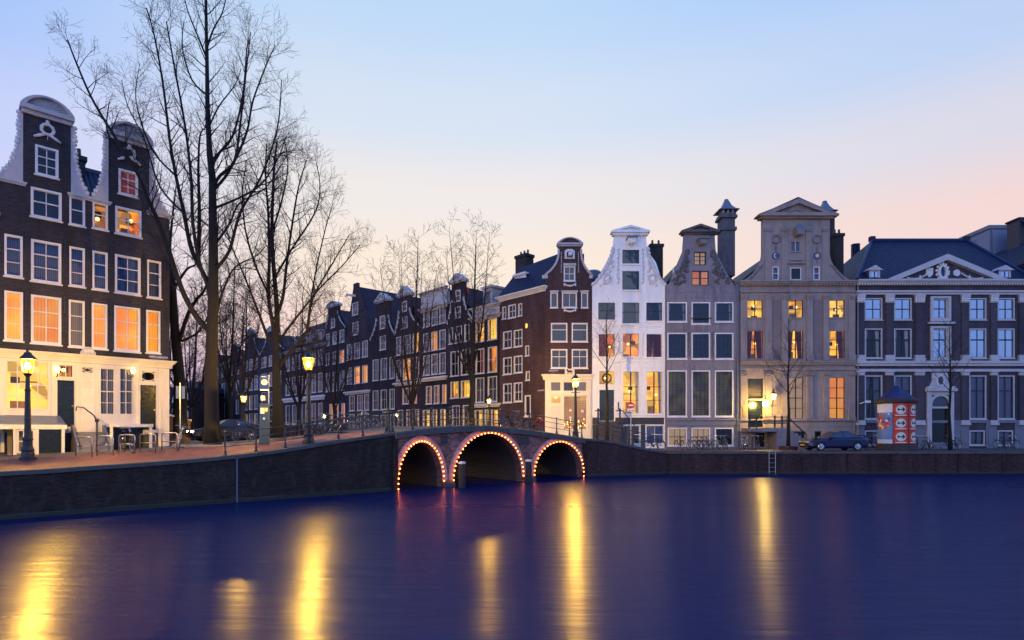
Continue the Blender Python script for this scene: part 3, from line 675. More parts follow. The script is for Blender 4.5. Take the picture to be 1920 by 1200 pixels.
# bulb strings along the arches
for (a0, a1, h), lab, nb in zip(ARCH, ('string of small orange bulbs round the arch beside the long brick quay', 'string of small orange bulbs round the tallest middle arch', 'string of small orange bulbs round the arch beside the sloping wing wall'), (26, 31, 24)):
    r_ = thing('light_string', lab, 'lights', ST((a0 + a1) / 2, 0, 0), math.atan2(SD.y, SD.x), 'bulb strings on the bridge arches')
    c_ = (a0 + a1) / 2; pts = [(p[0] - c_, -.09, p[1]) for p in arch_pts(a0, a1, h, nb, .05)]
    pts = [(pts[0][0], -.09, .08)] + pts + [(pts[-1][0], -.09, .08)]
    MB().sweep(pts, .008, 4).build('cable', 'iron', r_)
    me = MB().ball((0, 0, 0), .036, n=6).mesh('bulb', 'bulb')
    for p in pts: link('bulb', me, r_, (p[0], p[1] - .03, p[2]))
# mooring posts by the piers
for px, py, lab in ((866, 866, 'dark timber mooring post with white cap in front of the middle arch'), (991, 862, 'dark timber mooring post with white cap between the two arches nearest the wing wall')):
    s_ = qs(px); d_ = ST(s_, 0).y - 1.2; p = P(px, py, d_)
    r_ = thing('mooring_post', lab, 'post', (p.x, p.y, 0))
    MB().lathe([(.19, -1.5), (.2, 0), (.18, p.z - .1)], n=9).build('shaft', 'wood_post', r_, smooth=True)
    MB().lathe([(.2, 0), (.2, .09), (.1, .12)], (0, 0, p.z - .1), 9).build('cap', 'white_sign', r_)
# ================================================================ left house with two neck gables
h = House('canal_house', 'dark brick canal house with two white crowned gables and a lit shop front', 318, 32.48, 2070, 1.95)
uR = 0.0; uM = h.u(168); uL = 2 * uM - uR; VL = 14.88 - 1.95
n1 = (h.u(43), h.u(133)); n2 = (h.u(203), h.u(280)); VN = 18.25 - 1.95; VP_ = 19.25 - 1.95
V = lambda z: z - 1.95
lw = dict(fw=.10, proud=.03)
for x0, x1, y0, y1, c, k in ((65.7, 109.7, 276, 331, 2, 'dark'), (222, 258.7, 320, 367, 2, 'red')): h.win(x0, x1, y0, y1, c, 3, k, **lw)
for x0, x1, y0, y1, c, k in ((57.5, 115.6, 356, 410.5, 2, 'dim'), (130, 159.5, 370, 423, 1, 'dim'), (173.4, 202.3, 380.5, 430, 1, 'orange'), (216, 265, 391, 441.7, 2, 'orange')): h.win(x0, x1, y0, y1, c, 2, k, splits=[0, .55, 1], **lw)
for x0, x1, y0, y1, c in ((8, 42.5, 441, 519, 1), (58, 114.8, 452.7, 530, 2), (130, 159, 464, 537, 1), (173.4, 201.8, 472, 543.6, 1), (215.4, 263.5, 480.4, 551, 2), (276, 302, 489, 559, 1)): h.win(x0, x1, y0, y1, c, 3, 'net_blue', splits=[0, .34, .68, 1], **lw)
for x0, x1, y0, y1, c, k in ((8, 43, 546.5, 639, 1, 'amber'), (58, 114.8, 555.5, 645, 2, 'amber'), (129, 158.7, 563.5, 650.7, 1, 'net'), (172, 201, 569.4, 654, 1, 'amber'), (214, 262.7, 575.6, 659, 2, 'amber'), (274, 300.4, 582.5, 662, 1, 'amber')): h.win(x0, x1, y0, y1, c, 3, k, splits=[0, .34, .68, 1], **lw)
VC0, VC1 = V(6.45), V(6.85)          # shop cornice
# brick wall from the shop cornice to the gable necks
h.wall([(uL, VC0), (uR, VC0), (uR, VL), (n2[1], VL), (n2[1], VN), (n2[0], VN), (n2[0], VL), (n1[1], VL), (n1[1], VN), (n1[0], VN), (n1[0], VL), (uL, VL)], 'brick_left', px=False)
for a, b in (n1, n2):
    crown(h, a, b, VN - .02, VN + .36, VP_, 'white_stone', 'arc', f=-.3, over=.12)
    rb = (a + b) / 2
    for i in range(9):      # sunburst ribs of the shell in the pediment
        q = math.pi * (i + 1) / 10; L_ = .55 if i in (3, 4, 5) else .7
        MB().sweep([(rb - .08 * math.cos(q), -.13, VN + .42), (rb - L_ * math.cos(q), -.13, VN + .42 + .42 * math.sin(q))], .022, 4).build('pediment_rib', 'white_stone', h.root)
    # wreath with two crossed drapes
    zc = VN - .52
    r_ = MB().torus((rb, -.05, zc), .24, .07, 16, 6).build('wreath', 'carved_white', h.root, smooth=True)
    carve(h, [(rb + .26 * math.cos(t), zc + .26 * math.sin(t), .07) for t in [i * .7 for i in range(9)]] + [(rb, zc + .36, .1)], 'carved_white', 'carving', r_)
    for sg in (-1, 1): MB().sweep([(rb + sg * .1, -.06, zc - .25), (rb + sg * .32, -.07, zc - .38), (rb + sg * .52, -.06, zc - .5)], [.06, .075, .05], 6).build('drape', 'carved_white', h.root, smooth=True)
    MB().sweep([(rb, -.04, zc - .2), (rb, -.04, zc - .5)], .015, 4).build('cord', 'carved_white', h.root)
# white claw pieces beside the necks
def claw(x_in, x_out, zt, zb_, sg, m='white_stone'):
    """scroll from the neck side down to the ledge: x_in at the neck, x_out far end"""
    n = 16; pts = [(x_in, zb_)]
    cv = []
    for i in range(n + 1):
        q = i / n; wd = .16 + (abs(x_out - x_in) - .16) * (1 - q) ** 3.3
        cv.append((x_in + sg * wd, zb_ + (zt - zb_) * q))
    pts += cv + [(x_in, zt)]
    c = MB().prism(pts, -.05, .3).build('gable_scroll', m, h.root)
    carve(h, [(p[0], p[1], .085 + .05 * math.sin(i * 2.3) ** 2) for i, p in enumerate(cv)], 'carved_white', 'carving', c, y=-.02)
    return c
zt_ = VN - .05
claw(n1[0], uL + .06, zt_, VL + .02, -1); claw(n1[1], uM + .02, zt_, VL + .02, 1); claw(n2[0], uM + .06, zt_, VL + .02, -1); claw(n2[1], uR - .02, zt_, VL + .02, 1)
for a, b in ((uL, n1[0] + .05), (n1[1] - .05, n2[0] + .05), (n2[1] - .05, uR + .05)): h.band('ledge', a, b, VL - .16, VL + .02, 'white_stone', ((0, .06), (.5, .12)))
# iron wall anchors
for px in (50, 122, 166, 209, 269, 310):
    for py in (489, 600):
        u_ = h.u(px); v_ = V(12.15) if py == 489 else V(9.3); MB().box(u_ - .025, u_ + .025, -.05, 0.01, v_ - .4, v_ + .4).build('wall_anchor', 'iron', h.root)
# shop front, white timber
h.holes = []
zt0 = V(2.75)
G = lambda x0, x1, y0, y1, *a, **k: h.win(x0, x1, y0, y1, *a, frame='cream_paint', proud=.05, **k)
G(9.4, 93.5, 676, 769, 4, 4, 'bright', splits=[0, .27, .52, .77, 1], fw=.07, sill=False)
G(108, 139, 682, 709, 2, 1, 'orange', fw=.06, sill=False)
G(185.6, 216.7, 689, 779, 2, 4, 'net_blue', fw=.07, sill=False); G(222.4, 250.8, 689, 779, 2, 4, 'net_blue', fw=.07, sill=False)
G(263.5, 292.5, 694, 717, 1, 1, 'dim', fw=.06, sill=False)
G(152, 176, 687, 700.5, 1, 1, 'dim', fw=.05, sill=False)
h.door(107.5, 139.5, 713, 800); h.door(263, 293, 722, 806)
sw = h.wall([(uL, V(1.9)), (uR - .02, V(1.9)), (uR - .02, VC0 - .01), (uL, VC0 - .01)], 'cream_paint', px=False, name='shop_front', y0=-.02)
h.band('shop_cornice', uL, uR + .05, VC0, VC1, 'cream_paint', ((0, .06), (.35, .12), (.62, .22), (.85, .3)))
for px in (4, 100, 145, 181, 219.5, 257, 299):
    u_ = h.u(px); MB().box(u_ - .07, u_ + .07, -.085, -.021, V(2.0), VC0 - .03).build('pilaster', 'cream_paint', h.root)
for v0, v1 in ((2.9, 4.1), (4.25, 4.95), (5.05, 5.65)): MB().ring([(h.u(152), V(v0)), (h.u(177), V(v0)), (h.u(177), V(v1)), (h.u(152), V(v1))], [(h.u(154.5), V(v0) + .09), (h.u(174.5), V(v0) + .09), (h.u(174.5), V(v1) - .09), (h.u(154.5), V(v1) - .09)], -.045, -.021).build('shutter_panel', 'white_paint', h.root)
# oval bar in the fanlight over the second door, diamond in the small light
a = h.rect(263.5, 292.5, 694, 717); c_ = ((a[0] + a[1]) / 2, (a[2] + a[3]) / 2); ov = lambda rx, rz: [(c_[0] + rx * math.cos(t * .3142), c_[1] + rz * math.sin(t * .3142)) for t in range(20)]
MB().ring(ov(.36, .26), ov(.32, .22), .02, .06).build('fanlight_oval', 'cream_paint', h.root)
a = h.rect(152, 176, 687, 700.5); c_ = ((a[0] + a[1]) / 2, (a[2] + a[3]) / 2); MB().ring([(c_[0] - .26, c_[1]), (c_[0], c_[1] + .13), (c_[0] + .26, c_[1]), (c_[0], c_[1] - .13)], [(c_[0] - .19, c_[1]), (c_[0], c_[1] + .09), (c_[0] + .19, c_[1]), (c_[0], c_[1] - .09)], .02, .06).build('fanlight_diamond', 'cream_paint', h.root)
# gable stone above the cornice
g_ = h.rect(150, 179, 657, 669); MB().prism([(g_[0], VC1 + .003), (g_[1], VC1 + .003), (g_[1], VC1 + .14), (g_[1] - .2, VC1 + .42), (g_[0] + .2, VC1 + .42), (g_[0], VC1 + .14)], -.12, .01).build('gable_stone', 'white_stone', h.root)
carve(h, [((g_[0] + g_[1]) / 2 + d, VC1 + .2, .09) for d in (-.14, 0, .14)], 'carved_white', 'gable_stone_carving', y=-.12)
# plinth, basement box with zinc roof, second basement canopy, steps
MB().box(uL, h.u(300), -.06, -.021, -.1, V(2.9)).build('plinth', 'plinth_dark', h.root)
u0, u1 = h.u(-55), h.u(113)
bx_ = MB().add([(u0, -1.5, V(3.35)), (u1, -1.5, V(3.35)), (u1, -.03, V(3.75)), (u0, -.03, V(3.75)), (u0, -1.5, V(3.29)), (u1, -1.5, V(3.29)), (u1, -.03, V(3.29)), (u0, -.03, V(3.29))], [(0, 1, 2, 3), (0, 4, 5, 1), (1, 5, 6, 2), (4, 7, 6, 5), (0, 3, 7, 4)]).build('basement_roof', 'lead', h.root)
MB().box(u0, u1 + .06, -1.58, -1.45, V(3.08), V(3.289)).build('basement_fascia', 'cream_paint', h.root)
for x in (u0 + .05, h.u(22), h.u(62), u1 - .08): MB().box(x - .06, x + .06, -1.52, -1.4, V(1.9), V(3.079)).build('basement_post', 'cream_paint', h.root)
make_window(h.root, (h.u(22) + .07, h.u(62) - .07, V(1.98), V(3.07)), 3, 2, 'low', frame='cream_paint', fw=.06, sill=False).location = (0, -1.5, 0)
MB().box(h.u(62) + .07, u1 - .15, -1.46, -1.4, V(1.9), V(3.07)).build('basement_door', 'door_green', h.root)
MB().add([(u1, -1.42, V(1.85)), (u1, -.03, V(1.85)), (u1, -.03, V(3.28)), (u1, -1.42, V(3.28)), (u1 - .05, -1.42, V(1.85)), (u1 - .05, -.03, V(1.85)), (u1 - .05, -.03, V(3.28)), (u1 - .05, -1.42, V(3.28))], [(0, 1, 2, 3), (4, 5, 6, 7), (0, 3, 7, 4)]).build('basement_side', 'plinth_dark', h.root)
u2, u3 = h.u(199), h.u(271)
MB().box(u2 - .1, u3 + .1, -1.35, -.03, V(3.2), V(3.36)).build('canopy', 'cream_paint', h.root)
for x in (u2, u3): MB().box(x - .06, x + .06, -1.3, -1.18, V(1.9), V(3.199)).build('canopy_post', 'cream_paint', h.root)
MB().box(u2 + .1, u3 - .1, -.1, -.065, V(1.95), V(3.15)).build('basement_door', 'door_green', h.root)
# stoop between: steps going up to the first door
u4, u5 = h.u(136), h.u(190); n_ = 6
for i in range(n_):
    MB().box(u4, u5, -1.9 + i * .28, -1.9 + (i + 1) * .28 + .05, V(1.8), V(2.1 + i * .17)).build('step', 'stone_blue', h.root)
for x in (u4 - .1, u5 + .02): MB().add([(x, -2.0, V(1.8)), (x, -.1, V(1.8)), (x, -.1, V(3.3)), (x, -.5, V(3.3)), (x, -2.0, V(2.3)), (x + .08, -2.0, V(1.8)), (x + .08, -.1, V(1.8)), (x + .08, -.1, V(3.3)), (x + .08, -.5, V(3.3)), (x + .08, -2.0, V(2.3))], [(0, 1, 2, 3, 4), (5, 9, 8, 7, 6), (0, 4, 9, 5), (4, 3, 8, 9), (3, 2, 7, 8)]).build('stoop_side', 'stone_blue', h.root)
x = h.u(167); MB().sweep([(x, -2.0, V(1.95)), (x, -2.0, V(3.45)), (x - .05, -1.6, V(3.75)), (x - .35, -.9, V(4.15)), (x - .6, -.6, V(4.2)), (x - .62, -.6, V(4.0))], [.045, .045, .03, .03, .03, .03], 6).build('stoop_handrail', 'iron', h.root, smooth=True)
MB().ball((x, -2.0, V(3.5)), .1).build('stoop_handrail_knob', 'iron', h.root)
# wall lamps by the doors
for px, py, hot in ((106, 695, 1), (247, 697, 1)):
    u_, v_ = h.uv(px, py); l_ = MB().lathe([(.05, -.12), (.1, 0), (.1, .14), (.04, .2)], (u_, -.28, v_), 8).build('wall_lamp', 'lamp_small', h.root, smooth=True)
    MB().sweep([(u_, -.02, v_ - .3), (u_, -.28, v_ - .28), (u_, -.28, v_ - .12)], .025, 5).build('bracket', 'iron', l_)
# street name plate
u_, v_ = h.uv(297, 670); s_ = MB().box(u_ - .4, u_ + .4, -.05, .0, v_ - .12, v_ + .12).build('street_name_plate', 'blue_sign', h.root); text('lettering', 'HERENGRACHT', .13, 'white_sign', s_, (u_, -.052, v_))
# body and roofs
body(h, uL, uR, VL, 12, 'brick_left')
MB().add([(uR, .05, -.1), (uR, .05, VC0), (uR, 12, VC0), (uR, 12, -.1)], [(0, 1, 2, 3)]).build('side_wall', 'brick_left', h.root)
for a, b in ((uL, uM), (uM, uR)): gable_roof(h, a, b, VL - .02, VN - .1, 12, 'slate_blue')
nc1, nc2 = (n1[0] + n1[1]) / 2, (n2[0] + n2[1]) / 2
MB().add([(nc1, .4, VL - .2), (nc2, .4, VL - .2), (nc2, 3.4, V(17.5)), (nc1, 3.4, V(17.5))], [(0, 1, 2, 3)]).build('valley_roof', 'slate_blue', h.root, uvs=True); MB().box(nc1, nc2, 3.3, 3.6, V(17.4), V(17.6)).build('valley_ridge', 'lead', h.root)
x, z = h.at(148, 286, 3.0); c_ = chimney(h, x, 3.0, VL, z - .25, .5, .5, 'iron', 1)
# neighbour beyond
g = House('canal_house', 'plain dark brick house joined to the two-gabled house, blue tiled roof', 318, 32.48, 2070, 1.95)
ga, gb = uL - 6.5, uL - .02
for i in range(3):
    for z in (5.2, 8, 10.6): g.win(ga + .6 + i * 2, ga + 1.8 + i * 2, V(z), V(z + 1.9), 2, 3, RN.choice(['net_blue', 'amber', 'dark']), px=False)
g.wall([(ga, -.1), (gb, -.1), (gb, V(13.2)), (ga, V(13.2))], 'brick_side', px=False); body(g, ga, gb, V(13.2), 12, 'brick_side')
MB().add([(ga, -.2, V(13.2)), (gb, -.2, V(13.2)), (gb, 5, V(17.4)), (ga, 5, V(17.4))], [(0, 1, 2, 3)]).build('roof', 'slate_blue', g.root, uvs=True); g.band('cornice', ga, gb, V(12.9), V(13.19), 'white_stone', ((0, .1), (.5, .25)))
# ================================================================ right row, facing the canal
DR, ZR = 48.5, 1.58
# ---------------------------------------------------------------- corner shop house
SVP = -50
h = House('corner_house', 'brown brick corner house with cream shop front and round-topped neck gable', 1022, DR, None, ZR + .25)
x0, x1 = 0.0, h.u(1109.5)
W_ = dict(fw=.09, proud=.02)
h.win(1057, 1078.6, 499, 527, 2, 2, 'dark', glass='glass_dark', **W_)
for a, b in ((1032, 1046), (1053.7, 1081.8), (1089.6, 1102.5)): h.win(a, b, 548, 577, 1 if b - a < 20 else 2, 1, 'dark', glass='glass_dark', **W_)
for a, b in ((1033, 1063.8), (1072, 1102)):
    h.win(a, b, 605.5, 641, 1, 2, 'dark', glass='glass_dark', splits=[0, .66, 1], **W_); h.win(a, b, 654.5, 690.5, 2, 2, 'dim', splits=[0, .62, 1], glass='glass_dark', **W_)
zs = h.v(1066, 516); zn = h.v(1066, 462); vC = h.v(1066, 712)
nL, nR = h.u(1047.5), h.u(1089.5)
# gable outline: shoulder -> concave curve -> neck
def neck_outline(xa, xb, z0, zs, nl, nr, zt, zbase, p=2.6, n=10):
    lf = [(nl - (nl - xa) * (1 - i / n) ** p, zs + (zbase - zs) * i / n) for i in range(n + 1)]
    rt = [(nr + (xb - nr) * (1 - i / n) ** p, zs + (zbase - zs) * i / n) for i in range(n + 1)]
    return [(xa, z0), (xb, z0), (xb, zs - .02)] + rt + [(nr, zt), (nl, zt)] + list(reversed(lf)) + [(xa, zs - .02)]
ol = neck_outline(x0, x1, vC, zs, nL, nR, zn, h.v(1066, 476))
h.wall(ol, 'brick_corner', px=False)
crown(h, nL, nR, zn - .02, zn + .22, h.v(1066, 446), 'white_stone', 'arc', f=-.25, over=.16, tym='brick_corner')
for sg, xa, xn in ((-1, x0, nL), (1, x1, nR)):
    n = 14; cv = [(xn + sg * (abs(xa - xn)) * (1 - i / n) ** 2.6, zs + (h.v(1066, 468) - zs) * i / n) for i in range(n + 1)]
    MB().sweep([(p[0], -.06, p[1]) for p in cv], .10, 6).build('gable_edging', 'white_stone', h.root, smooth=True)
    MB().box(xa - .25 if sg < 0 else xa - .22, xa + .22 if sg < 0 else xa + .06, -.14, .2, zs - .28, zs - .01).build('shoulder_stone', 'white_stone', h.root)
    carve(h, [((nL + .22) if sg < 0 else (nR - .22), h.v(1066, 474) - i * .16, .055) for i in range(11)], 'carved_white', 'festoon')
# hoist beam block and garlands
x, z = h.uv(1068, 479); MB().ring([(x - .42, z - .3), (x + .42, z - .3), (x + .42, z + .35), (x + .2, z + .5), (x - .2, z + .5), (x - .42, z + .35)], [(x - .25, z - .2), (x + .25, z - .2), (x + .25, z + .2), (x + .1, z + .32), (x - .1, z + .32), (x - .25, z + .2)], -.12, .0).build('hoist_surround', 'carved_white', h.root)
MB().box(x - .14, x + .14, -.6, .0, z - .12, z + .12).build('hoist_beam', 'white_paint', h.root)
for py in (535, 583):
    x, z = h.uv(1068.5, py); MB().sweep([(x - .45, -.04, z + .12), (x - .25, -.07, z - .02), (x, -.08, z - .07), (x + .25, -.07, z - .02), (x + .45, -.04, z + .12)], [.06, .07, .08, .07, .06], 6).build('garland', 'carved_white', h.root, smooth=True)
    carve(h, [(x - .46, z + .05, .07, .16), (x + .46, z + .05, .07, .16)], 'carved_white', 'garland_end')
for a, b in ((1031, 1047.5), (1052, 1083.5), (1088, 1104)): h.box('window_head', a, b, 545, 548, 'white_stone', -.12, 0)
h.box('window_head', 1056, 1080, 494, 498.5, 'white_stone', -.12, 0)
for px in (1030, 1049, 1086, 1106): h.box('wall_anchor', px - .6, px + .6, 536, 552, 'iron', -.04, 0.01)
# shop front
h.holes = []
S = lambda a, b, y0, y1, c, r, k, **kw: h.win(a, b, y0, y1, c, r, k, frame='cream_paint', sill=False, fw=.05, **kw)
S(1032, 1052, 715, 734, 1, 1, 'net'); S(1056, 1076, 715, 734, 1, 1, 'dim'); S(1078, 1100.5, 715, 734, 1, 1, 'net')
S(1032.5, 1052, 743, 757, 1, 1, 'shop'); S(1056.5, 1100.5, 742, 806, 1, 1, 'shop')
h.door(1033, 1052.5, 762, 810, 'door_white', panels=1)
gz = h.v(1066, 830)
h.wall([(x0, -.4), (x1, -.4), (x1, vC - .01), (x0, vC - .01)], 'cream_paint', px=False, name='shop_front', y0=-.04)
h.band('shop_cornice', x0 - .1, x1, vC, h.v(1066, 702), 'cream_paint', ((0, .08), (.4, .14), (.7, .26)))
for px in (1025.5, 1054, 1105): h.box('pilaster', px - 2.2, px + 2.2, 713, 832, 'cream_paint', -.14, -.05)
h.box('transom', 1028, 1103, 735.5, 741, 'cream_paint', -.12, -.05)
# sun catchers: paper stars in the shop window
for px, py in ((1069.5, 769.5), (1092, 771), (1069.5, 783)):
    x, z = h.uv(px, py); st = [(x + (.16 if i % 2 == 0 else .08) * math.cos(i * math.pi / 6), z + (.16 if i % 2 == 0 else .08) * math.sin(i * math.pi / 6)) for i in range(12)]
    MB().prism(st, .03, .04).build('paper_star', 'star_white', h.root)
q = h.rect(1057, 1100, 750, 805)
for i in range(11): x = q[0] + (q[1] - q[0]) * (i + .5) / 11; MB().box(x - .02, x + .02, .3, .32, q[2], q[3]).build('shop_lattice', 'tan_cloth', h.root)
for i in range(13): z = q[2] + (q[3] - q[2]) * (i + .5) / 13; MB().box(q[0], q[1], .28, .3, z - .02, z + .02).build('shop_lattice', 'tan_cloth', h.root)
for i in range(26): x, z = q[0] + (q[1] - q[0]) * RN.random(), q[2] + .75 * RN.random() ** 1.6; MB().ball((x, .22, z + .1), .05, n=6).build('shop_light', 'shop_bulb', h.root)
# gable stone with the dark horse relief, street name
x, z = h.uv(1068, 697); g_ = MB().box(x - .4, x + .4, -.08, 0, z - .22, z + .24).build('gable_stone', 'cream_paint', h.root)
hb = MB().ball((x, -.1, z + .03), .2, .04, .085, 8).ball((x - .19, -.1, z + .13), .07, .035, .1, 6)
for dx in (-.17, -.08, .1, .18): hb.sweep([(x + dx, -.1, z), (x + dx - .03, -.1, z - .18)], .025, 4)
hb.sweep([(x + .18, -.1, z + .06), (x + .27, -.1, z - .04)], .02, 4).build('horse_relief', 'black_print', g_)
x, z = h.uv(1037.5, 695.5); s_ = MB().box(x - .36, x + .36, -.05, 0, z - .09, z + .09).build('street_name_plate', 'blue_sign', h.root); text('lettering', 'HERENGRACHT', .11, 'white_sign', s_, (x, -.052, z))
# the flank along the side canal
side = House('x', 'x', 1022, DR, SVP, ZR + .25); bpy.data.objects.remove(side.root)
ang = math.atan2(side.d[1], side.d[0])        # flank meshes sit directly below the house to keep three levels
SM = Matrix.Rotation(ang, 4, 'Z')
side.root = h.root
before = set(bpy.data.objects)
ua = side.u(937); vt = side.v(980, 556)
sw_ = dict(fw=.08, proud=.02, single=True)
for a, b, y0, y1, c in ((942, 949, 575, 598, 1), (953, 967.5, 571, 596, 2), (972, 979, 569, 592, 1)): side.win(a, b, y0, y1, c, 2, 'dark' if b < 970 else 'dim', **sw_)
for y0, y1, k in (((621, 653), (618, 650), 'dark'), ((670, 702), (667, 699), 'dim'), ((719, 755), (717, 753), 'dim')):
    side.win(943.5, 959.5, y0[0], y0[1], 2, 2, k, **sw_); side.win(963.5, 979.5, y1[0], y1[1], 2, 2, k, **sw_)
side.win(985, 992, 648, 667, 1, 1, 'dark', **sw_); side.win(986, 993, 696, 713, 1, 1, 'dark', **sw_); side.win(984, 995, 741, 781, 1, 1, 'dim', **sw_)
side.wall([(ua, -.6), (-.02, -.6), (-.02, vt), (ua, vt)], 'brick_corner', px=False, name='side_wall')
side.band('cornice', ua, -.02, vt, vt + .42, 'white_paint', ((0, .08), (.4, .2), (.7, .34)))
x, z = side.uv(987, 611); MB().prism([(x + .13 * math.cos(t * .52), z + .22 * math.sin(t * .52)) for t in range(12)], -.03, .01).build('oval_light', 'room_bright', h.root)
for px, py in ((998, 610), (1010, 605), (998, 655), (1012, 655), (1012, 716)): x, z = side.uv(px, py); MB().box(x - .03, x + .03, -.04, .01, z - .3, z + .3).build('wall_anchor', 'iron', h.root)
x, z = side.uv(1015, 732); s_ = MB().box(x - .4, x + .4, -.05, 0, z - .1, z + .1).build('street_name_plate', 'blue_sign', h.root); text('lettering', 'LEIDSEGRACHT', .11, 'white_sign', s_, (x, -.052, z))
# roof: ridge from behind the gable running back along the flank
rz = h.v(1066, 468); rp = Vector((nL + .6, .4)); dv = Vector((side.d[0], side.d[1]))
bk = dv * ua
def toside(x, y): return SM.inverted() @ Vector((x, y, 0))
for o in set(bpy.data.objects) - before:
    if o.parent == h.root: o.matrix_local = SM @ o.matrix_local
ed = Vector((0, 0)) + Vector((dv.y, -dv.x)) * .2
e0 = Vector((.02, .36)); e1 = bk + Vector((0, .0))
rr = rp + bk * .98
MB().add([(*(e0 + Vector((-.1, -.1))), vt + .40), (*(e1 + Vector((-.2, -.2))), vt + .40), (*rr, rz - .3), (*rp, rz), (x1, .36, zs), (x1 + bk.x * .98, .36 + bk.y * .98, zs)], [(0, 3, 2, 1), (3, 4, 5, 2)]).build('roof', 'slate', h.root, uvs=True)
# dormer and chimneys
q = side.world(side.u(962), .9, 0); dz = h.root.location
dm = MB().box(-.75, .75, 0, 1.8, 0, 1.75).build('dormer', 'brick_corner', h.root); dm.location = (q.x - dz.x, q.y - dz.y, vt + .45); dm.rotation_euler = (0, 0, ang)
MB().ring([(-.75, 0), (.75, 0), (.75, 1.75), (-.75, 1.75)], [(-.5, .2), (.5, .2), (.5, 1.45), (-.5, 1.45)], -.04, .05).build('dormer_frame', 'white_paint', dm); MB().flat([(-.5, -.005, .2), (.5, -.005, .2), (.5, -.005, 1.45), (-.5, -.005, 1.45)]).build('pane', 'car_glass', dm)
MB().prism([(-.95, 1.75), (.95, 1.75), (.75, 1.95), (-.75, 1.95)], -.2, 1.9).build('dormer_roof', 'white_paint', dm)
for px, py, pz, w in ((1001, 487, 497, 1.1), (985, 494, 512, .9)):
    u_ = side.u(px); q = side.world(u_, 2.6, 0) - dz; dd = (side.world(u_, 2.6, 0)).y; zt = EYE + (YH - py) / FOC * dd - h.zb; MB().box(q.x - w / 2, q.x + w / 2, q.y - .4, q.y + .4, zt - 3, zt).build('chimney', 'brick_dark', h.root)
MB().box(nR + .05, nR + .5, 2, 3, zs - 1, h.v(1090, 462)).build('chimney', 'brick_dark', h.root)
# ---------------------------------------------------------------- white house
h = House('canal_house', 'tall white plastered house with carved neck gable and triangular pediment', 1110, DR, None, ZR)
x0, x1 = 0, h.u(1248); zs = h.v(1180, 534); zn = h.v(1180, 441)
W_ = dict(frame='white_house', bar='door_green', fw=.07, proud=.05, glass='glass_dark')
h.win(1165, 1200, 467, 496, 1, 1, 'dark', **W_); h.win(1165, 1200, 507, 545, 1, 1, 'dark', **W_)
h.win(1120, 1154.5, 566, 601, 1, 2, 'dark', splits=[0, .55, 1], **W_); h.win(1165, 1200, 566, 608, 1, 2, 'dark', splits=[0, .55, 1], curt=('curtain_white', .16), **W_); h.win(1210, 1243, 566, 603, 1, 2, 'dark', splits=[0, .55, 1], curt=('curtain_white', .18, 'r'), **W_)
h.win(1121, 1154, 625, 670, 2, 1, 'orange', curt=('curtain_red', .62, 'l'), mid=.08, **W_); h.win(1166, 1199, 624, 670, 2, 1, 'orange', mid=.08, **W_); h.win(1210.5, 1242, 625, 671, 2, 1, 'orange', curt=('curtain_red', .60, 'lr'), mid=.08, **W_)
for a, b in ((1166.7, 1199), (1211, 1242)): h.win(a, b, 695.5, 777, 2, 3, 'yellow', mid=.1, splits=[0, .32, .64, 1], curt=('curtain_white', .2, 'r'), **W_)
h.win(1122, 1153, 695, 722, 1, 1, 'yellow', **W_); h.door(1124, 1151.5, 731, 789)
for a, b, k in ((1211, 1245, 'net_blue'), (1167, 1200, 'dark'), (1126, 1157, 'dark')): h.win(a, b, 797, 833, 2, 2, k, frame='white_paint', fw=.07)
z_pl = h.v(1180, 783)
h.wall([(x0 + .02, -.05), (x1 - .02, -.05), (x1 - .02, zs), (h.u(1243), zs + .05), (h.u(1230), h.v(1180, 492)), (h.u(1214), h.v(1180, 470)), (h.u(1211), zn), (h.u(1152), zn), (h.u(1149), h.v(1180, 470)), (h.u(1132), h.v(1180, 500)), (h.u(1116), zs + .05), (x0 + .02, zs)], 'white_house', px=False)
# dark plinth in pieces between the basement openings
for a, b in ((1111, 1125), (1158.5, 1165.5), (1201.5, 1209.5), (1246, 1247.5)): h.box('plinth', a, b, 796, 841, 'plinth_dark', -.06, -.001)
h.box('plinth', 1153.5, 1247.5, 783, 795.5, 'plinth_dark', -.06, -.001); h.box('plinth', 1111, 1123.5, 783, 795.5, 'plinth_dark', -.06, -.001)
cp = crown(h, h.u(1152), h.u(1211), zn, zn + .3, h.v(1181, 424), 'white_house', 'tri', f=-.35, over=.28)
for i in range(15): MB().box(h.u(1150) + i * .195, h.u(1150) + i * .195 + .09, -.26, 0, zn - .08, zn - .003).build('dentil', 'white_house', h.root)
carve(h, [(h.u(1181) + d, h.v(1181, 431) - abs(d) * .32, .09, .07) for d in [-.9 + .2 * i for i in range(10)]], 'carved_white', 'tympanum_carving', y=-.14)
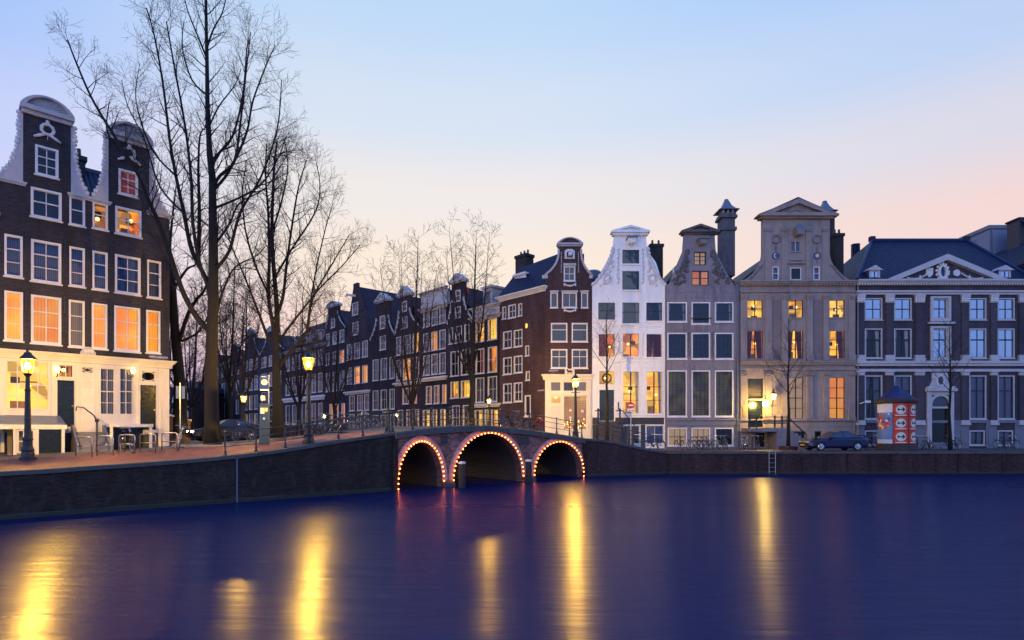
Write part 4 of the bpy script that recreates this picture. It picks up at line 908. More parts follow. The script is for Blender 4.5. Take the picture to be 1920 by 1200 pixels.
# carved claw pieces: scrolling acanthus either side, rosettes and drops
rr_ = random.Random(5)
for sg, inn, out in ((-1, 1150.5, 1112), (1, 1212.5, 1246)):
    pts = []
    for i in range(46):
        q = i / 45; py = 466 + (534 - 466) * q; wd = abs(out - inn) * (.05 + .95 * q ** 1.7)
        px = inn + sg * wd + rr_.uniform(-1.5, 1.5); r_ = .10 + .07 * rr_.random(); pts.append((*h.uv(px, py), r_))
        if i % 3 == 0 and q > .3: pts.append((*h.uv(inn + sg * wd * rr_.uniform(.15, .75), py + 2), .08 + .08 * rr_.random()))
    carve(h, pts, 'carved_white', 'gable_carving', y=-.05)
    x, z = h.uv(inn + sg * 11.5, 523); MB().ring([(x + .36 * math.cos(t * .42), z + .42 * math.sin(t * .42)) for t in range(15)], [(x + .27 * math.cos(t * .42), z + .32 * math.sin(t * .42)) for t in range(15)], -.14, 0).build('cartouche', 'carved_white', h.root); MB().ball((x, -.02, z), .26, .1, .31, 10).build('cartouche_boss', 'white_house', h.root, smooth=True)
    for k in range(9):
        x, z = h.uv(1159 if sg < 0 else 1205.5, 468 + k * 7.6); carve(h, [(x, z, .10, .12), (x + rr_.uniform(-.08, .08), z - .14, .07)], 'carved_white', 'flower_drop', y=-.04)
for px in (1160, 1205):
    carve(h, [(*h.uv(px + rr_.uniform(-1.2, 1.2), 626 + i * 3.6), .07) for i in range(12)], 'carved_white', 'flower_drop', y=-.04)
x, z = h.uv(1183, 453); MB().taper(x - .22, x + .22, -.7, 0, z - .28, z + .1, -.12, -.05).build('hoist_beam', 'white_house', h.root); MB().box(x - .42, x + .42, -.9, .0, z + .11, z + .2).build('hoist_cap', 'lead', h.root)
for py in (612, 677, 688): h.box('string_course', 1112, 1246, py, py + 1.6, 'white_house', -.05, -.001)
# wreath in the fanlight
x, z = h.uv(1138, 709); MB().torus((x, .03, z), .36, .06, 18, 6).build('door_wreath', 'iron', h.root)
MB().box(h.u(1158.5), h.u(1160.5), -.06, -.001, h.v(1160, 768), h.v(1160, 754)).build('bell_panel', 'iron', h.root)
# stoop with railing
MB().box(h.u(1120), h.u(1156), -1.1, -.07, -.2, h.v(1138, 790)).build('stoop', 'plinth_dark', h.root)
for i in range(4): MB().box(h.u(1156) + .02 + i * .3, h.u(1156) + .32 + i * .3, -1.1, -.2, -.2, h.v(1138, 790) - .25 * (i + 1)).build('step', 'plinth_dark', h.root)
zr_ = h.v(1138, 771)
for px in (1118, 1158): x = h.u(px); MB().lathe([(.1, 0), (.07, .15), (.07, zr_ - h.v(1138, 790) + .0), (.11, zr_ - h.v(1138, 790) + .1), (.05, zr_ - h.v(1138, 790) + .2)], (x, -1.05, h.v(1138, 790)), 7).build('railing_post', 'iron', h.root)
MB().sweep([(h.u(1112), -1.05, zr_), (h.u(1124), -1.05, zr_)], .045, 5).build('railing', 'iron', h.root); MB().sweep([(h.u(1150), -1.05, zr_), (h.u(1163), -1.05, zr_), (h.u(1172), -1.05, zr_ - .5), (h.u(1185), -1.05, zr_ - 1.2)], .045, 5).build('railing', 'iron', h.root)
MB().sweep([(x1 - .1, -.09, 0), (x1 - .1, -.09, zs - .1)], .05, 7).build('drain_pipe', 'white_paint', h.root)
body(h, x0 + .02, x1 - .02, zs, 14, 'stucco'); gable_roof(h, x0, x1, zs - .05, h.v(1180, 450), 14, 'slate_blue')
x, z = h.at(1229, 456, 3.2); chimney(h, x, 3.2, zs, z - .2, 1.1, .9, 'brick_dark', 2)
x, z = h.at(1118, 508, 5); MB().lathe([(.9, 0), (.9, .9), (.5, 1.2), (.1, 1.3)], (x - .25, 5, z - 1.2), 12).build('roof_turret', 'lead', h.root, smooth=True)
# ---------------------------------------------------------------- grey stone house
def ashlar(h, x0, x1, z0, z1, m, bw=1.05, bh=.44, proud=.022, holes=None, th=.02):
    """dressed stone blocks laid over the wall: each block a part"""
    hs = [(a - .03, b + .03, c - .03, d + .03) for a, b, c, d in (holes or [])]
    z = z0; r = 0
    while z < z1 - .08:
        e = min(z1, z + bh); segs = [(x0, x1)]
        for a, b, c, d in hs:
            if c < e - .02 and d > z + .02:
                nx = []
                for p, q in segs:
                    if b <= p or a >= q: nx.append((p, q)); continue
                    if a > p: nx.append((p, a))
                    if b < q: nx.append((b, q))
                segs = nx
        for p, q in segs:
            x = p; first = True
            while x < q - .04:
                w = bw * RN.uniform(.8, 1.25)
                if first and r % 2: w *= .55
                first = False; f = min(q, x + w)
                if q - f < .18: f = q
                if f - x > .06:
                    y = -proud + RN.uniform(-.008, .008); MB().taper(x + .008, f - .008, y, -.001, z + .008, e - .008, 0).build('stone_block', m, h.root)
                x = f
        z = e; r += 1
h = House('canal_house', 'grey stone house with weathered dark gable and two lit attic windows', 1248, DR, None, ZR)
x0, x1 = .02, h.u(1386); zs = h.v(1317, 534); zn = h.v(1312, 440)
W_ = dict(frame='white_paint', bar='iron', fw=.1, proud=.04)
h.win(1301, 1324, 472, 497, 2, 3, 'net_lit', frame='iron', fw=.05, mid=.1, sill=False); h.win(1297, 1329, 508, 535, 2, 2, 'pink', frame='iron', fw=.05, mid=.16, sill=False)
CO = ((1251, 1288), (1296.5, 1331.5), (1340, 1375))
for i, (a, b) in enumerate(CO):
    h.win(a, b, 566.5, 604 if i != 1 else 608, 2 if i == 1 else 1, 2, 'dark', glass='glass_dark', curt=('curtain_white', .16, 'lr' if i != 1 else 'l') if i != 1 else None, **W_)
    h.win(a, b, 624, 673.5, 4, 4, 'dark', glass='glass_dark', bw=.015, single=True, **W_)
    h.win(a, b, 694.5, 781.5, 4, 7, 'low', glass='glass', bw=.018, single=True, **W_)
    h.win(a + (.8 if i == 0 else 0), b, 802, 836, 3, 2, 'net_lit' if i < 2 else 'dark', **W_)
hol = list(h.holes)
zb2 = h.v(1317, 441)
h.wall([(x0, -.05), (x1 - .02, -.05), (x1 - .02, zs), (h.u(1375), zs + .1), (h.u(1356), h.v(1312, 500)), (h.u(1342), h.v(1312, 470)), (h.u(1340), zn), (h.u(1283), zn), (h.u(1281), h.v(1312, 470)), (h.u(1268), h.v(1312, 500)), (h.u(1255), zs + .1), (x0, zs)], 'stone_grey', px=False)
ashlar(h, x0, x1 - .02, h.v(1317, 798), zs, 'stone_grey', holes=hol + [(-1, x1 + 1, h.v(1317, 798), h.v(1317, 785))])
crown(h, h.u(1283), h.u(1340), zn, zn + .25, h.v(1312, 422), 'stone_dark', 'tri', f=-.4, over=.32)
for sg, inn, out in ((-1, 1291, 1254), (1, 1333, 1380)):
    pts = []
    for i in range(60):
        q = i / 59; py = 470 + 64 * q; wd = abs(out - inn) * (.12 + .88 * q ** 1.5); px = inn + sg * wd * math.sqrt(rr_.random()); pts.append((*h.uv(px, py), .09 + .1 * rr_.random()))
    carve(h, pts, 'stone_dark', 'gable_carving', y=-.03)
x, z = h.uv(1315, 455); MB().taper(x - .2, x + .2, -.7, 0, z - .25, z + .1, -.12, -.05).build('hoist_beam', 'stone_grey', h.root); MB().box(x - .42, x + .42, -.9, .0, z + .11, z + .22).build('hoist_cap', 'lead', h.root)
for px in (1292, 1336): carve(h, [(*h.uv(px + rr_.uniform(-1.4, 1.4), 624 + i * 3.5), .08) for i in range(13)], 'stone_dark', 'flower_drop', y=-.05)
h.box('string_course', 1248.5, 1386, 785, 788, 'stone_grey', -.14, -.001); h.box('plinth', 1248.5, 1386, 788.2, 798, 'stone_blue', -.06, -.001)
MB().box(h.u(1296), h.u(1332), -.2, -.06, h.v(1317, 598), h.v(1317, 596.6)).build('balcony_bar', 'iron', h.root)
MB().sweep([(x1 - .15, -.1, 0), (x1 - .15, -.1, zs - .1)], .055, 7).build('drain_pipe', 'lead', h.root)
body(h, x0, x1, zs, 14, 'stucco'); gable_roof(h, x0 - .05, x1, zs - .05, h.v(1312, 448), 14, 'slate_blue')
# skylight strip and tall chimney with pagoda cap
sk = MB().box(h.u(1263), h.u(1265), .2, .35, h.v(1263, 512), h.v(1263, 501)).build('skylight', 'white_sign', h.root)
x = h.at(1361.5, 400, 2.6)[0]; w = (h.u(1374) - h.u(1349)) / 2; Z = lambda py: h.at(1361, py, 2.6)[1]
ch = MB().box(x - w, x + w, 2.0, 3.2, Z(520), Z(412)).build('chimney', 'stone_dark', h.root)
for a, b, e in ((436, 430, .12), (413, 408, .16), (408, 404, .08)): MB().box(x - w - e, x + w + e, 2.0 - e, 3.2 + e, Z(a), Z(b) - .002).build('chimney_band', 'stone_dark', ch)
for dx in (-.4, 0, .4): MB().box(x + dx - .07, x + dx + .07, 2.1, 3.1, Z(404), Z(397)).build('chimney_vent', 'white_stone', ch)
MB().lathe([(1.25, 0), (.85, .18), (.5, .5), (.28, .9), (.2, 1.02), (.2, 1.1), (.05, 1.14)], (x, 2.6, Z(398)), 4, math.pi / 4).build('chimney_cap', 'lead', ch)
# ---------------------------------------------------------------- house with the moon and the sun
h = House('canal_house', 'broad sandstone house with moon and sun medallions under its pediment', 1386.5, DR, None, ZR)
x0, x1 = .0, h.u(1604); zs = h.v(1495, 529)
W_ = dict(frame='stone_warm', bar='iron', fw=.04, proud=.0, bw=.045, mid=.08)
BAY = ((1400.5, 1431), (1477.5, 1507), (1554.5, 1585))
h.win(1482.6, 1501, 451, 472, 2, 1, 'net_blue', frame='stone_warm', bar='white_paint', fw=.05); h.win(1482, 1502, 502, 525, 2, 1, 'dark', frame='white_paint', bar='iron', fw=.06)
h.win(1448, 1460, 500, 525, 1, 2, 'net_blue', frame='white_paint', fw=.06); h.win(1525, 1537, 500, 525, 1, 2, 'net_blue', frame='white_paint', fw=.06)
for i, (a, b) in enumerate(BAY):
    h.win(a, b, 562, 596, 2, 2, ('yellow', 'yellow', 'bright')[i], **W_)
    h.win(a, b, 619, 673, 2, 3, ('orange', 'yellow', 'yellow')[i], curt=('curtain_red', .42, ('lr', 'lr', 'r')[i]), **W_)
    if i: h.win(a, b, 707, 785.5, 2, 4, ('net_lit', 'amber')[i - 1], curt=('curtain_white', .3, 'r'), **W_)
h.win(1401.5, 1431.5, 709, 748, 1, 1, 'low', **W_); h.door(1402.5, 1430.5, 751, 801)
for a, b in ((1481, 1510), (1527, 1540), (1556, 1589)): h.win(a, b, 808, 831, 3, 1, 'dark', frame='stone_warm', bar='iron', fw=.03, sill=False)
h.door(1416, 1434, 812, 838, panels=1)
hol = list(h.holes)
cl = [(h.u(1430) - (h.u(1430) - h.u(1389)) * (1 - i / 10) ** 2.4, zs + (h.v(1495, 470) - zs) * i / 10) for i in range(11)]; cr = [(h.u(1556) + (h.u(1601) - h.u(1556)) * (1 - i / 10) ** 2.4, zs + (h.v(1495, 470) - zs) * i / 10) for i in range(11)]
zn = h.v(1495, 411)
h.wall([(x0, -.05), (x1, -.05), (x1, zs - .02)] + cr + [(h.u(1556), zn), (h.u(1430), zn)] + list(reversed(cl)) + [(x0, zs - .02)], 'stone_warm', px=False)
crown(h, h.u(1430), h.u(1556), zn, zn + .28, h.v(1491, 376), 'stone_warm', 'tri', f=-.5, over=.5)
MB().add([(h.u(1417), -.53, h.v(1491, 407)), (h.u(1491), -.53, h.v(1491, 373.8)), (h.u(1566), -.53, h.v(1491, 407)), (h.u(1417), .6, h.v(1491, 407)), (h.u(1491), .6, h.v(1491, 373.8)), (h.u(1566), .6, h.v(1491, 407)), (h.u(1491), -.53, h.v(1491, 375)), (h.u(1491), .6, h.v(1491, 375))], [(0, 1, 4, 3), (1, 2, 5, 4)]).build('pediment_lead', 'lead', h.root)
carve(h, [(h.u(1491) + d, h.v(1491, 399) + .18 * math.cos(d * 3.2), .12, .09) for d in [-1 + .2 * i for i in range(11)]], 'stone_warm', 'tympanum_carving', y=-.22)
def pil(a, b, y0, y1, out=.1, cap=6, base=5, m='stone_warm'):
    p = h.box('pilaster', a, b, y0 + cap + .2, y1 - base - .2, m, -out, -.001)
    h.box('capital', a - 1.2, b + 1.2, y0, y0 + cap * .35, m, -out - .08, -.001, p); h.box('capital', a - .6, b + .6, y0 + cap * .36, y0 + cap, m, -out - .05, -.001, p)
    u0, u1, v0, v1 = h.rect(a, b, y0 + 1, y0 + cap); carve(h, [(u0 + (u1 - u0) * q, v0 + (v1 - v0) * (.35 + .3 * (k % 2)), .09) for k, q in enumerate((.05, .35, .65, .95))], m, 'capital_carving', p, y=-out - .06)
    h.box('pilaster_base', a - 1, b + 1, y1 - base, y1, m, -out - .06, -.001, p)
for a, b in ((1434, 1446.5), (1464.5, 1476), (1510.5, 1521), (1541, 1552.5)): pil(a, b, 427, 526, .08, 8, 5)
for a, b in ((1388, 1399), (1434, 1446.5), (1464.5, 1476), (1512, 1523), (1543, 1553), (1590, 1602)):
    pil(a, b, 553, 676, .12, 8, 11); pil(a, b, 700, 786, .12, 5, 4)
for (a, b) in ((1447.5, 1463.5), (1524.5, 1542)): h.box('wall_panel', a, b, 562, 674, 'stone_warm_panel', -.03, -.001)
for y0, y1, e in ((527, 530, .42), (530.2, 533, .3), (533.2, 536, .18), (545, 548, .12), (677, 680, .3), (680.2, 684, .2), (691, 694, .14), (786, 789, .16)): h.box('cornice', 1386.8, 1603.5, y0, y1, 'stone_warm', -e, -.001)
for i in range(34): h.box('modillion', 1389 + i * 6.3, 1391.2 + i * 6.3, 533.3, 536.4, 'stone_warm', -.3, -.19)
h.box('window_head', 1477, 1508, 492, 495, 'stone_warm', -.2, -.001); h.box('window_sill', 1480, 1504, 486, 489, 'stone_warm', -.12, -.001)
ashlar(h, .02, x1 - .02, h.v(1495, 838), h.v(1495, 790), 'stone_warm', bw=1.6, bh=.42, holes=[q for q in hol if q[2] < 2.5])
# medallions, wreaths, drops
for px, sun_ in ((1454.5, 0), (1531.5, 1)):
    x, z = h.uv(px, 480); md_ = MB().lathe([(.30, 0), (.30, .05)], (x, -.06, z), 20, axis='y').build('medallion', 'moon_blue', h.root); md_.scale = (1, 1, 1)
    if not sun_:
        out_ = [(x + .2 * math.cos(a), z + .22 * math.sin(a)) for a in [-2.2 + i * .44 - .0 for i in range(11)]]; inn_ = [(x - .09 + .2 * math.cos(a), z + .2 * math.sin(a)) for a in [1.75 - i * .35 for i in range(11)]]
        MB().prism([(2 * x - p[0], p[1]) for p in out_] + [(2 * x - p[0], p[1]) for p in inn_[1:-1]], -.09, -.061).build('crescent', 'gold', md_)
    else:
        MB().prism([(x + (.22 if i % 2 == 0 else .1) * math.cos(i * math.pi / 8), z + (.22 if i % 2 == 0 else .1) * math.sin(i * math.pi / 8)) for i in range(16)], -.09, -.061).build('sun_rays', 'gold', md_)
    x, z = h.uv(px, 448.5); w_ = MB().torus((x, -.06, z), .33, .075, 18, 6).build('wreath', 'stone_grey', h.root, smooth=True); carve(h, [(x + .34 * math.cos(t * .48), z + .34 * math.sin(t * .48), .075) for t in range(13)], 'stone_grey', 'carving', w_, y=-.09)
    carve(h, [(*h.uv(px, 462 + i * 3.2), .09) for i in range(4)] + [(*h.uv(px, 491), .08)], 'stone_grey', 'flower_drop', y=-.04)
for sg, px in ((-1, 1418), (1, 1570)): carve(h, [(*h.uv(px - sg * 10 + sg * i * 3.2, 498 + i * 3.6), .14, .11) for i in range(8)], 'stone_grey', 'gable_carving', y=-.05)
x, z = h.uv(1494, 436); MB().taper(x - .25, x + .25, -.7, 0, z - .35, z + .1, -.14, -.05).build('hoist_beam', 'stone_grey', h.root); MB().lathe([(.55, 0), (.3, .25), (.08, .5)], (x, -.35, z + .11), 4, math.pi / 4).build('hoist_cap', 'lead', h.root)
# stoop, stairs, iron railings, door lamp
zp = h.v(1420, 803)
MB().box(h.u(1388), h.u(1462), -1.9, -.15, zp - .28, zp).build('stoop', 'stone_grey', h.root); MB().box(h.u(1438), h.u(1462), -1.85, -.15, -.1, zp - .281).build('stoop_wall', 'stone_grey', h.root)
for i in range(7): MB().box(h.u(1462) + .01 + i * .27, h.u(1462) + .3 + i * .27, -1.9, -.3, -.1, zp - .2 * (i + 1)).build('step', 'stone_grey', h.root)
zr_ = h.v(1420, 783)
for px in (1388.5, 1401, 1434, 1447, 1457): MB().box(h.u(px) - .05, h.u(px) + .05, -1.9, -1.8, zp, zr_ + .12).build('railing_post', 'iron', h.root)
for dz_ in (0, -.25, -.5): MB().box(h.u(1388.5), h.u(1457), -1.87, -1.83, zr_ + dz_ - .03, zr_ + dz_ + .03).build('railing', 'iron', h.root)
MB().sweep([(h.u(1457), -1.85, zr_), (h.u(1490), -1.85, zr_ - 1.35)], .05, 5).build('railing', 'iron', h.root); MB().sweep([(h.u(1490), -1.85, -.1), (h.u(1490), -1.85, zr_ - 1.3)], .06, 5).build('railing_post', 'iron', h.root)
x, z = h.uv(1444.5, 745); wl = MB().lathe([(.11, -.2), (.2, .2), (.05, .38)], (x, -.6, z), 6).build('wall_lantern', 'lamp_small', h.root); MB().lathe([(.24, 0), (.1, .2), (.03, .45)], (x, -.6, z + .22), 6).build('lantern_cap', 'iron', wl); MB().sweep([(x, -.02, z - .8), (x - .05, -.5, z - .6), (x, -.6, z - .2)], .04, 5).build('bracket', 'iron', wl)
x, z = h.uv(1424, 758.5); dl = MB().ball((x, -1.2, z), .26).build('door_lamp', 'lamp_glass', h.root, smooth=True); MB().sweep([(x, -.05, z + .6), (x, -1.0, z + .7), (x, -1.2, z + .5), (x, -1.2, z + .2)], .03, 5).build('bracket', 'iron', dl)
MB().box(h.u(1391), h.u(1397.5), -.15, -.125, h.v(1395, 781), h.v(1395, 759)).build('name_board', 'brass', h.root)
body(h, x0, x1, zs, 14, 'stucco'); gable_roof(h, x0, x1, zs - .03, h.v(1490, 440), 14, 'slate_blue')
x = h.at(1546, 400, 4.6)[0]; MB().box(x - .6, x + .6, 4, 5.2, zs, h.at(1547, 400, 4.6)[1]).build('chimney', 'brick_dark', h.root); MB().lathe([(1.2, 0), (.75, .2), (.45, .55), (.22, .95), (.2, 1.1)], (x, 4.6, h.at(1547, 400, 4.6)[1]), 4, math.pi / 4).build('chimney_cap', 'lead', h.root)
x, z = h.at(1569, 438, 2.5); chimney(h, x, 2.5, zs, z - .1, .75, .8, 'brick_dark', 2)
# ---------------------------------------------------------------- house with the great pediment
h = House('canal_mansion', 'wide purple-grey brick mansion with white pilasters and a broad carved pediment', 1604.5, DR, None, ZR)
x0, x1 = .02, h.u(1935)
COLS = ((1621, 1654), (1676, 1709), (1817, 1849), (1870, 1902))
W_ = dict(frame='white_stone', bar='iron', fw=.1, bw=.05, mid=.06, proud=.03)
for i, (a, b) in enumerate(COLS):
    h.win(a, b, 559, 600, 2, 2, 'dark', glass='glass_sky', **W_)
    h.win(a, b, 616, 672, 2, 3, 'net_blue' if i in (2,) else 'dark', splits=[0, .62, .64, 1], glass='glass_sky' if i > 1 else 'glass', curt=('curtain_white', .25), **W_)
    h.win(a, b, 704, 786, 2, 2, 'net_blue' if i != 0 else 'dim', splits=[0, .66, 1], curt=('curtain_blue', .4), **W_)
    if i != 1: h.win(a, b - 3, 807, 835, 2, 1, 'net_blue', **W_)
h.win(1748, 1776, 560, 598, 2, 2, 'dark', glass='glass_sky', **W_); h.win(1748, 1776, 616, 672, 2, 3, 'net_blue', splits=[0, .62, .64, 1], glass='glass_sky', **W_)
h.door(1745.5, 1776.5, 766, 829, panels=3)
ar_ = h.rect(1745.5, 1776.5, 743, 765)
zt = h.v(1765, 527)
h.wall([(x0, -.05), (x1, -.05), (x1, zt), (x0, zt)], 'brick_grey', px=False)
def pil2(a, b, y0, y1, cap, base, out=.12):
    p = h.box('pilaster', a + 1, b - 1, y0 + cap + .2, y1 - base - .2, 'brick_grey', -out, -.001)
    h.box('capital', a - .5, b + .5, y0, y0 + cap * .3, 'white_stone', -out - .12, -.001, p); h.box('capital', a + .6, b - .6, y0 + cap * .31, y0 + cap, 'white_stone', -out - .05, -.001, p)
    u0, u1, v0, v1 = h.rect(a + 1, b - 1, y0 + cap * .3, y0 + cap)
    if cap > 10: carve(h, [(u0 + (u1 - u0) * q, v0 + (v1 - v0) * r, .1) for q in (.05, .35, .65, .95) for r in (.3, .65, .95)], 'carved_white', 'capital_carving', p, y=-out - .06)
    h.box('pilaster_base', a, b, y1 - base, y1 - base * .45, 'white_stone', -out - .06, -.001, p); h.box('pilaster_base', a - .8, b + .8, y1 - base * .44, y1, 'white_stone', -out - .12, -.001, p)
for a, b in ((1605.5, 1620), (1659, 1674.5), (1714, 1732), (1800.5, 1816), (1855, 1869), (1908, 1924)):
    pil2(a, b, 553, 677, 15, 11); pil2(a, b, 696, 797, 8, 9)
for y0, y1, e, m in ((526, 529, .5, 'white_stone'), (529.2, 532, .36, 'white_stone'), (532.2, 535.5, .2, 'white_stone'), (545.5, 549, .26, 'white_stone'), (549.2, 553, .16, 'white_stone'), (677, 682, .26, 'white_stone'), (682.2, 686.5, .18, 'white_stone'), (692, 697, .14, 'white_stone')): h.box('cornice', 1604.6, 1934, y0, y1, m, -e, -.001)
for i in range(66): h.box('modillion', 1606.5 + i * 5, 1608.6 + i * 5, 532.3, 535, 'carved_white', -.34, -.21)
h.box('plinth', 1604.8, 1934, 788, 793, 'stone_blue', -.1, -.001)
for a, b in ((1604.8, 1620), (1652.5, 1740), (1782, 1816), (1848, 1868), (1902, 1934)): h.box('plinth', a, b, 793.2, 841, 'stone_blue', -.06, -.001)
for a, b in ((1606, 1619), (1657, 1673), (1713, 1732), (1800, 1814), (1852, 1867)): h.box('plinth_panel', a, b, 805, 832, 'stone_blue', -.1, -.061)
# centre bay surrounds
for y0, y1 in ((556, 603), (612, 676)):
    a = h.rect(1743, 1781, y0, y1); b = h.rect(1748, 1776, y0 + 4, y1 - 4); MB().ring([(a[0], a[2]), (a[1], a[2]), (a[1], a[3]), (a[0], a[3])], [(b[0], b[2]), (b[1], b[2]), (b[1], b[3]), (b[0], b[3])], -.16, -.032).build('window_surround', 'white_stone', h.root)
h.box('window_head', 1739, 1787, 604.5, 608, 'white_stone', -.26, -.001)
# door case: arched fanlight, entablature, oval window in scrolled panel
a = h.rect(1745.5, 1776.5, 743, 765); xm = (a[0] + a[1]) / 2; hw = (a[1] - a[0]) / 2
fan = arc(a[0], a[1], a[2] + .05, a[3] - a[2] - .05); MB().prism(fan, -.06, -.05).build('fanlight', 'car_glass', h.root)
ao = arc(a[0] - .22, a[1] + .22, a[2] + .05, a[3] - a[2] + .14); MB().ring(ao, fan, -.2, -.001).build('door_arch', 'white_stone', h.root)
for p, q in ((1736, 1744.6), (1777.4, 1786)): h.box('door_pilaster', p, q, 734, 829, 'white_stone', -.18, -.001)
h.box('door_transom', 1744.6, 1777.4, 762.5, 766, 'white_stone', -.2, -.001); h.box('door_spandrel', 1744.7, 1777.3, 734, 741, 'white_stone', -.13, -.001)
for p, q, y0, y1, e in ((1733, 1789, 728.5, 733.8, .38), (1735, 1787, 725, 728.3, .26)): h.box('door_entablature', p, q, y0, y1, 'white_stone', -e, -.001)
x, z = h.uv(1761, 714); el_ = lambda rx, rz: [(x + rx * math.cos(t * .3142), z + rz * math.sin(t * .3142)) for t in range(20)]
MB().prism([h.uv(*p) for p in ((1741, 724.8), (1781, 724.8), (1776, 715), (1776, 699), (1746, 699), (1746, 715))], -.1, -.001).build('door_attic', 'white_stone', h.root)
MB().ring(el_(.34, .5), el_(.22, .37), -.2, -.101).build('oval_surround', 'carved_white', h.root, smooth=False); MB().prism(el_(.22, .37), -.115, -.102).build('oval_window', 'car_glass', h.root)
for i in range(2): MB().box(h.u(1740) - i * .0, h.u(1783), -.6 - i * .35, -.2 - i * .35, -.1, h.v(1761, 829) - .02 - i * .17).build('step', 'stone_blue', h.root)
# pediment
zc = h.v(1770, 526) + .01; zp = h.v(1770, 479); pa, pb, pm = h.u(1657), h.u(1881), h.u(1769.5)
pd = MB().prism([(pa + .7, zc), (pb - .7, zc), (pm, zp - .35)], -.1, .5).build('pediment', 'brick_grey', h.root)
MB().ring([(pa, zc), (pb, zc), (pm, zp)], [(pa + 1.1, zc + .03), (pb - 1.1, zc + .03), (pm, zp - .48)], -.5, .5).build('pediment_moulding', 'white_stone', pd)
for i in range(38):
    q = (i + .8) / 39.5; x = pa + (pb - pa) * q; z = zc + (zp - zc) * (1 - abs(2 * q - 1)) - .40
    if z > zc + .05: MB().box(x - .05, x + .05, -.4, -.1, z, z + .12).build('modillion', 'carved_white', pd)
x, z = h.uv(1764, 511); MB().ring([(x + .42 * math.cos(t * .3142), z + .62 * math.sin(t * .3142)) for t in range(20)], [(x + .22 * math.cos(t * .3142), z + .42 * math.sin(t * .3142)) for t in range(20)], -.3, -.1).build('cartouche', 'carved_white', pd); MB().prism([(x + .22 * math.cos(t * .3142), z + .42 * math.sin(t * .3142)) for t in range(20)], -.12, -.1).build('oval_window', 'car_glass', pd)
carve(h, [(x + .5 * math.cos(t * .5), z + .7 * math.sin(t * .5), .13) for t in range(13)] + [(x + d, z - .68, .16, .1) for d in (-.9, -.6, -.3, 0, .3, .6, .9)] + [(x, z + .8, .15)], 'carved_white', 'cartouche_carving', pd, y=-.2)
x, z = h.uv(1740, 512); MB().prism([(x - .3, z + .38), (x + .3, z + .38), (x + .27, z - .15), (x, z - .42), (x - .27, z - .15)], -.2, -.1).build('shield', 'carved_white', pd)
x, z = h.uv(1790, 513); MB().lathe([(.28, 0), (.28, .1), (.2, .16)], (x, -.26, z), 14, axis='y').build('shield', 'carved_white', pd)
for sg in (-1, 1):
    pts = [(1769 + sg * (32 + i * 4.2), 514 + 5 * (i / 9) + 3.2 * math.sin(i / 9 * math.pi * 1.0) * 1.6 + i * .35) for i in range(10)]; carve(h, [(*h.uv(*p), .12, .09) for p in pts] + [(*h.uv(1769 + sg * 46, 519 + i * 3), .1) for i in range(3)], 'carved_white', 'garland', pd, y=-.16)
# roof: hipped, blue glazed tiles
R1, R2, R3, R4_ = (h.u(1603), h.v(1606, 528)), (h.u(1636) + .9, h.v(1634, 449)), (h.u(1810) + 1.6, h.v(1810, 451)), (h.u(1936), h.v(1900, 528))
dpt = 5.2; kz = (DR + dpt) / DR
rz_ = EYE + (YH - 451) / FOC * (DR + dpt) - ZR; ra = ((1635 - CX) / FOC * (DR + dpt)) - h.p[0]; rb2 = ((1812 - CX) / FOC * (DR + dpt)) - h.p[0]
rf = MB().add([(x0 - .1, -.3, zt + .03), (x1, -.3, zt + .03), (rb2, dpt, rz_), (ra, dpt, rz_), (x0 - .1, 12, zt), (x1, 12, zt)], [(0, 1, 2, 3), (1, 5, 2), (0, 3, 4), (3, 2, 5, 4)]).build('roof', 'slate', h.root, uvs=True)
MB().sweep([(ra, dpt, rz_ + .05), (rb2, dpt, rz_ + .05)], .14, 6).build('ridge', 'slate_blue', rf); MB().sweep([(ra, dpt, rz_ + .05), (x0 - .1, -.3, zt + .1)], .13, 6).build('hip', 'slate_blue', rf); MB().sweep([(rb2, dpt, rz_ + .05), (x1, -.3, zt + .1)], .13, 6).build('hip', 'slate_blue', rf)
for q in (ra, rb2): MB().box(q - .22, q + .22, dpt - .2, dpt + .2, rz_ - .1, rz_ + .35).build('ridge_block', 'brick_dark', rf)
for a, b, pk in ((1630, 1650, 497), (1873, 1895, 502)):
    u0, u1 = h.u(a), h.u(b); z0, z1 = h.v(a, 526), h.v(a, 507)
    d_ = MB().box(u0, u1, .05, 2.2, z0, z1).build('dormer', 'lead', rf); MB().ring([(u0, z0), (u1, z0), (u1, z1), (u0, z1)], [(u0 + .15, z0 + .1), (u1 - .15, z0 + .1), (u1 - .15, z1 - .1), (u0 + .15, z1 - .1)], -.02, .04).build('dormer_frame', 'white_stone', d_)
    MB().flat([(u0 + .15, .02, z0 + .1), (u1 - .15, .02, z0 + .1), (u1 - .15, .02, z1 - .1), (u0 + .15, .02, z1 - .1)]).build('pane', 'glass_sky', d_); MB().box((u0 + u1) / 2 - .03, (u0 + u1) / 2 + .03, -.01, .03, z0 + .1, z1 - .1).build('glazing_bar', 'iron', d_)
    MB().prism([(u0 - .2, z1), (u1 + .2, z1), ((u0 + u1) / 2, z1 + .42)], -.15, 2.2).build('dormer_roof', 'white_stone', d_)
body(h, x0, x1, zt, 12, 'brick_grey')
MB().sweep([(h.u(1610), -.12, h.v(1610, 757)), (h.u(1613), -.5, h.v(1610, 755))], .05, 5).build('security_camera', 'white_sign', h.root); x, z = h.uv(1620, 754); MB().box(x - .25, x + .2, -.6, -.45, z - .08, z + .1).build('security_camera', 'white_sign', h.root)
for pxp, ytop, m in ((1604, 530, 'lead'), (1932, 530, 'lead')): MB().sweep([(h.u(pxp) + .12, -.16, .1), (h.u(pxp) + .12, -.16, h.v(pxp, ytop))], .06, 7).build('drain_pipe', m, h.root)
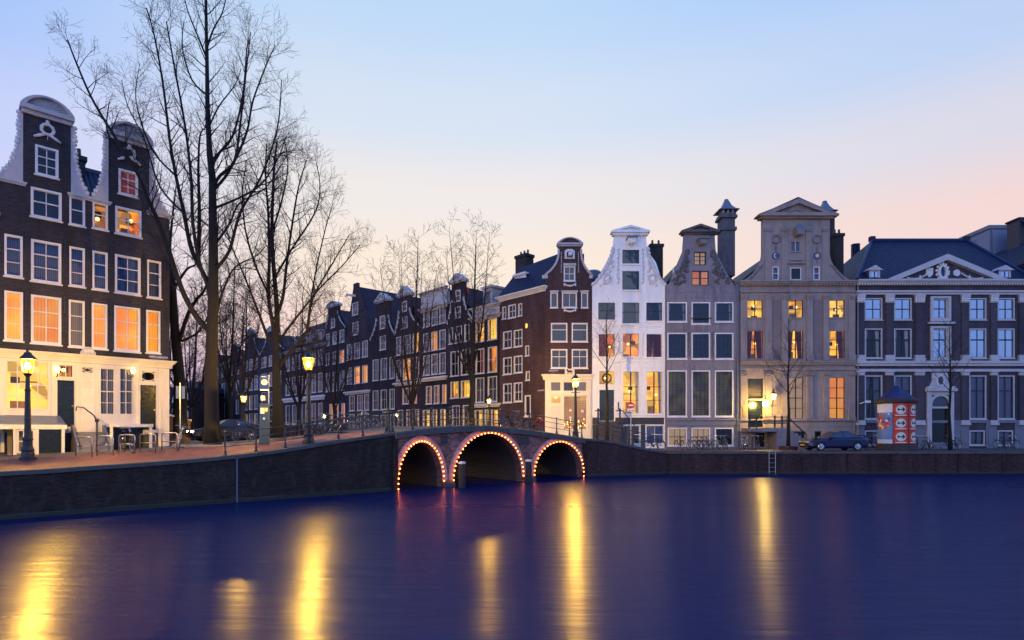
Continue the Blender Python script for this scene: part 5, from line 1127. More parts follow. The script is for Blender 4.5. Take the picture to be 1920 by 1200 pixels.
# ---------------------------------------------------------------- set-back roofs behind
g = House('roof_house', 'low house with dark tiled roof and two bright skylights behind the sandstone house', 1560, DR + 6, None, ZR)
a, b = g.u(1556), g.u(1640); g.wall([(a, -.1), (b, -.1), (b, g.v(1600, 545)), (a, g.v(1600, 545))], 'stucco', px=False); body(g, a, b, g.v(1600, 545), 6, 'stucco')
zz = g.v(1600, 545); (ax_, az_), (bx_, bz_) = g.at(1572, 505, 3.2), g.at(1640, 452, 3.2)
rf = MB().add([(a, -.2, zz), (b, -.2, zz), (bx_, 3.2, bz_), (ax_, 3.2, az_), (a, 3.2, zz)], [(0, 1, 2, 3), (0, 3, 4)]).build('roof', 'slate', g.root, uvs=True)
for px in (1589, 1601):
    (xa, za), (xb, zb_), (xc, zc_), (xd, zd) = g.at(px - 6, 514 - (px - 1589) * .9, 1.3), g.at(px - 2, 514 - (px - 1589) * .9, 1.3), g.at(px + 8, 491 - (px - 1589) * .9, 2.2), g.at(px + 4, 491 - (px - 1589) * .9, 2.2)
    MB().add([(xa, 1.3, za), (xb, 1.3, zb_), (xc, 2.2, zc_), (xd, 2.2, zd)], [(0, 1, 2, 3)]).build('skylight', 'white_sign', rf)
x, z = g.at(1604, 470, 3.1); MB().lathe([(.4, -.8), (.4, .6), (.43, .62)], (x, 3.1, z), 12).build('roof_vent', 'chrome', rf, smooth=True)
g = House('roof_house', 'pale grey clad rooftop box storey behind the mansion roof', 1855, DR + 8, None, ZR)
c = g.u(1892); zt_ = g.v(1855, 425); zl_ = g.v(1855, 540); yd = 3.7
MB().add([(0, 0, zl_), (c, 0, zl_), (c, 0, zt_), (0, 0, zt_), (0, yd, zl_), (0, yd, zt_), (c, yd, zt_)], [(0, 1, 2, 3), (4, 0, 3, 5), (3, 2, 6, 5)]).build('wall', 'clad', g.root)
n_ = int((zt_ - zl_) / .2)
for i in range(n_):
    z = zl_ + i * .2; MB().box(-.02, -.001, .0, yd, z, z + .185).build('cladding_board', 'clad', g.root)
MB().box(-.15, c, -.15, yd, zt_ - .22, zt_ + .12).build('roof_edge', 'lead', g.root)
MB().add([(-.04, 1.6, zt_ - 1.9), (-.04, 2.5, zt_ - 1.9), (-.04, 2.5, zt_ - .75), (-.04, 1.6, zt_ - .75)], [(0, 1, 2, 3)]).build('window', 'car_glass', g.root)
MB().box(.12, .24, -.1, -.001, zl_, zt_ - .23).build('drain_pipe', 'lead', g.root)
g = House('roof_house', 'tall dark plastered side wall with blue sloping roof rising over the mansion', 1911, DR + 5, None, ZR)
z1_ = g.v(1911, 411); MB().box(0, 4, 0, 1.35, g.v(1911, 560), z1_).build('wall', 'plinth_dark', g.root); MB().box(-.12, 4, -.1, 1.4, z1_ + .001, z1_ + .16).build('coping', 'brick_dark', g.root)
MB().add([(-.02, -.15, z1_ - .1), (1.2, -.15, z1_ - .1), (5, -2.4, z1_ - 3.4), (2.2, -2.4, z1_ - 3.4)], [(0, 1, 2, 3)]).build('roof', 'slate_blue', g.root, uvs=True)
g = House('canal_house', 'brick house standing past the end of the wide pilastered mansion', 1936, DR, None, ZR)
for i in range(3):
    for z in (1.2, 5, 9, 12.2): g.win(.7 + i * 2.1, 1.9 + i * 2.1, z, z + 2.2, 2, 3, RN.choice(['dark', 'net_blue', 'yellow']), px=False)
g.wall([(.02, -.1), (7, -.1), (7, 15.5), (.02, 15.5)], 'brick_plum', px=False); body(g, .02, 7, 15.5, 12, 'brick_plum'); gable_roof(g, 0, 7, 15.5, 18.5, 12, 'slate')
# ================================================================ row along the side canal
SW = dict(fw=.07, proud=.03, single=True, bw=.026)
def side_house(label, xa, xb, eave, rows, m, top, roof='slate', dep=11, trim='white_stone', zb=2.0, extra=None):
    """rows: (y top, y bottom, [(x0, x1, kind)...]) in photo pixels on the row's plane"""
    s = House('side_canal_house', label, 1022, DR, SVP, zb)
    a, b = s.u(xa), s.u(xb) - .02; xm = (xa + xb) / 2; ze = s.v(xm, eave)
    for y0, y1, ws in rows:
        v1, v0 = s.v(xm, y0), s.v(xm, y1)
        for p, q, k in ws:
            s.win(s.u(p), s.u(q), v0, v1, 2 if (s.u(q) - s.u(p)) > .8 else 1, 2, k, px=False, **(SW if k != 'door' else SW))
    kind = top[0]; ol = [(a, -1.2), (b, -1.2), (b, ze), (a, ze)]
    if kind == 'neck':
        _, nl, nr, nb, nt, pk = top[:6]; nl, nr = s.u(nl), s.u(nr); zb_, zt, zp = s.v(xm, nb), s.v(xm, nt), s.v(xm, pk)
        wins = top[6] if len(top) > 6 else ()
        for p, q, y0, y1, k in wins: s.win(s.u(p), s.u(q), s.v(xm, y1), s.v(xm, y0), 1, 2, k, px=False, **SW)
        s.wall(neck_outline(a, b, -1.2, ze, nl, nr, zt, zb_, 1.8), m, px=False)
        crown(s, nl, nr, zt, zt + .25, zp, trim, 'tri' if RN.random() < .7 else 'arc', f=-.3, over=.2)
        for sg, xo, xn in ((-1, a, nl), (1, b, nr)):
            n = 9; cv = [(xn + sg * abs(xo - xn) * (1 - i / n) ** 1.8, ze + (zb_ + .4 - ze) * i / n) for i in range(n + 1)]
            MB().sweep([(p[0], -.05, p[1]) for p in cv], .085, 5).build('gable_edging', 'white_stone', s.root, smooth=True)
            carve(s, [(p[0] - sg * .12, p[1], .11) for p in cv[::2]], 'carved_white', 'gable_carving', y=-.03)
        gable_roof(s, a, b, ze - .1, zt - .3, dep, roof)
    elif kind == 'spout':
        _, px, pk = top[:3]; wins = top[3]
        for p, q, y0, y1, k in wins: s.win(s.u(p), s.u(q), s.v(xm, y1), s.v(xm, y0), 1, 2, k, px=False, **SW)
        xp = s.u(px); zp = s.v(px, pk)
        s.wall([(a, -1.2), (b, -1.2), (b, ze), (xp + .5, zp - .5), (xp + .5, zp), (xp - .5, zp), (xp - .5, zp - .5), (a, ze)], m, px=False)
        gable_roof(s, a - .1, b + .1, ze - .1, zp - .35, dep, roof, xr=xp, y0=.05)
        MB().box(xp - .1, xp + .1, -1.2, 0, zp - 1.7, zp - 1.45).build('hoist_beam', 'white_paint', s.root)
    else:
        s.wall(ol, m, px=False); par = top[1] if len(top) > 1 else 0
        zc = ze
        if par:
            zc = s.v(xm, par); MB().box(a, b, .0, .4, ze + .03, zc).build('attic', trim, s.root)
            for i in range(3): MB().box(a + (b - a) * (.12 + .28 * i), a + (b - a) * (.32 + .28 * i), -.04, .0, ze + .25, zc - .25).build('attic_panel', trim, s.root)
        s.band('cornice', a, b, ze - .35, ze + .02, trim, ((0, .08), (.4, .2), (.7, .35)))
        if par: s.band('cornice', a, b, zc - .02, zc + .2, trim, ((0, .12), (.5, .28)))
        rz = top[2] if len(top) > 2 else None
        if rz:
            zr = s.v(xm, rz); MB().add([(a, -.1, zc + .1), (b, -.1, zc + .1), (b, 4, zr), (a, 4, zr), (a, dep, zc), (b, dep, zc)], [(0, 1, 2, 3), (3, 2, 5, 4), (0, 3, 4), (1, 5, 2)]).build('roof', roof, s.root, uvs=True)
            for px in (top[3] if len(top) > 3 else ()):
                u_ = s.u(px); d_ = MB().box(u_ - .6, u_ + .6, .4, 2.4, zc + .2, zc + 1.9).build('dormer', trim, s.root)
                MB().flat([(u_ - .42, .39, zc + .4), (u_ + .42, .39, zc + .4), (u_ + .42, .39, zc + 1.6), (u_ - .42, .39, zc + 1.6)]).build('pane', 'car_glass', d_); MB().box(u_ - .8, u_ + .8, .2, 2.5, zc + 1.901, zc + 2.1).build('dormer_roof', trim, d_)
        else: MB().box(a, b, .3, dep, zc - .2, zc - .1).build('roof', 'lead', s.root)
    body(s, a, b, ze, dep, m, z0=-1.2)
    if extra: extra(s, a, b, xm)
    return s
def shop(y0, y1, m='cream_paint'):
    def f(s, a, b, xm): s.band('shop_cornice', a + .1, b - .1, s.v(xm, y1), s.v(xm, y0), m, ((0, .1), (.5, .3)))
    return f
def row(y0, y1, cols, ks): return (y0, y1, [(c[0], c[1], k) for c, k in zip(cols, ks)])
C = [(892, 908), (915, 932)]
s = side_house('black brick house with white cornice and orange-lit tall windows on the side canal', 885.5, 937, 592, [row(600, 639, C, ['yellow', 'yellow']), row(652, 699, C, ['red', 'orange']), row(707, 754, C, ['net', 'net']), row(768, 806, [(890, 905), (909, 918), (921, 934)], ['yellow', 'orange', 'yellow'])], 'brick_black', ('cornice', 577, 530, (908,)), extra=shop(757, 764))
chimney(s, s.u(938), 3.0, s.v(912, 580), s.v(912, 492) + .8, 1.4, 1.0, 'brick_dark', 3)
C2 = [(845, 860), (864.5, 882)]
side_house('brown neck-gabled house with red-lit attic window beside the black house', 838, 885.5, 602, [row(611, 642, [(842, 849.5), (854, 866), (871, 880)], ['dark', 'dark', 'dark']), row(657, 704, C2, ['dark', 'dark']), row(714.5, 746, C2, ['yellow', 'yellow']), row(760, 806, [(848, 862), (868, 882)], ['dark', 'yellow'])], 'brick_plum', ('neck', 847, 870, 565, 530, 511, ((853.5, 864, 574, 595, 'net_blue'), (853.5, 863.5, 543, 564, 'red'))))
C3 = [(794, 805.5), (809, 820.5), (824, 835.5)]
side_house('dark house with white panelled attic and three orange ground floor windows', 789, 838, 575, [row(580, 610, C3, ['net_blue'] * 3), row(622, 657, C3, ['net_blue', 'amber', 'net_blue']), row(664, 702, C3, ['net_blue'] * 3), row(723, 757, [(799, 810), (814, 824), (829.5, 839.5 - 2)], ['pink', 'pink', 'amber']), row(768, 806, [(793, 806), (812, 820), (826, 836)], ['yellow', 'low', 'yellow'])], 'brick_side', ('cornice', 547), extra=shop(707, 714, 'white_paint'))
C4 = [(743.5, 752), (756, 770), (774, 786)]
side_house('plum brick house with pale carved neck gable next to the panelled attic house', 741, 789, 618, [row(628, 663, C4, ['net_blue', 'net_blue', 'yellow']), row(672, 712, C4, ['net', 'amber', 'red']), row(727, 757, [(755, 766), (770, 782)], ['pink', 'pink']), row(768, 806, [(746, 756), (762, 772), (778, 786)], ['low', 'yellow', 'dark'])], 'brick_plum', ('neck', 748, 769, 585, 554, 534, ((754, 764, 592, 614, 'net_blue'), (754, 763, 563, 582, 'dark'))), extra=shop(716, 722))
C5 = [(699, 709.5), (714, 725.5), (730.5, 740)]
side_house('dark house with oval-framed windows under a pointed white pediment', 694, 741, 632, [row(672, 712, C5, ['net_blue'] * 3), row(731, 768, C5, ['net_blue', 'dark', 'green']), row(778, 806, C5, ['low', 'dim', 'low'])], 'brick_side', ('neck', 706, 729, 600, 567, 549, ((712.5, 722.5, 592, 616, 'net_blue'), (712.5, 723.5, 630, 656, 'net_blue'))))
C6 = [(651, 660), (664.5, 675), (679.5, 689.5)]
side_house('brick house with steep triangular gable and hoist beam', 648, 694, 636, [row(642, 672, C6, ['net_blue'] * 3), row(687, 719, C6, ['net_blue', 'amber', 'amber']), row(741, 770, [(655, 665), (670, 680), (683, 692)], ['low', 'net_blue', 'net_blue']), row(776, 806, [(655, 665), (670, 680), (683, 692)], ['low', 'dim', 'dim'])], 'brick_plum', ('spout', 666, 531, ((660.5, 671.5, 566, 589, 'net_blue'), (661, 672, 603, 627, 'net_blue'))), extra=shop(733, 739))
C7 = [(611.5, 618), (624, 631.5), (637, 645.5)]
side_house('narrow house with slim dark neck gable and three amber ground floor windows', 609, 648, 618, [row(622, 645, C7, ['net_blue'] * 3), row(659, 682, C7, ['net_blue', 'dark', 'amber']), row(697, 733, C7, ['net_blue'] * 3), row(757, 793, [(618, 624), (629, 635), (640.5, 648 - 1)], ['amber'] * 3)], 'brick_side', ('neck', 615, 634, 590, 575, 564, ((621, 628, 596, 613, 'net_blue'),)))
C8 = [(536 + i * 12.2, 543.5 + i * 12.2) for i in range(6)]
side_house('broad red brick house with white balcony bands and red tiled roof', 532, 609, 652, [row(662, 690, C8, ['net_blue', 'net_blue', 'dark', 'net_blue', 'net', 'net_blue']), row(704, 738, C8, ['net', 'dark', 'net_blue', 'net_blue', 'dark', 'dark']), row(758, 795, C8, ['dim', 'net', 'net', 'net', 'dim', 'low'])], 'brick_rust', ('cornice', 0, 594, (550, 572, 594)), 'slate_red', extra=shop(744, 752, 'white_paint'))
far = [(487, 532, 660, 'brick_side', ('neck', 500, 517, 632, 622, 611), 'house with white stepped neck gable and blue windows next to the red brick house'), (455, 487, 668, 'brick_plum', ('neck', 463, 477, 640, 628, 616), 'narrow house with pale neck gable and one lit yellow window'),
       (428, 455, 676, 'brick_side', ('neck', 436, 447, 660, 652, 644), 'small far house with rounded pale gable on the side canal'), (402, 428, 682, 'brick_dark', ('cornice', 0, 664), 'far dark brick house with low roof on the side canal'), (380, 402, 690, 'brick_plum', ('spout', 391, 660, ()), 'farthest gabled brick house on the side canal')]
for xa, xb, ev, m, top, lab in far:
    w = (xb - xa); n = 3 if w > 30 else 2; cs = [(xa + w * (.08 + i * .92 / n), xa + w * (.08 + i * .92 / n + .2)) for i in range(n)]
    ks = lambda: [RN.choice(['net_blue', 'net_blue', 'dark', 'net', 'yellow' if RN.random() < .5 else 'net_blue']) for _ in range(n)]
    side_house(lab, xa, xb, ev, [row(ev + 6, ev + 26, cs, ks()), row(ev + 38, ev + 64, cs, ks()), row(ev + 74, ev + 100, cs, ks())] + ([row(ev + 108, ev + 130, cs, ['yellow', 'low', 'yellow'][:n])] if ev < 670 else []), m, top)
# far end of the side canal: houses closing the view behind the tree
for px, d_, wpx, yt, m, lab, yr in ((318, 95, 46, 728, 'brick_dark', 'far dark brick house closing the street behind the low brick wall', 712), (352, 105, 40, 735, 'brick_plum', 'far plum brick house with hipped roof beyond the low wall', 716), (372, 112, 40, 722, 'brick_rust', 'far house with round-topped dark red roof behind the big tree', 692)):
    s = House('far_house', lab, px, d_, None, 2.0); w = s.u(px + wpx)
    for i in range(3):
        for y0, y1 in ((yt + 8, yt + 26), (yt + 34, yt + 54)): s.win(s.u(px + 5 + i * wpx * .31), s.u(px + 5 + i * wpx * .31 + wpx * .16), s.v(px, y1), s.v(px, y0), 1, 2, RN.choice(['dark', 'net_blue', 'dim']), px=False, **SW)
    s.wall([(0, -1), (w, -1), (w, s.v(px, yt)), (0, s.v(px, yt))], m, px=False); body(s, 0, w, s.v(px, yt), 8, m, z0=-1)
    zt = s.v(px, yt); zr = s.v(px, yr); MB().add([(-.2, -.2, zt), (w + .2, -.2, zt), (w * .75, 4, zr), (w * .25, 4, zr), (-.2, 8, zt), (w + .2, 8, zt)], [(0, 1, 2, 3), (1, 5, 2), (0, 3, 4), (3, 2, 5, 4)]).build('roof', 'slate_red' if m == 'brick_rust' else 'slate', s.root, uvs=True)
# low brick garden wall beside the left house
a = Vector((P(305, 800, 33.5).x, 33.5)); b = Vector((P(357, 800, 43).x, 43.0)); d = b - a
g = thing('garden_wall', 'low red brick wall with pale coping beside the two-gabled house', 'wall', (a.x, a.y, 2.0), math.atan2(d.y, d.x))
z0, z1 = EYE + (YH - 777) / FOC * 33.5 - 2, EYE + (YH - 790) / FOC * 43 - 2
MB().add([(0, 0, -.3), (d.length, 0, -.3), (d.length, 0, z1), (0, 0, z0), (0, .3, -.3), (d.length, .3, -.3), (d.length, .3, z1), (0, .3, z0)], [(0, 1, 2, 3), (5, 4, 7, 6), (0, 3, 7, 4), (1, 5, 6, 2)]).build('wall', 'brick_rust', g)
MB().add([(-.05, -.06, z0), (d.length, -.06, z1), (d.length, .36, z1), (-.05, .36, z0), (-.05, -.06, z0 + .12), (d.length, -.06, z1 + .12), (d.length, .36, z1 + .12), (-.05, .36, z0 + .12)], [(0, 1, 5, 4), (4, 5, 6, 7), (0, 4, 7, 3), (1, 2, 6, 5)]).build('coping', 'white_stone', g)
# ================================================================ bare winter trees
TR = random.Random(3)
CAP = [2.6]
def grow(b, p, d, L, r, lvl, maxl, up=.12, dens=1.0, rmin=.006):
    """branch from p along d, with side shoots"""
    n = max(3, min(7, int(L / .35) + 2)); pts = [p]; dd = d.normalized(); wob = Vector((TR.uniform(-1, 1), TR.uniform(-1, 1), TR.uniform(-1, 1)))
    for i in range(n):
        dd = (dd + wob * .05 + Vector((TR.uniform(-.12, .12), TR.uniform(-.12, .12), up + TR.uniform(-.08, .08)))).normalized(); pts.append(pts[-1] + dd * (L / n))
    rad = [max(rmin, r * (1 - .8 * i / n)) for i in range(n + 1)]
    b[min(lvl, 2)].sweep(pts, rad, 5 if r > .03 else 3, caps=False)
    if lvl < maxl: shoots(b, pts, rad, L, lvl, maxl, up, dens, rmin)
def shoots(b, pts, rad, L, lvl, maxl, up, dens, rmin, start=.22):
    n = len(pts) - 1; k = max(2, int(L * dens * (2.6 if lvl == 0 else 4.2 if lvl == 1 else 5.0))); sgn = TR.choice((-1, 1))
    for i in range(k):
        q = start + (1 - start) * (i + TR.random()) / k; x = q * n; j = min(n - 1, int(x)); f = x - j
        p = pts[j].lerp(pts[j + 1], f); t = (pts[j + 1] - pts[j]).normalized(); sgn = -sgn
        o = t.orthogonal().normalized(); o.rotate(Matrix.Rotation(TR.uniform(0, 2 * math.pi), 3, t)); a = R(TR.uniform(32, 62))
        nd_ = (t * math.cos(a) + o * math.sin(a)).normalized()
        l = L * TR.uniform(.26, .42) * (1.15 - .7 * q) + .22; l = min(l, CAP[0])
        grow(b, p, nd_, l, max(rmin, min((rad[j] * (1 - f) + rad[j + 1] * f) * .55, .012 + l * .013)), lvl + 1, maxl, up, dens, rmin)
def tree(label, base, trunk, limbs, maxl=3, dens=1.0, bark='bark', twig='twig', rmin=.006, group=None, name='bare_tree', pit=None):
    """trunk and limbs: lists of (Vector points, start radius, end radius); crown = shoots"""
    root = thing(name, label, 'tree', base, 0, group); O = Vector(base)
    tb = MB(); b = [MB(), MB(), MB()]
    pts, r0, r1 = trunk; pts = [p - O for p in pts]; n = len(pts); rad = [r0 + (r1 - r0) * i / (n - 1) for i in range(n)]; rad[0] *= 1.25
    tb.sweep(pts, rad, 12)
    for lp, a, c in limbs:
        lp = [p - O for p in lp]; fine = []
        for i in range(len(lp) - 1):
            for k in range(4):
                q = k / 4; P0 = lp[max(0, i - 1)]; P1 = lp[i]; P2 = lp[i + 1]; P3 = lp[min(len(lp) - 1, i + 2)]
                fine.append(.5 * ((2 * P1) + (P2 - P0) * q + (2 * P0 - 5 * P1 + 4 * P2 - P3) * q * q + (3 * P1 - P0 - 3 * P2 + P3) * q ** 3))
        fine.append(lp[-1]); m = len(fine); rad = [max(rmin, a + (c - a) * i / (m - 1)) for i in range(m)]
        tb.sweep(fine, rad, 7); L = sum((fine[i + 1] - fine[i]).length for i in range(m - 1))
        shoots(b, fine, rad, L, 0, maxl, .05, dens, rmin, .18)
    tb.build('trunk', bark, root, smooth=True)
    cr = MB()
    for q in b: cr.add(q.v, q.f)
    cr.build('crown', twig, root)
    return root
def pxtree(label, pts_trunk, w0, w1, limbs, d, **kw):
    """limb paths traced on the photo and given real depth: each limb leans towards or away from the viewer"""
    k = d / FOC; tp = [P(x, y, d) for x, y in pts_trunk]
    L = []
    for pth, a, c, lean in limbs:
        n = len(pth) - 1; L.append(([P(x, y, d + lean * (i / n) ** 1.2) for i, (x, y) in enumerate(pth)], a * k / 2, c * k / 2))
    return tree(label, (tp[0].x, tp[0].y, tp[0].z), (tp, w0 * k / 2, w1 * k / 2), L, **kw)
# the great tree before the left house
CAP[0] = 1.45
pxtree('tall bare tree with thick mossy trunk rising in front of the gabled house', [(399, 838), (397, 780), (396, 700), (397, 640), (400, 560), (400, 470), (399, 400), (398, 330), (393, 290), (389, 200), (388, 100), (386, 0), (384, -90)], 27, 2, [
    ([(400, 560), (398, 470), (399, 400), (398, 320), (390, 240), (388, 120), (386, 0)], 14, 5, .1),
    ([(390, 618), (366, 590), (340, 540), (310, 450), (290, 400), (280, 380), (255, 320), (205, 240), (170, 180), (140, 110), (127, 75)], 11, 2, -2.2),
    ([(250, 310), (215, 270), (200, 240), (205, 190)], 5, 1.5, -1.0),
    ([(396, 560), (385, 520), (360, 470), (345, 400), (330, 330), (318, 260), (306, 160), (290, 70), (275, 15)], 10, 2, 1.2),
    ([(397, 545), (376, 500), (362, 420), (358, 330), (346, 230), (326, 120), (312, 40)], 8, 2, -1.4),
    ([(372, 480), (374, 400), (372, 320), (375, 255), (385, 240)], 8, 1.5, 1.0),
    ([(399, 352), (412, 330), (440, 300), (452, 220), (462, 130), (470, 60)], 7, 1.5, -1.0),
    ([(400, 308), (408, 290), (436, 255), (455, 180), (462, 100), (466, 70)], 6, 1.5, 1.4),
    ([(402, 355), (430, 320), (462, 250), (474, 190), (500, 120), (516, 85)], 6, 1.5, 1.0),
    ([(404, 505), (430, 470), (450, 400), (490, 330), (520, 240), (528, 150)], 7, 1.5, -1.2),
    ([(403, 390), (450, 370), (490, 345), (520, 300), (535, 260)], 5, 1.2, -1.8),
    ([(402, 460), (430, 420), (450, 380), (500, 350), (545, 280)], 5, 1.2, 1.8),
    ([(397, 620), (420, 540), (442, 500), (480, 480), (500, 460)], 5, 1.2, 1.8),
    ([(388, 90), (400, 55), (418, 20), (430, -40)], 4, 1.2, .6), ([(388, 110), (372, 70), (352, 20), (340, -30)], 4, 1.2, -.6), ([(390, 180), (360, 150), (342, 90), (345, 40)], 4, 1.2, .8), ([(391, 240), (410, 200), (440, 160), (452, 130)], 3.5, 1, -.8),
    ([(345, 400), (300, 350), (270, 260), (240, 200), (228, 150)], 4, 1.2, 1.6), ([(330, 330), (285, 280), (255, 190), (262, 120)], 4, 1, .8)], 29.0, maxl=3, dens=1.0, rmin=.0048)
# second tree at the bridge ramp
pxtree('wide bare tree forking low behind the parking ticket machine', [(521, 822), (520, 760), (518, 700), (517, 660)], 19, 13, [
    ([(518, 670), (512, 610), (504, 560), (505, 480), (503, 400), (498, 330), (500, 270)], 9, 2, -.8), ([(518, 660), (520, 590), (514, 510), (510, 440), (512, 360), (515, 300), (520, 265)], 11, 2.5, .6),
    ([(505, 640), (490, 600), (475, 560), (455, 510), (430, 450), (420, 400)], 6, 1.5, 1.5), ([(515, 600), (530, 560), (537, 500), (548, 420), (560, 350), (575, 300)], 7, 1.5, -1.4), ([(522, 690), (545, 660), (575, 620), (586, 560), (620, 500), (655, 440)], 7, 1.5, .8),
    ([(516, 520), (545, 470), (590, 400), (600, 350), (592, 300)], 4.5, 1.2, 1.6), ([(522, 640), (560, 590), (600, 540), (640, 500), (675, 460)], 5, 1.2, -1.2), ([(508, 560), (480, 500), (460, 430), (455, 360), (462, 300)], 5, 1.2, -1.8), ([(512, 430), (530, 370), (540, 310), (532, 260)], 4, 1.2, .8), ([(575, 620), (590, 520), (610, 430), (625, 380)], 4, 1, 1.4)], 33.0, maxl=3, dens=1.1, rmin=.005)
# tree behind the house corner
pxtree('dark bare tree with forked trunk standing behind the corner of the gabled house', [(336, 815), (338, 740), (334, 680), (328, 620), (325, 560), (322, 500)], 24, 10, [
    ([(325, 560), (318, 480), (322, 420), (330, 350)], 9, 2, 1), ([(336, 640), (352, 590), (370, 560), (385, 540), (405, 470), (410, 400)], 8, 1.6, -1), ([(327, 540), (350, 505), (370, 490), (378, 430)], 6, 1.4, 1.2), ([(334, 660), (320, 600), (316, 540), (308, 480)], 5, 1.4, .5), ([(338, 720), (320, 690), (308, 684)], 5, 2, .2), ([(340, 640), (375, 620), (395, 580), (425, 520)], 5, 1.2, 1.6)], 37.0, maxl=3, dens=.9, rmin=.0065)
CAP[0] = 1.6
def gentree(label, px, d, zb, top_y, trunk_w, spread, nl, seed, fork=.28, **kw):
    """trunk up to a fork, then ascending limbs fanned round"""
    rg = random.Random(seed); b = P(px, 800, d); b.z = zb; Hh = P(px, top_y, d).z - zb; k = d / FOC; r0 = trunk_w * k / 2
    tp = [b + Vector((rg.uniform(-.03, .03) * i, 0, Hh * fork * i / 4)) for i in range(5)]; L = []
    for i in range(nl):
        a = 2 * math.pi * (i + rg.random() * .6) / nl; s = spread * rg.uniform(.5, 1); st = tp[-1].lerp(tp[2], rg.random() * .5 if i else 0); hh = Hh * rg.uniform(.72, 1) if i else Hh
        if i == 0: s = spread * .12
        e = b + Vector((math.cos(a) * s, math.sin(a) * s, hh)); q = st.lerp(e, .35) + Vector((math.cos(a) * s * .22, math.sin(a) * s * .22, 0)); q2 = st.lerp(e, .7) + Vector((math.cos(a) * s * .12, math.sin(a) * s * .12, rg.uniform(-.2, .2)))
        L.append(([st, q, q2, e], r0 * rg.uniform(.28, .42) if i else r0 * .6, .01))
    return tree(label, tuple(b), (tp, r0, r0 * .8), L, **kw)
gentree('bare tree on the side canal bank before the panelled attic house', 775, 47, 2.0, 440, 11, 3.2, 9, 4, .2, dens=.6, rmin=.009, bark='bark_far')
gentree('bare tree with lamp-lit trunk before the black brick house', 885, 48, 2.1, 430, 12, 3.0, 8, 9, .34, dens=.6, rmin=.009)
gentree('slender bare tree near the lamp on the far side canal bank', 432, 42, 2.1, 470, 9, 2.6, 7, 21, .3, dens=.7, rmin=.010)
gentree('thin bare tree leaning over the side canal before the red brick house', 628, 58, 2.0, 560, 9, 3.0, 6, 31, .25, dens=.85, rmin=.011, bark='bark_far', twig='twig')
gentree('bare tree closing the street beyond the low brick wall', 358, 60, 2.0, 560, 12, 5, 9, 41, .25, dens=.9, rmin=.012, bark='bark_far')
gentree('far bare tree among the end houses of the side canal', 312, 78, 2.0, 600, 12, 5, 8, 44, .25, dens=.4, rmin=.018, bark='bark_far')
gentree('bare tree rising between the big tree and the far gables', 455, 56, 2.1, 540, 9, 3.4, 8, 47, .25, dens=.85, rmin=.011, bark='bark_far')
gentree('bare bushy tree in front of the steep gabled house', 560, 60, 2.0, 545, 9, 3.4, 7, 52, .25, dens=.8, rmin=.011, bark='bark_far')
def young(label, px, d, zb, top_y, w, seed, start=.4, dens=1.0):
    """single leader with ascending side shoots"""
    rg = random.Random(seed); b = P(px, 800, d); b.z = zb; Hh = P(px, top_y, d).z - zb; r0 = w * d / FOC / 2
    pts = [b + Vector((rg.uniform(-.06, .06), rg.uniform(-.06, .06), Hh * i / 7)) if 0 < i < 7 else b + Vector((0, 0, Hh * i / 7)) for i in range(8)]
    L = []
    for i in range(16):
        q = start + (1 - start) * (i + rg.random() * .5) / 16; p = b + Vector((0, 0, Hh * q)); a = i * 2.4 + rg.random(); l = (1.05 - q) * Hh * .45 + .25
        e = Vector((math.cos(a) * .55, math.sin(a) * .55, .84)) * l; L.append(([p, p + e * .5 + Vector((0, 0, -.05 * l)), p + e], max(.012, r0 * .4 * (1.1 - q)), .007))
    return tree(label, tuple(b), (pts, r0, .012), L, maxl=2, dens=dens, rmin=.006)
young('young bare tree with lamp-lit yellow trunk before the white house', 1138, 44.5, 1.75, 570, 7, 61, .5)
young('young bare tree in a brick ring before the sandstone house', 1478, 43.5, 1.58, 600, 6.5, 65)
young('young bare tree before the doorway of the wide mansion', 1782, 43.5, 1.58, 600, 6.5, 71)
for px, py in ((1478, 0),):
    q = P(px, 0, 43.5); r_ = MB().lathe([(.62, -.05), (.62, .28), (.5, .3), (.48, .22)], (q.x, q.y, 1.58), 12).build('tree_ring', 'brick_rust', None); tag(r_, 'low round brick ring at the foot of the tree before the sandstone house', 'planter')
# ================================================================ street furniture
def lamp_post(label, loc, hgt=4.1, hot='lantern'):
    r = thing('street_lamp', label, 'street lamp', loc, .3, 'crown lantern street lamps'); k = hgt / 4.1
    MB().lathe([(.27, 0), (.27, .08), (.21, .12), (.19, .3), (.21, .36), (.15, .5), (.15, .72), (.18, .76), (.13, .86)], n=12).build('base', 'iron', r)
    MB().lathe([(.11, .86), (.10, 1.5), (.12, 1.52), (.10, 1.58), (.085, 2.6), (.11, 2.62), (.075, 2.7), (.065, 3.15), (.11, 3.2), (.14, 3.28)], n=12).build('pole', 'iron', r, smooth=False)
    MB().sweep([(-.3, 0, 2.95), (.3, 0, 2.95)], .022, 5).build('ladder_bar', 'iron', r)
    g = MB().lathe([(.14, 3.285), (.26, 3.80)], n=6).build('lantern_glass', hot, r)
    MB().ball((0, 0, 3.55), .085, .085, .12, 10).build('lit_bulb', 'lamp_bulb', g, smooth=True)
    for i in range(6):
        a = 2 * math.pi * i / 6; MB().sweep([(.16 * math.cos(a), .16 * math.sin(a), 3.28), (.27 * math.cos(a), .27 * math.sin(a), 3.81)], .012, 4).build('lantern_rib', 'iron', g)
    MB().lathe([(.30, 3.805), (.28, 3.86), (.14, 4.0), (.12, 4.06), (.05, 4.1), (.06, 4.18), (.015, 4.3)], n=6).build('lantern_cap', 'iron', r)
    r.scale = (k, k, k); return r
q = P(52, 860, 22.6); s_, t_ = toST(q.x, q.y); q.z = zleft(s_, t_); lamp_post('black street lamp glowing before the lit shop front', q, 4.15)
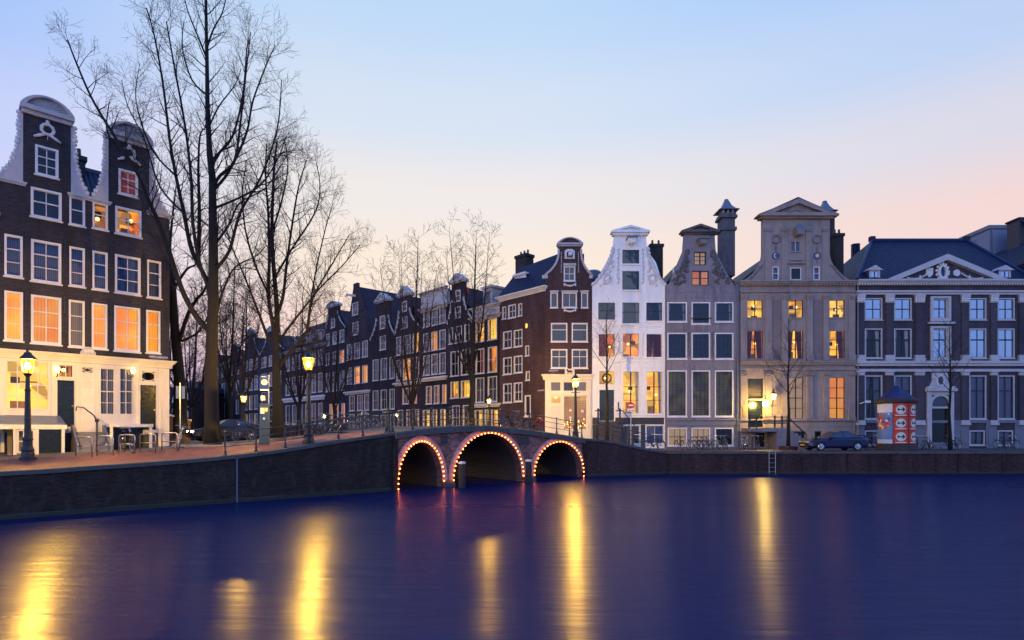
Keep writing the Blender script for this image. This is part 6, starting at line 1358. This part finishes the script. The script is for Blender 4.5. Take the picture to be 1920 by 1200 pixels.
q = ST(qs(590), .75); q.z = zedge(qs(590)) + .02; lamp_post('black street lamp glowing by the bridge ramp railing', q, 4.25)
s_, t_ = toST(P(1079, 0, 39.8).x, 39.8); q = P(1079, 0, 39.8); q.z = zright(q.x, q.y); lamp_post('black street lamp glowing before the corner shop', q, 4.3)
q = P(917, 0, 42.5); q.z = zedge(toST(q.x, q.y)[0]) - .02; lamp_post('short black street lamp glowing at the crown of the bridge', q, 2.75)
q = P(457, 0, 47.5); q.z = ground(*toST(q.x, q.y)); lamp_post('black street lamp glowing on the side canal bank past the big tree', q, 4.0)
# ---------------------------------------------------------------- railings
post_me = MB().lathe([(.085, 0), (.085, .06), (.05, .12), (.065, .2), (.04, .26), (.034, .62), (.055, .66), (.034, .70), (.034, .95), (.055, 1.0), (.03, 1.06)], n=8).mesh('post', 'iron_blue')
def railing(label, pts, step=1.16):
    """pts: 3D kerb polyline; posts and three rails"""
    r = thing('iron_railing', label, 'railing', tuple(pts[0])); O = pts[0]; L = [0]
    for a, b in zip(pts, pts[1:]): L.append(L[-1] + (b - a).length)
    def at(l):
        for i in range(len(pts) - 1):
            if l <= L[i + 1] + 1e-6: return pts[i].lerp(pts[i + 1], (l - L[i]) / (L[i + 1] - L[i])) - O
        return pts[-1] - O
    n = max(1, round(L[-1] / step))
    for i in range(n + 1): link('post', post_me, r, at(L[-1] * i / n))
    for h_, rd in ((.97, .024), (.68, .018), (.36, .018)): MB().sweep([at(L[-1] * i / (n * 2)) + Vector((0, 0, h_)) for i in range(n * 2 + 1)], rd, 6).build('rail', 'iron_blue', r, smooth=True)
    return r
railing('dark iron railing climbing the quay edge to the bridge', [ST(s, .25, zedge(s)) for s in lin(qs(425), -.35, 14)], 1.22)
railing('dark iron railing over the three arches facing the open canal', [ST(s, .2, zedge(s)) for s in lin(.0, BL, 16)], 1.16)
railing('dark iron railing on the far kerb of the bridge', [ST(s, 8.4, zedge(s)) for s in lin(.2, BL - .2, 12)], 1.2)
railing('dark iron railing descending the wing wall by the no entry sign', [Vector((p.x + .12, p.y + .2, zright(p.x, p.y))) for p in [ST(13.85, 0).xy.lerp(Vector((10.73, 40.7)), i / 8) for i in range(1, 8)]], 1.2)
for s_, lab in ((-.22, 'thick iron end post where the ramp railing meets the bridge'),):
    r_ = thing('railing_end_post', lab, 'post', ST(s_, .22, zedge(s_) - .02)); MB().lathe([(.12, 0), (.12, .1), (.08, .2), (.08, .95), (.12, 1.0), (.12, 1.06), (.06, 1.14), (.08, 1.2), (.02, 1.27)], n=10).build('shaft', 'iron_blue', r_)
# railings along the side canal bank, far
railing('iron railing along the side canal bank past the big tree', [ST(-.3, t, ground(-.3, t)) for t in lin(9, 50, 8)], 1.6)
# ---------------------------------------------------------------- bicycle racks
me1 = MB().sweep([(-.37, 0, 0), (-.37, 0, .72), (-.33, 0, .78), (-.28, 0, .8), (.28, 0, .8), (.33, 0, .78), (.37, 0, .72), (.37, 0, 0)], .024, 7).mesh('hoop', 'steel', True); me2 = MB().sweep([(-.37, 0, .42), (.37, 0, .42)], .02, 6).mesh('crossbar', 'steel', True)
for px, py, lab in ((157, 860, 'bare steel bicycle hoop, first from the lamp post'), (197, 858, 'bare steel bicycle hoop between the first hoop and the bicycle'), (238, 856, 'steel bicycle hoop with a dark bicycle leaning on it'), (277, 853.5, 'bare steel bicycle hoop between the two parked bicycles'), (318, 851, 'steel bicycle hoop nearest the big tree with a bicycle leaning')):
    d_ = 23.6 + (px - 157) * .0135; q = P(px, 0, d_); q.z = ground(*toST(q.x, q.y)); r_ = thing('bicycle_rack', lab, 'bike rack', q, R(-8), 'steel hoops for bicycles on the pavement'); link('hoop', me1, r_); link('crossbar', me2, r_)
# ---------------------------------------------------------------- bicycles
def bicycle():
    r = thing('bicycle', 'x', 'bicycle'); rw = .34; xa, xb = -.53, .55
    ty = MB().torus((0, 0, 0), rw, .021, 26, 6).mesh('tyre', 'rubber', True); rm = MB().torus((0, 0, 0), rw - .03, .011, 26, 5)
    for i in range(14):
        a = 2 * math.pi * i / 14; rm.sweep([(.02 * math.cos(a + 1), 0, .02 * math.sin(a + 1)), ((rw - .03) * math.cos(a), 0, (rw - .03) * math.sin(a))], .0028, 3)
    rm = rm.lathe([(.03, -.05), (.03, .05)], n=7, axis='y').mesh('rim', 'chrome', True)
    for x in (xa, xb):
        w_ = bpy.data.objects.new('wheel', ty); COL.objects.link(w_); w_.parent = r; w_.location = (x, 0, rw); link('rim', rm, w_)
    f = MB(); bb = (-.08, 0, .29); st = (-.22, 0, .80); hd = (.33, 0, .86); hl = (.38, 0, .62)
    for a, b, q in ((bb, st, .018), (bb, hl, .02), (st, (.335, 0, .8), .017), (hd, hl, .02), ((xa, .04, rw), bb, .011), ((xa, -.04, rw), bb, .011), ((xa, .04, rw), (-.2, 0, .72), .009), ((xa, -.04, rw), (-.2, 0, .72), .009), (hl, (.42, .04, .5), .012), ((.42, .045, .5), (xb, .045, rw), .011), (hl, (.42, -.04, .5), .012), ((.42, -.045, .5), (xb, -.045, rw), .011)): f.sweep([a, b], q, 6)
    f.build('frame', 'bike_black', r, smooth=True)
    MB().ball((-.25, 0, .92), .14, .085, .035, 8).sweep([st, (-.25, 0, .9)], .014, 5).build('saddle', 'rubber', r, smooth=True)
    MB().sweep([(.15, .28, 1.04), (.28, .25, 1.07), (.34, .1, 1.07), (.33, 0, 1.05), (.34, -.1, 1.07), (.28, -.25, 1.07), (.15, -.28, 1.04)], .013, 6).sweep([hd, (.325, 0, 1.05)], .015, 5).build('handlebar', 'chrome', r, smooth=True)
    for x, a0, a1 in ((xa, .2, 2.9), (xb, .5, 2.6)): MB().torus((x, 0, rw), rw + .035, .016, 12, 4, a0, a1).build('mudguard', 'bike_black', r, smooth=True)
    MB().lathe([(.09, -.012), (.09, .012)], (-.08, -.05, .29), 12, axis='y').sweep([(-.08, -.06, .29), (0, -.07, .14)], .01, 4).sweep([(-.08, .06, .29), (-.16, .07, .44)], .01, 4).build('crank', 'iron', r)
    MB().box(-.78, -.32, -.07, .07, .72, .735).sweep([(-.75, .05, .72), (xa, .05, rw)], .006, 4).sweep([(-.75, -.05, .72), (xa, -.05, rw)], .006, 4).build('carrier', 'iron', r)
    MB().ball((.42, 0, .93), .045, .04, .045, 7).build('head_lamp', 'chrome', r)
    return r
bk0 = bicycle(); used = [False]
def place_bike(loc, yaw, label, group=None, paint=None, lean=.08, steer=None):
    if not used[0]: o = bk0; used[0] = True; o.location = loc; o.rotation_euler = (lean, 0, yaw); o['label'] = label
    else: o = dup(bk0, loc, (lean, 0, yaw), label, None, {'bike_black': paint} if paint else None)
    if group: o['group'] = group
    return o
def gz(q): q = Vector(q); q.z = ground(*toST(q.x, q.y)); return q
place_bike(gz(P(240, 0, 25.2)), R(-38), 'dark bicycle standing against the middle steel hoop', lean=.06)
place_bike(gz(P(331, 0, 26.2)), R(-55), 'dark bicycle with pale wheel rims leaning at the hoop nearest the big tree', paint='bike_silver', lean=-.2)
angb = math.atan2(SD.y, SD.x)
place_bike(ST(qs(973), .62, zedge(qs(973)) - .01), angb, 'green bicycle leaning on the bridge railing', paint='bike_green', lean=.1)
bm = place_bike(ST(qs(1012), .62, zedge(qs(1012)) - .01), angb + math.pi, 'bicycle with bright red saddle bags on the bridge railing', lean=-.1)
c = MB().ball((-.52, .14, .6), .2, .1, .18, 8).ball((-.52, -.14, .6), .2, .1, .18, 8).build('saddle_bag', 'red_cloth', bm, smooth=True); MB().ball((-.45, 0, .8), .22, .12, .07, 8).build('luggage', 'tan_cloth', bm, smooth=True)
for i, px in enumerate((707, 765, 797, 815, 833)):
    place_bike(ST(qs(px), 7.6, zedge(qs(px)) - .01), angb + (i % 2) * math.pi + RN.uniform(-.2, .2), 'bicycle leaning on the far railing of the bridge', 'bicycles against the far bridge railing', RN.choice([None, 'bike_blue', 'bike_green']))
for i, (px, d_) in enumerate(((455, 33), (472, 33.5), (640, 36))):
    q = gz(P(px, 0, d_)); place_bike(q, RN.uniform(0, 3), 'dark bicycle parked on the street near the parking ticket machine', 'bicycles parked past the ticket machine', RN.choice([None, 'bike_blue']))
place_bike(gz(P(1226, 0, 44.2)), R(10), 'dark bicycle alone in front of the white house basement', paint='bike_blue')
PNAME = {None: 'black', 'bike_silver': 'silver', 'bike_white': 'white', 'bike_green': 'green', 'bike_blue': 'blue'}
def cluster(xs, d0, yaw, label, group, paints):
    for i, px in enumerate(xs): place_bike(gz(P(px, 0, d0 + RN.uniform(-.5, .5))), yaw + RN.uniform(-.35, .35), PNAME[paints[i % len(paints)]] + ' ' + label, group, paints[i % len(paints)], RN.uniform(-.14, .14))
cluster((1274,), 45, R(95), 'bicycle seen end-on before the grey stone house basement', 'bicycles before the grey stone house', [None])
cluster((1303, 1312, 1321, 1329), 45, R(35), 'bicycle in the bunch under the middle cream-lit basement window', 'bicycles under the middle basement window', ['bike_white', 'bike_silver', None, 'bike_blue'])
cluster((1345, 1353, 1361), 45, R(75), 'bicycle in the bunch before the dark basement window', 'bicycles before the dark basement window', ['bike_white', 'bike_green', 'bike_silver'])
cluster((1392, 1401, 1410, 1420), 45, R(65), 'bicycle in the bunch below the sandstone stoop', 'bicycles below the stoop', ['bike_white', 'bike_silver', 'bike_blue', None])
cluster((1637,), 44.5, R(20), 'bicycle between the blue car and the poster column', 'bicycle behind the car', [None])
cluster((1719, 1729, 1741), 45, R(40), 'bicycle in the bunch beside the poster column', 'bicycles beside the poster column', [None, 'bike_silver', 'bike_blue'])
cluster((1778, 1792), 44.5, R(15), 'bicycle at the foot of the young tree by the mansion door', 'bicycles by the mansion tree', [None, 'bike_green'])
cluster((1885, 1898), 46, R(8), 'bicycle against the plinth past the young tree', 'bicycles against the mansion plinth', [None, 'bike_blue'])
# small yellow lamps: parked bicycles with a light left on beyond the railing
for px, py, d_, lab in ((610, 789, 36, 'bicycle with its yellow lamp lit behind the ramp railing'), (744, 780, 44, 'bicycle with its yellow lamp lit behind the bridge end')):
    q = P(px, py, d_); z = q.z - .93; b_ = place_bike(Vector((q.x, q.y, max(z, ground(*toST(q.x, q.y))))), R(-70), lab)
    MB().ball((.5, 0, .93), .075, .075, .075, 7).build('lit_lamp', 'bike_lamp', b_)
# ---------------------------------------------------------------- cars
def loft(secs):
    b = MB(); n = len(secs[0])
    for s in secs: b.v += s
    for i in range(len(secs) - 1): b.f += [(i * n + j, i * n + (j + 1) % n, (i + 1) * n + (j + 1) % n, (i + 1) * n + j) for j in range(n)]
    b.f += [tuple(range(n - 1, -1, -1)), tuple((len(secs) - 1) * n + j for j in range(n))]
    return b
def car(label, loc, yaw, paint, lit=False, cat='car'):
    """saloon, nose towards local -x"""
    r = thing('parked_car', label, cat, loc, yaw)
    def sec(x, zl, zs, zt, w):
        wt = w - .10; return [(x, -w + .12, zl), (x, -w, zl + .16), (x, -w, zs), (x, -wt, zt), (x, wt, zt), (x, w, zs), (x, w, zl + .16), (x, w - .12, zl)]
    st = [(-2.18, .34, .52, .60, .62), (-2.1, .24, .56, .66, .74), (-1.85, .19, .62, .74, .82), (-1.3, .18, .68, .83, .845), (-.75, .18, .76, .92, .85), (0, .18, .78, .93, .85), (.9, .18, .78, .94, .85), (1.4, .19, .78, .96, .845), (1.85, .22, .76, .97, .83), (2.12, .3, .72, .93, .76), (2.18, .42, .68, .84, .68)]
    bd = loft([sec(*s) for s in st]).build('body', paint, r, smooth=False)
    cs = [(-.82, .90, .905, .80, .79), (-.1, .90, 1.36, .80, .60), (.25, .90, 1.41, .80, .60), (.75, .90, 1.40, .80, .60), (1.62, .93, .95, .79, .72)]
    cab = loft([[(x, -wb, z0), (x, -wt, z1), (x, wt, z1), (x, wb, z0)] for x, z0, z1, wb, wt in cs]).build('cabin', paint, r)
    for sg in (-1, 1):
        for (xa, za, xb, zb_, xc, xd) in ((-.62, .95, .28, .95, .25, -.08), (.36, .95, 1.28, .97, .82, .34)):
            y0, y1 = sg * .805, sg * .628; MB().flat([(xa, y0, za), (xb, y0, zb_), (xc, y1, 1.335), (xd, y1, 1.325)]).build('side_window', 'car_glass', r)
        MB().ball((-.55, sg * .92, .95), .09, .1, .07, 7).build('mirror', paint, r, smooth=True)
        h_ = MB().ball((-2.06, sg * .55, .60), .12, .19, .075, 8).build('headlight', 'head_lamp' if lit else 'car_light', r, smooth=True)
        MB().ball((2.1, sg * .55, .80), .08, .2, .08, 8).build('tail_light', 'tail_lamp' if lit else 'tail_red', r, smooth=True)
        for x in (-1.32, 1.27):
            w_ = MB().lathe([(.22, -.09), (.30, -.1), (.315, -.05), (.315, .05), (.30, .1), (.22, .09)], n=22, axis='y').build('wheel', 'rubber', r, smooth=True); w_.location = (x, sg * .79, .315)
            rm = MB().lathe([(.2, 0), (.215, .02), (.2, .03)], n=18, axis='y')
            for i in range(5):
                a = 2 * math.pi * i / 5; rm.sweep([(0, 0, 0), (.2 * math.cos(a), 0, .2 * math.sin(a))], .034, 5)
            rm = rm.build('rim', 'chrome', w_); rm.location = (0, sg * .1, 0)
            MB().torus((x, sg * .852, .315), .345, .03, 12, 5, 0, math.pi).build('wheel_arch', 'rubber', r)
    MB().flat([(-.74, -.66, .945), (-.74, .66, .945), (-.12, .52, 1.345), (-.12, -.52, 1.345)]).build('windscreen', 'car_glass', r); MB().flat([(1.5, -.64, 1.01), (1.5, .64, 1.01), (.8, .52, 1.385), (.8, -.52, 1.385)]).build('rear_window', 'car_glass', r)
    MB().box(-2.24, -2.19, -.26, .26, .36, .47).build('number_plate', 'plate_yellow', r); MB().box(-2.21, -2.15, -.5, .5, .50, .56).build('grille', 'iron', r)
    MB().box(1.85, 2.15, -.66, .66, 1.06, 1.10).box(1.9, 2.05, -.6, -.55, .94, 1.06).box(1.9, 2.05, .55, .6, .94, 1.06).build('spoiler', paint, r); MB().box(-1.35, -1.0, -.28, .28, .84, .92).build('bonnet_scoop', 'iron', r)
    return r
d_ = 42.3; q = P(1562, 0, d_); q.z = 1.582; car('dark blue saloon car with rear spoiler parked along the canal edge', q, 0, 'car_blue')
q = gz(P(425, 0, 37.5)); q.z -= .04; car('dark car with lit headlamps waiting behind the big tree', q, angb, 'car_dark', True)
# ---------------------------------------------------------------- poster column
d_ = 42.9; q = P(1680.5, 0, d_); q.z = 1.59; k = d_ / FOC
r = thing('poster_column', 'fat advertising column with red posters and blue pointed roof', 'poster column', q, R(9)); rad = 1.19; N_ = 12
MB().lathe([(1.3, -.02), (1.3, .35), (1.22, .42)], n=24).build('base', 'kiosk_dark', r); MB().lathe([(rad - .04, .42), (rad - .04, 3.4)], n=N_ * 2).build('drum', 'kiosk_dark', r)
MB().lathe([(1.2, 3.4), (1.36, 3.45), (1.38, 3.62), (1.3, 3.75)], n=24).build('cornice', 'kiosk_dark', r); MB().lathe([(1.3, 3.751), (1.1, 3.82), (.55, 4.3), (.18, 4.65), (.18, 4.72)], n=24).build('roof', 'kiosk_roof', r, smooth=True); MB().torus((0, 0, 4.88), .14, .03, 14, 5).build('finial', 'lead', r)
def curved(a0, a1, z0, z1, m, lift=0.0, par=None, name='poster'):
    n = 6; b = MB(); rr2 = rad + lift
    for i in range(n + 1):
        a = a0 + (a1 - a0) * i / n; b.v += [(rr2 * math.sin(a), -rr2 * math.cos(a), z0), (rr2 * math.sin(a), -rr2 * math.cos(a), z1)]
    b.f = [(2 * i, 2 * i + 2, 2 * i + 3, 2 * i + 1) for i in range(n)]; return b.build(name, m, par or r)
def disc(a, z, rd, m, lift, par):
    b = MB(); n = 20; rr2 = rad + lift
    b.v = [(rr2 * math.sin(a), -rr2 * math.cos(a), z)] + [(rr2 * math.sin(a + rd / rad * math.cos(t * 2 * math.pi / n)), -rr2 * math.cos(a + rd / rad * math.cos(t * 2 * math.pi / n)), z + rd * math.sin(t * 2 * math.pi / n)) for t in range(n)]
    b.f = [(0, 1 + i, 1 + (i + 1) % n) for i in range(n)]; return b.build('printed_disc', m, par)
A0 = R(-42)
# pictured panel: white top, red blossoms, blue fade
p1 = curved(A0 + R(-82), A0 + R(-11), .5, 3.38, 'poster_blue'); curved(A0 + R(-82), A0 + R(-11), 2.75, 3.38, 'poster_white', .004, p1, 'printed_band'); curved(A0 + R(-82), A0 + R(-11), .5, .8, 'poster_white', .004, p1, 'printed_band')
rp_ = random.Random(8)
for i in range(46):
    disc(A0 + R(rp_.uniform(-76, -18)), rp_.uniform(1.5, 2.65), rp_.uniform(.05, .13), rp_.choice(['poster_red', 'poster_red', 'poster_white', 'gold', 'moon_blue', 'red_cloth']), .005 + i * .0008, p1)
for a0, a1 in ((-9, 37), (39, 85)):
    for z0 in (.5, 1.47, 2.44):
        p_ = curved(A0 + R(a0), A0 + R(a1), z0, z0 + .94, 'poster_red'); a = A0 + R((a0 + a1) / 2); disc(a, z0 + .5, .32, 'poster_green', .006, p_)
        curved(a - R(11), a + R(6), z0 + .465, z0 + .535, 'black_print', .012, p_, 'arrow'); curved(a + R(4), a + R(8), z0 + .36, z0 + .64, 'black_print', .012, p_, 'arrow'); curved(a + R(7.5), a + R(12), z0 + .44, z0 + .56, 'black_print', .013, p_, 'arrow')
        curved(a - R(17), a + R(17), z0 + .06, z0 + .12, 'poster_white', .006, p_, 'print_line')
# ---------------------------------------------------------------- signs
q = P(1183, 0, 41.6); q.z = zright(q.x, q.y); r = thing('no_entry_sign', 'round red no entry sign with white bar on a grey pole', 'road sign', q, 0)
zt = EYE + (YH - 760) / FOC * 41.6 - q.z
MB().sweep([(0, 0, -.1), (0, 0, zt)], .035, 6).build('pole', 'bike_silver', r); MB().lathe([(.22, 0), (.22, .02)], (0, -.06, zt), 24, axis='y').build('disc', 'red_paint', r); MB().box(-.17, .17, -.068, -.061, zt - .045, zt + .045).build('bar', 'white_sign', r)
pl = MB().box(-.27, .27, -.06, -.04, zt - .45, zt - .24).build('plate', 'white_sign', r)
for dx in (-.14, .12):
    for w in (-.055, .055): MB().torus((dx + w, -.063, zt - .37), .04, .008, 10, 4).build('bicycle_print', 'black_print', pl)
    MB().sweep([(dx - .055, -.063, zt - .37), (dx, -.063, zt - .31), (dx + .05, -.063, zt - .31), (dx + .055, -.063, zt - .37)], .008, 4).build('bicycle_print', 'black_print', pl)
d_ = 28.0; q = P(496, 0, d_); q.z = ground(*toST(q.x, q.y)); r = thing('ticket_machine', 'dark blue parking ticket machine under a blue P sign', 'ticket machine', q, R(14))
Z = lambda py: EYE + (YH - py) / FOC * d_ - q.z
MB().taper(-.22, .22, -.15, .15, 0, Z(757), .02).build('cabinet', 'machine', r); MB().box(-.16, .02, -.17, -.14, Z(776), Z(765)).build('instruction_panel', 'white_sign', r); MB().box(.04, .16, -.17, -.14, Z(772), Z(765)).build('tariff_sticker', 'gold', r); MB().box(-.05, .05, -.165, -.14, Z(787), Z(783)).build('coin_slot', 'chrome', r)
MB().sweep([(.18, 0, Z(757)), (.18, 0, Z(703))], .03, 6).build('pole', 'bike_silver', r); sg_ = MB().box(-.21, .2, -.06, -.03, Z(729.5), Z(704)).build('parking_sign', 'blue_sign', r); MB().lathe([(.135, 0), (.135, .008)], (0, -.07, Z(717)), 24, axis='y').build('disc', 'white_sign', sg_); text('letter', 'P', .24, 'black_print', sg_, (0, -.072, Z(717))); text('lettering', 'TICKET', .075, 'white_sign', sg_, (0, -.062, Z(706.8))); MB().box(-.19, .2, -.06, -.03, Z(732.5), Z(729.8)).build('sub_plate', 'white_sign', r); MB().box(-.16, .02, -.05, -.02, Z(751), Z(742)).build('zone_plate', 'white_sign', r)
d_ = 29.5; q = P(338, 0, d_); q.z = ground(*toST(q.x, q.y)); r = thing('sign_post', 'back of a blank grey sign on a thin pole beside the house corner', 'road sign', q, R(20))
MB().sweep([(0, 0, 0), (0, 0, EYE + (YH - 718) / FOC * d_ - q.z)], .028, 6).build('pole', 'bike_silver', r); z1 = EYE + (YH - 724) / FOC * d_ - q.z; MB().box(-.2, .2, .03, .05, z1 - .62, z1).build('plate', 'clad', r)
# ---------------------------------------------------------------- tree pit, ladder, low things
q = P(399, 838, 29.0); s_, t_ = toST(q.x, q.y); zz = ground(s_, t_)
r = thing('tree_pit', 'diamond of pale kerb stones with bare soil round the big tree', 'tree pit', (q.x, q.y, zz), angb)
MB().flat([(-1.4, -1.4, .012), (1.4, -1.4, .012), (1.4, 1.4, .012), (-1.4, 1.4, .012)]).build('soil', 'soil', r)
for i in range(4):
    for j in range(3): o_ = MB().box(-1.5 + j * 1.0 + .01, -1.5 + (j + 1) * 1.0 - .01, -1.5, -1.38, -.05, .06).build('kerb_stone', 'kerb', r); o_.rotation_euler = (0, 0, i * math.pi / 2)
q = P(1448, 0, 40.6); r = thing('quay_ladder', 'pale steel ladder down the low quay wall below the stoop', 'ladder', (q.x, 40.6, .1), 0)
for sg in (-1, 1): MB().sweep([(sg * .22, 0, -.3), (sg * .22, 0, 1.47)], .025, 6).build('side_rail', 'bike_silver', r)
for i in range(5): MB().sweep([(-.22, 0, .08 + i * .31), (.22, 0, .08 + i * .31)], .02, 6).build('rung', 'bike_silver', r)
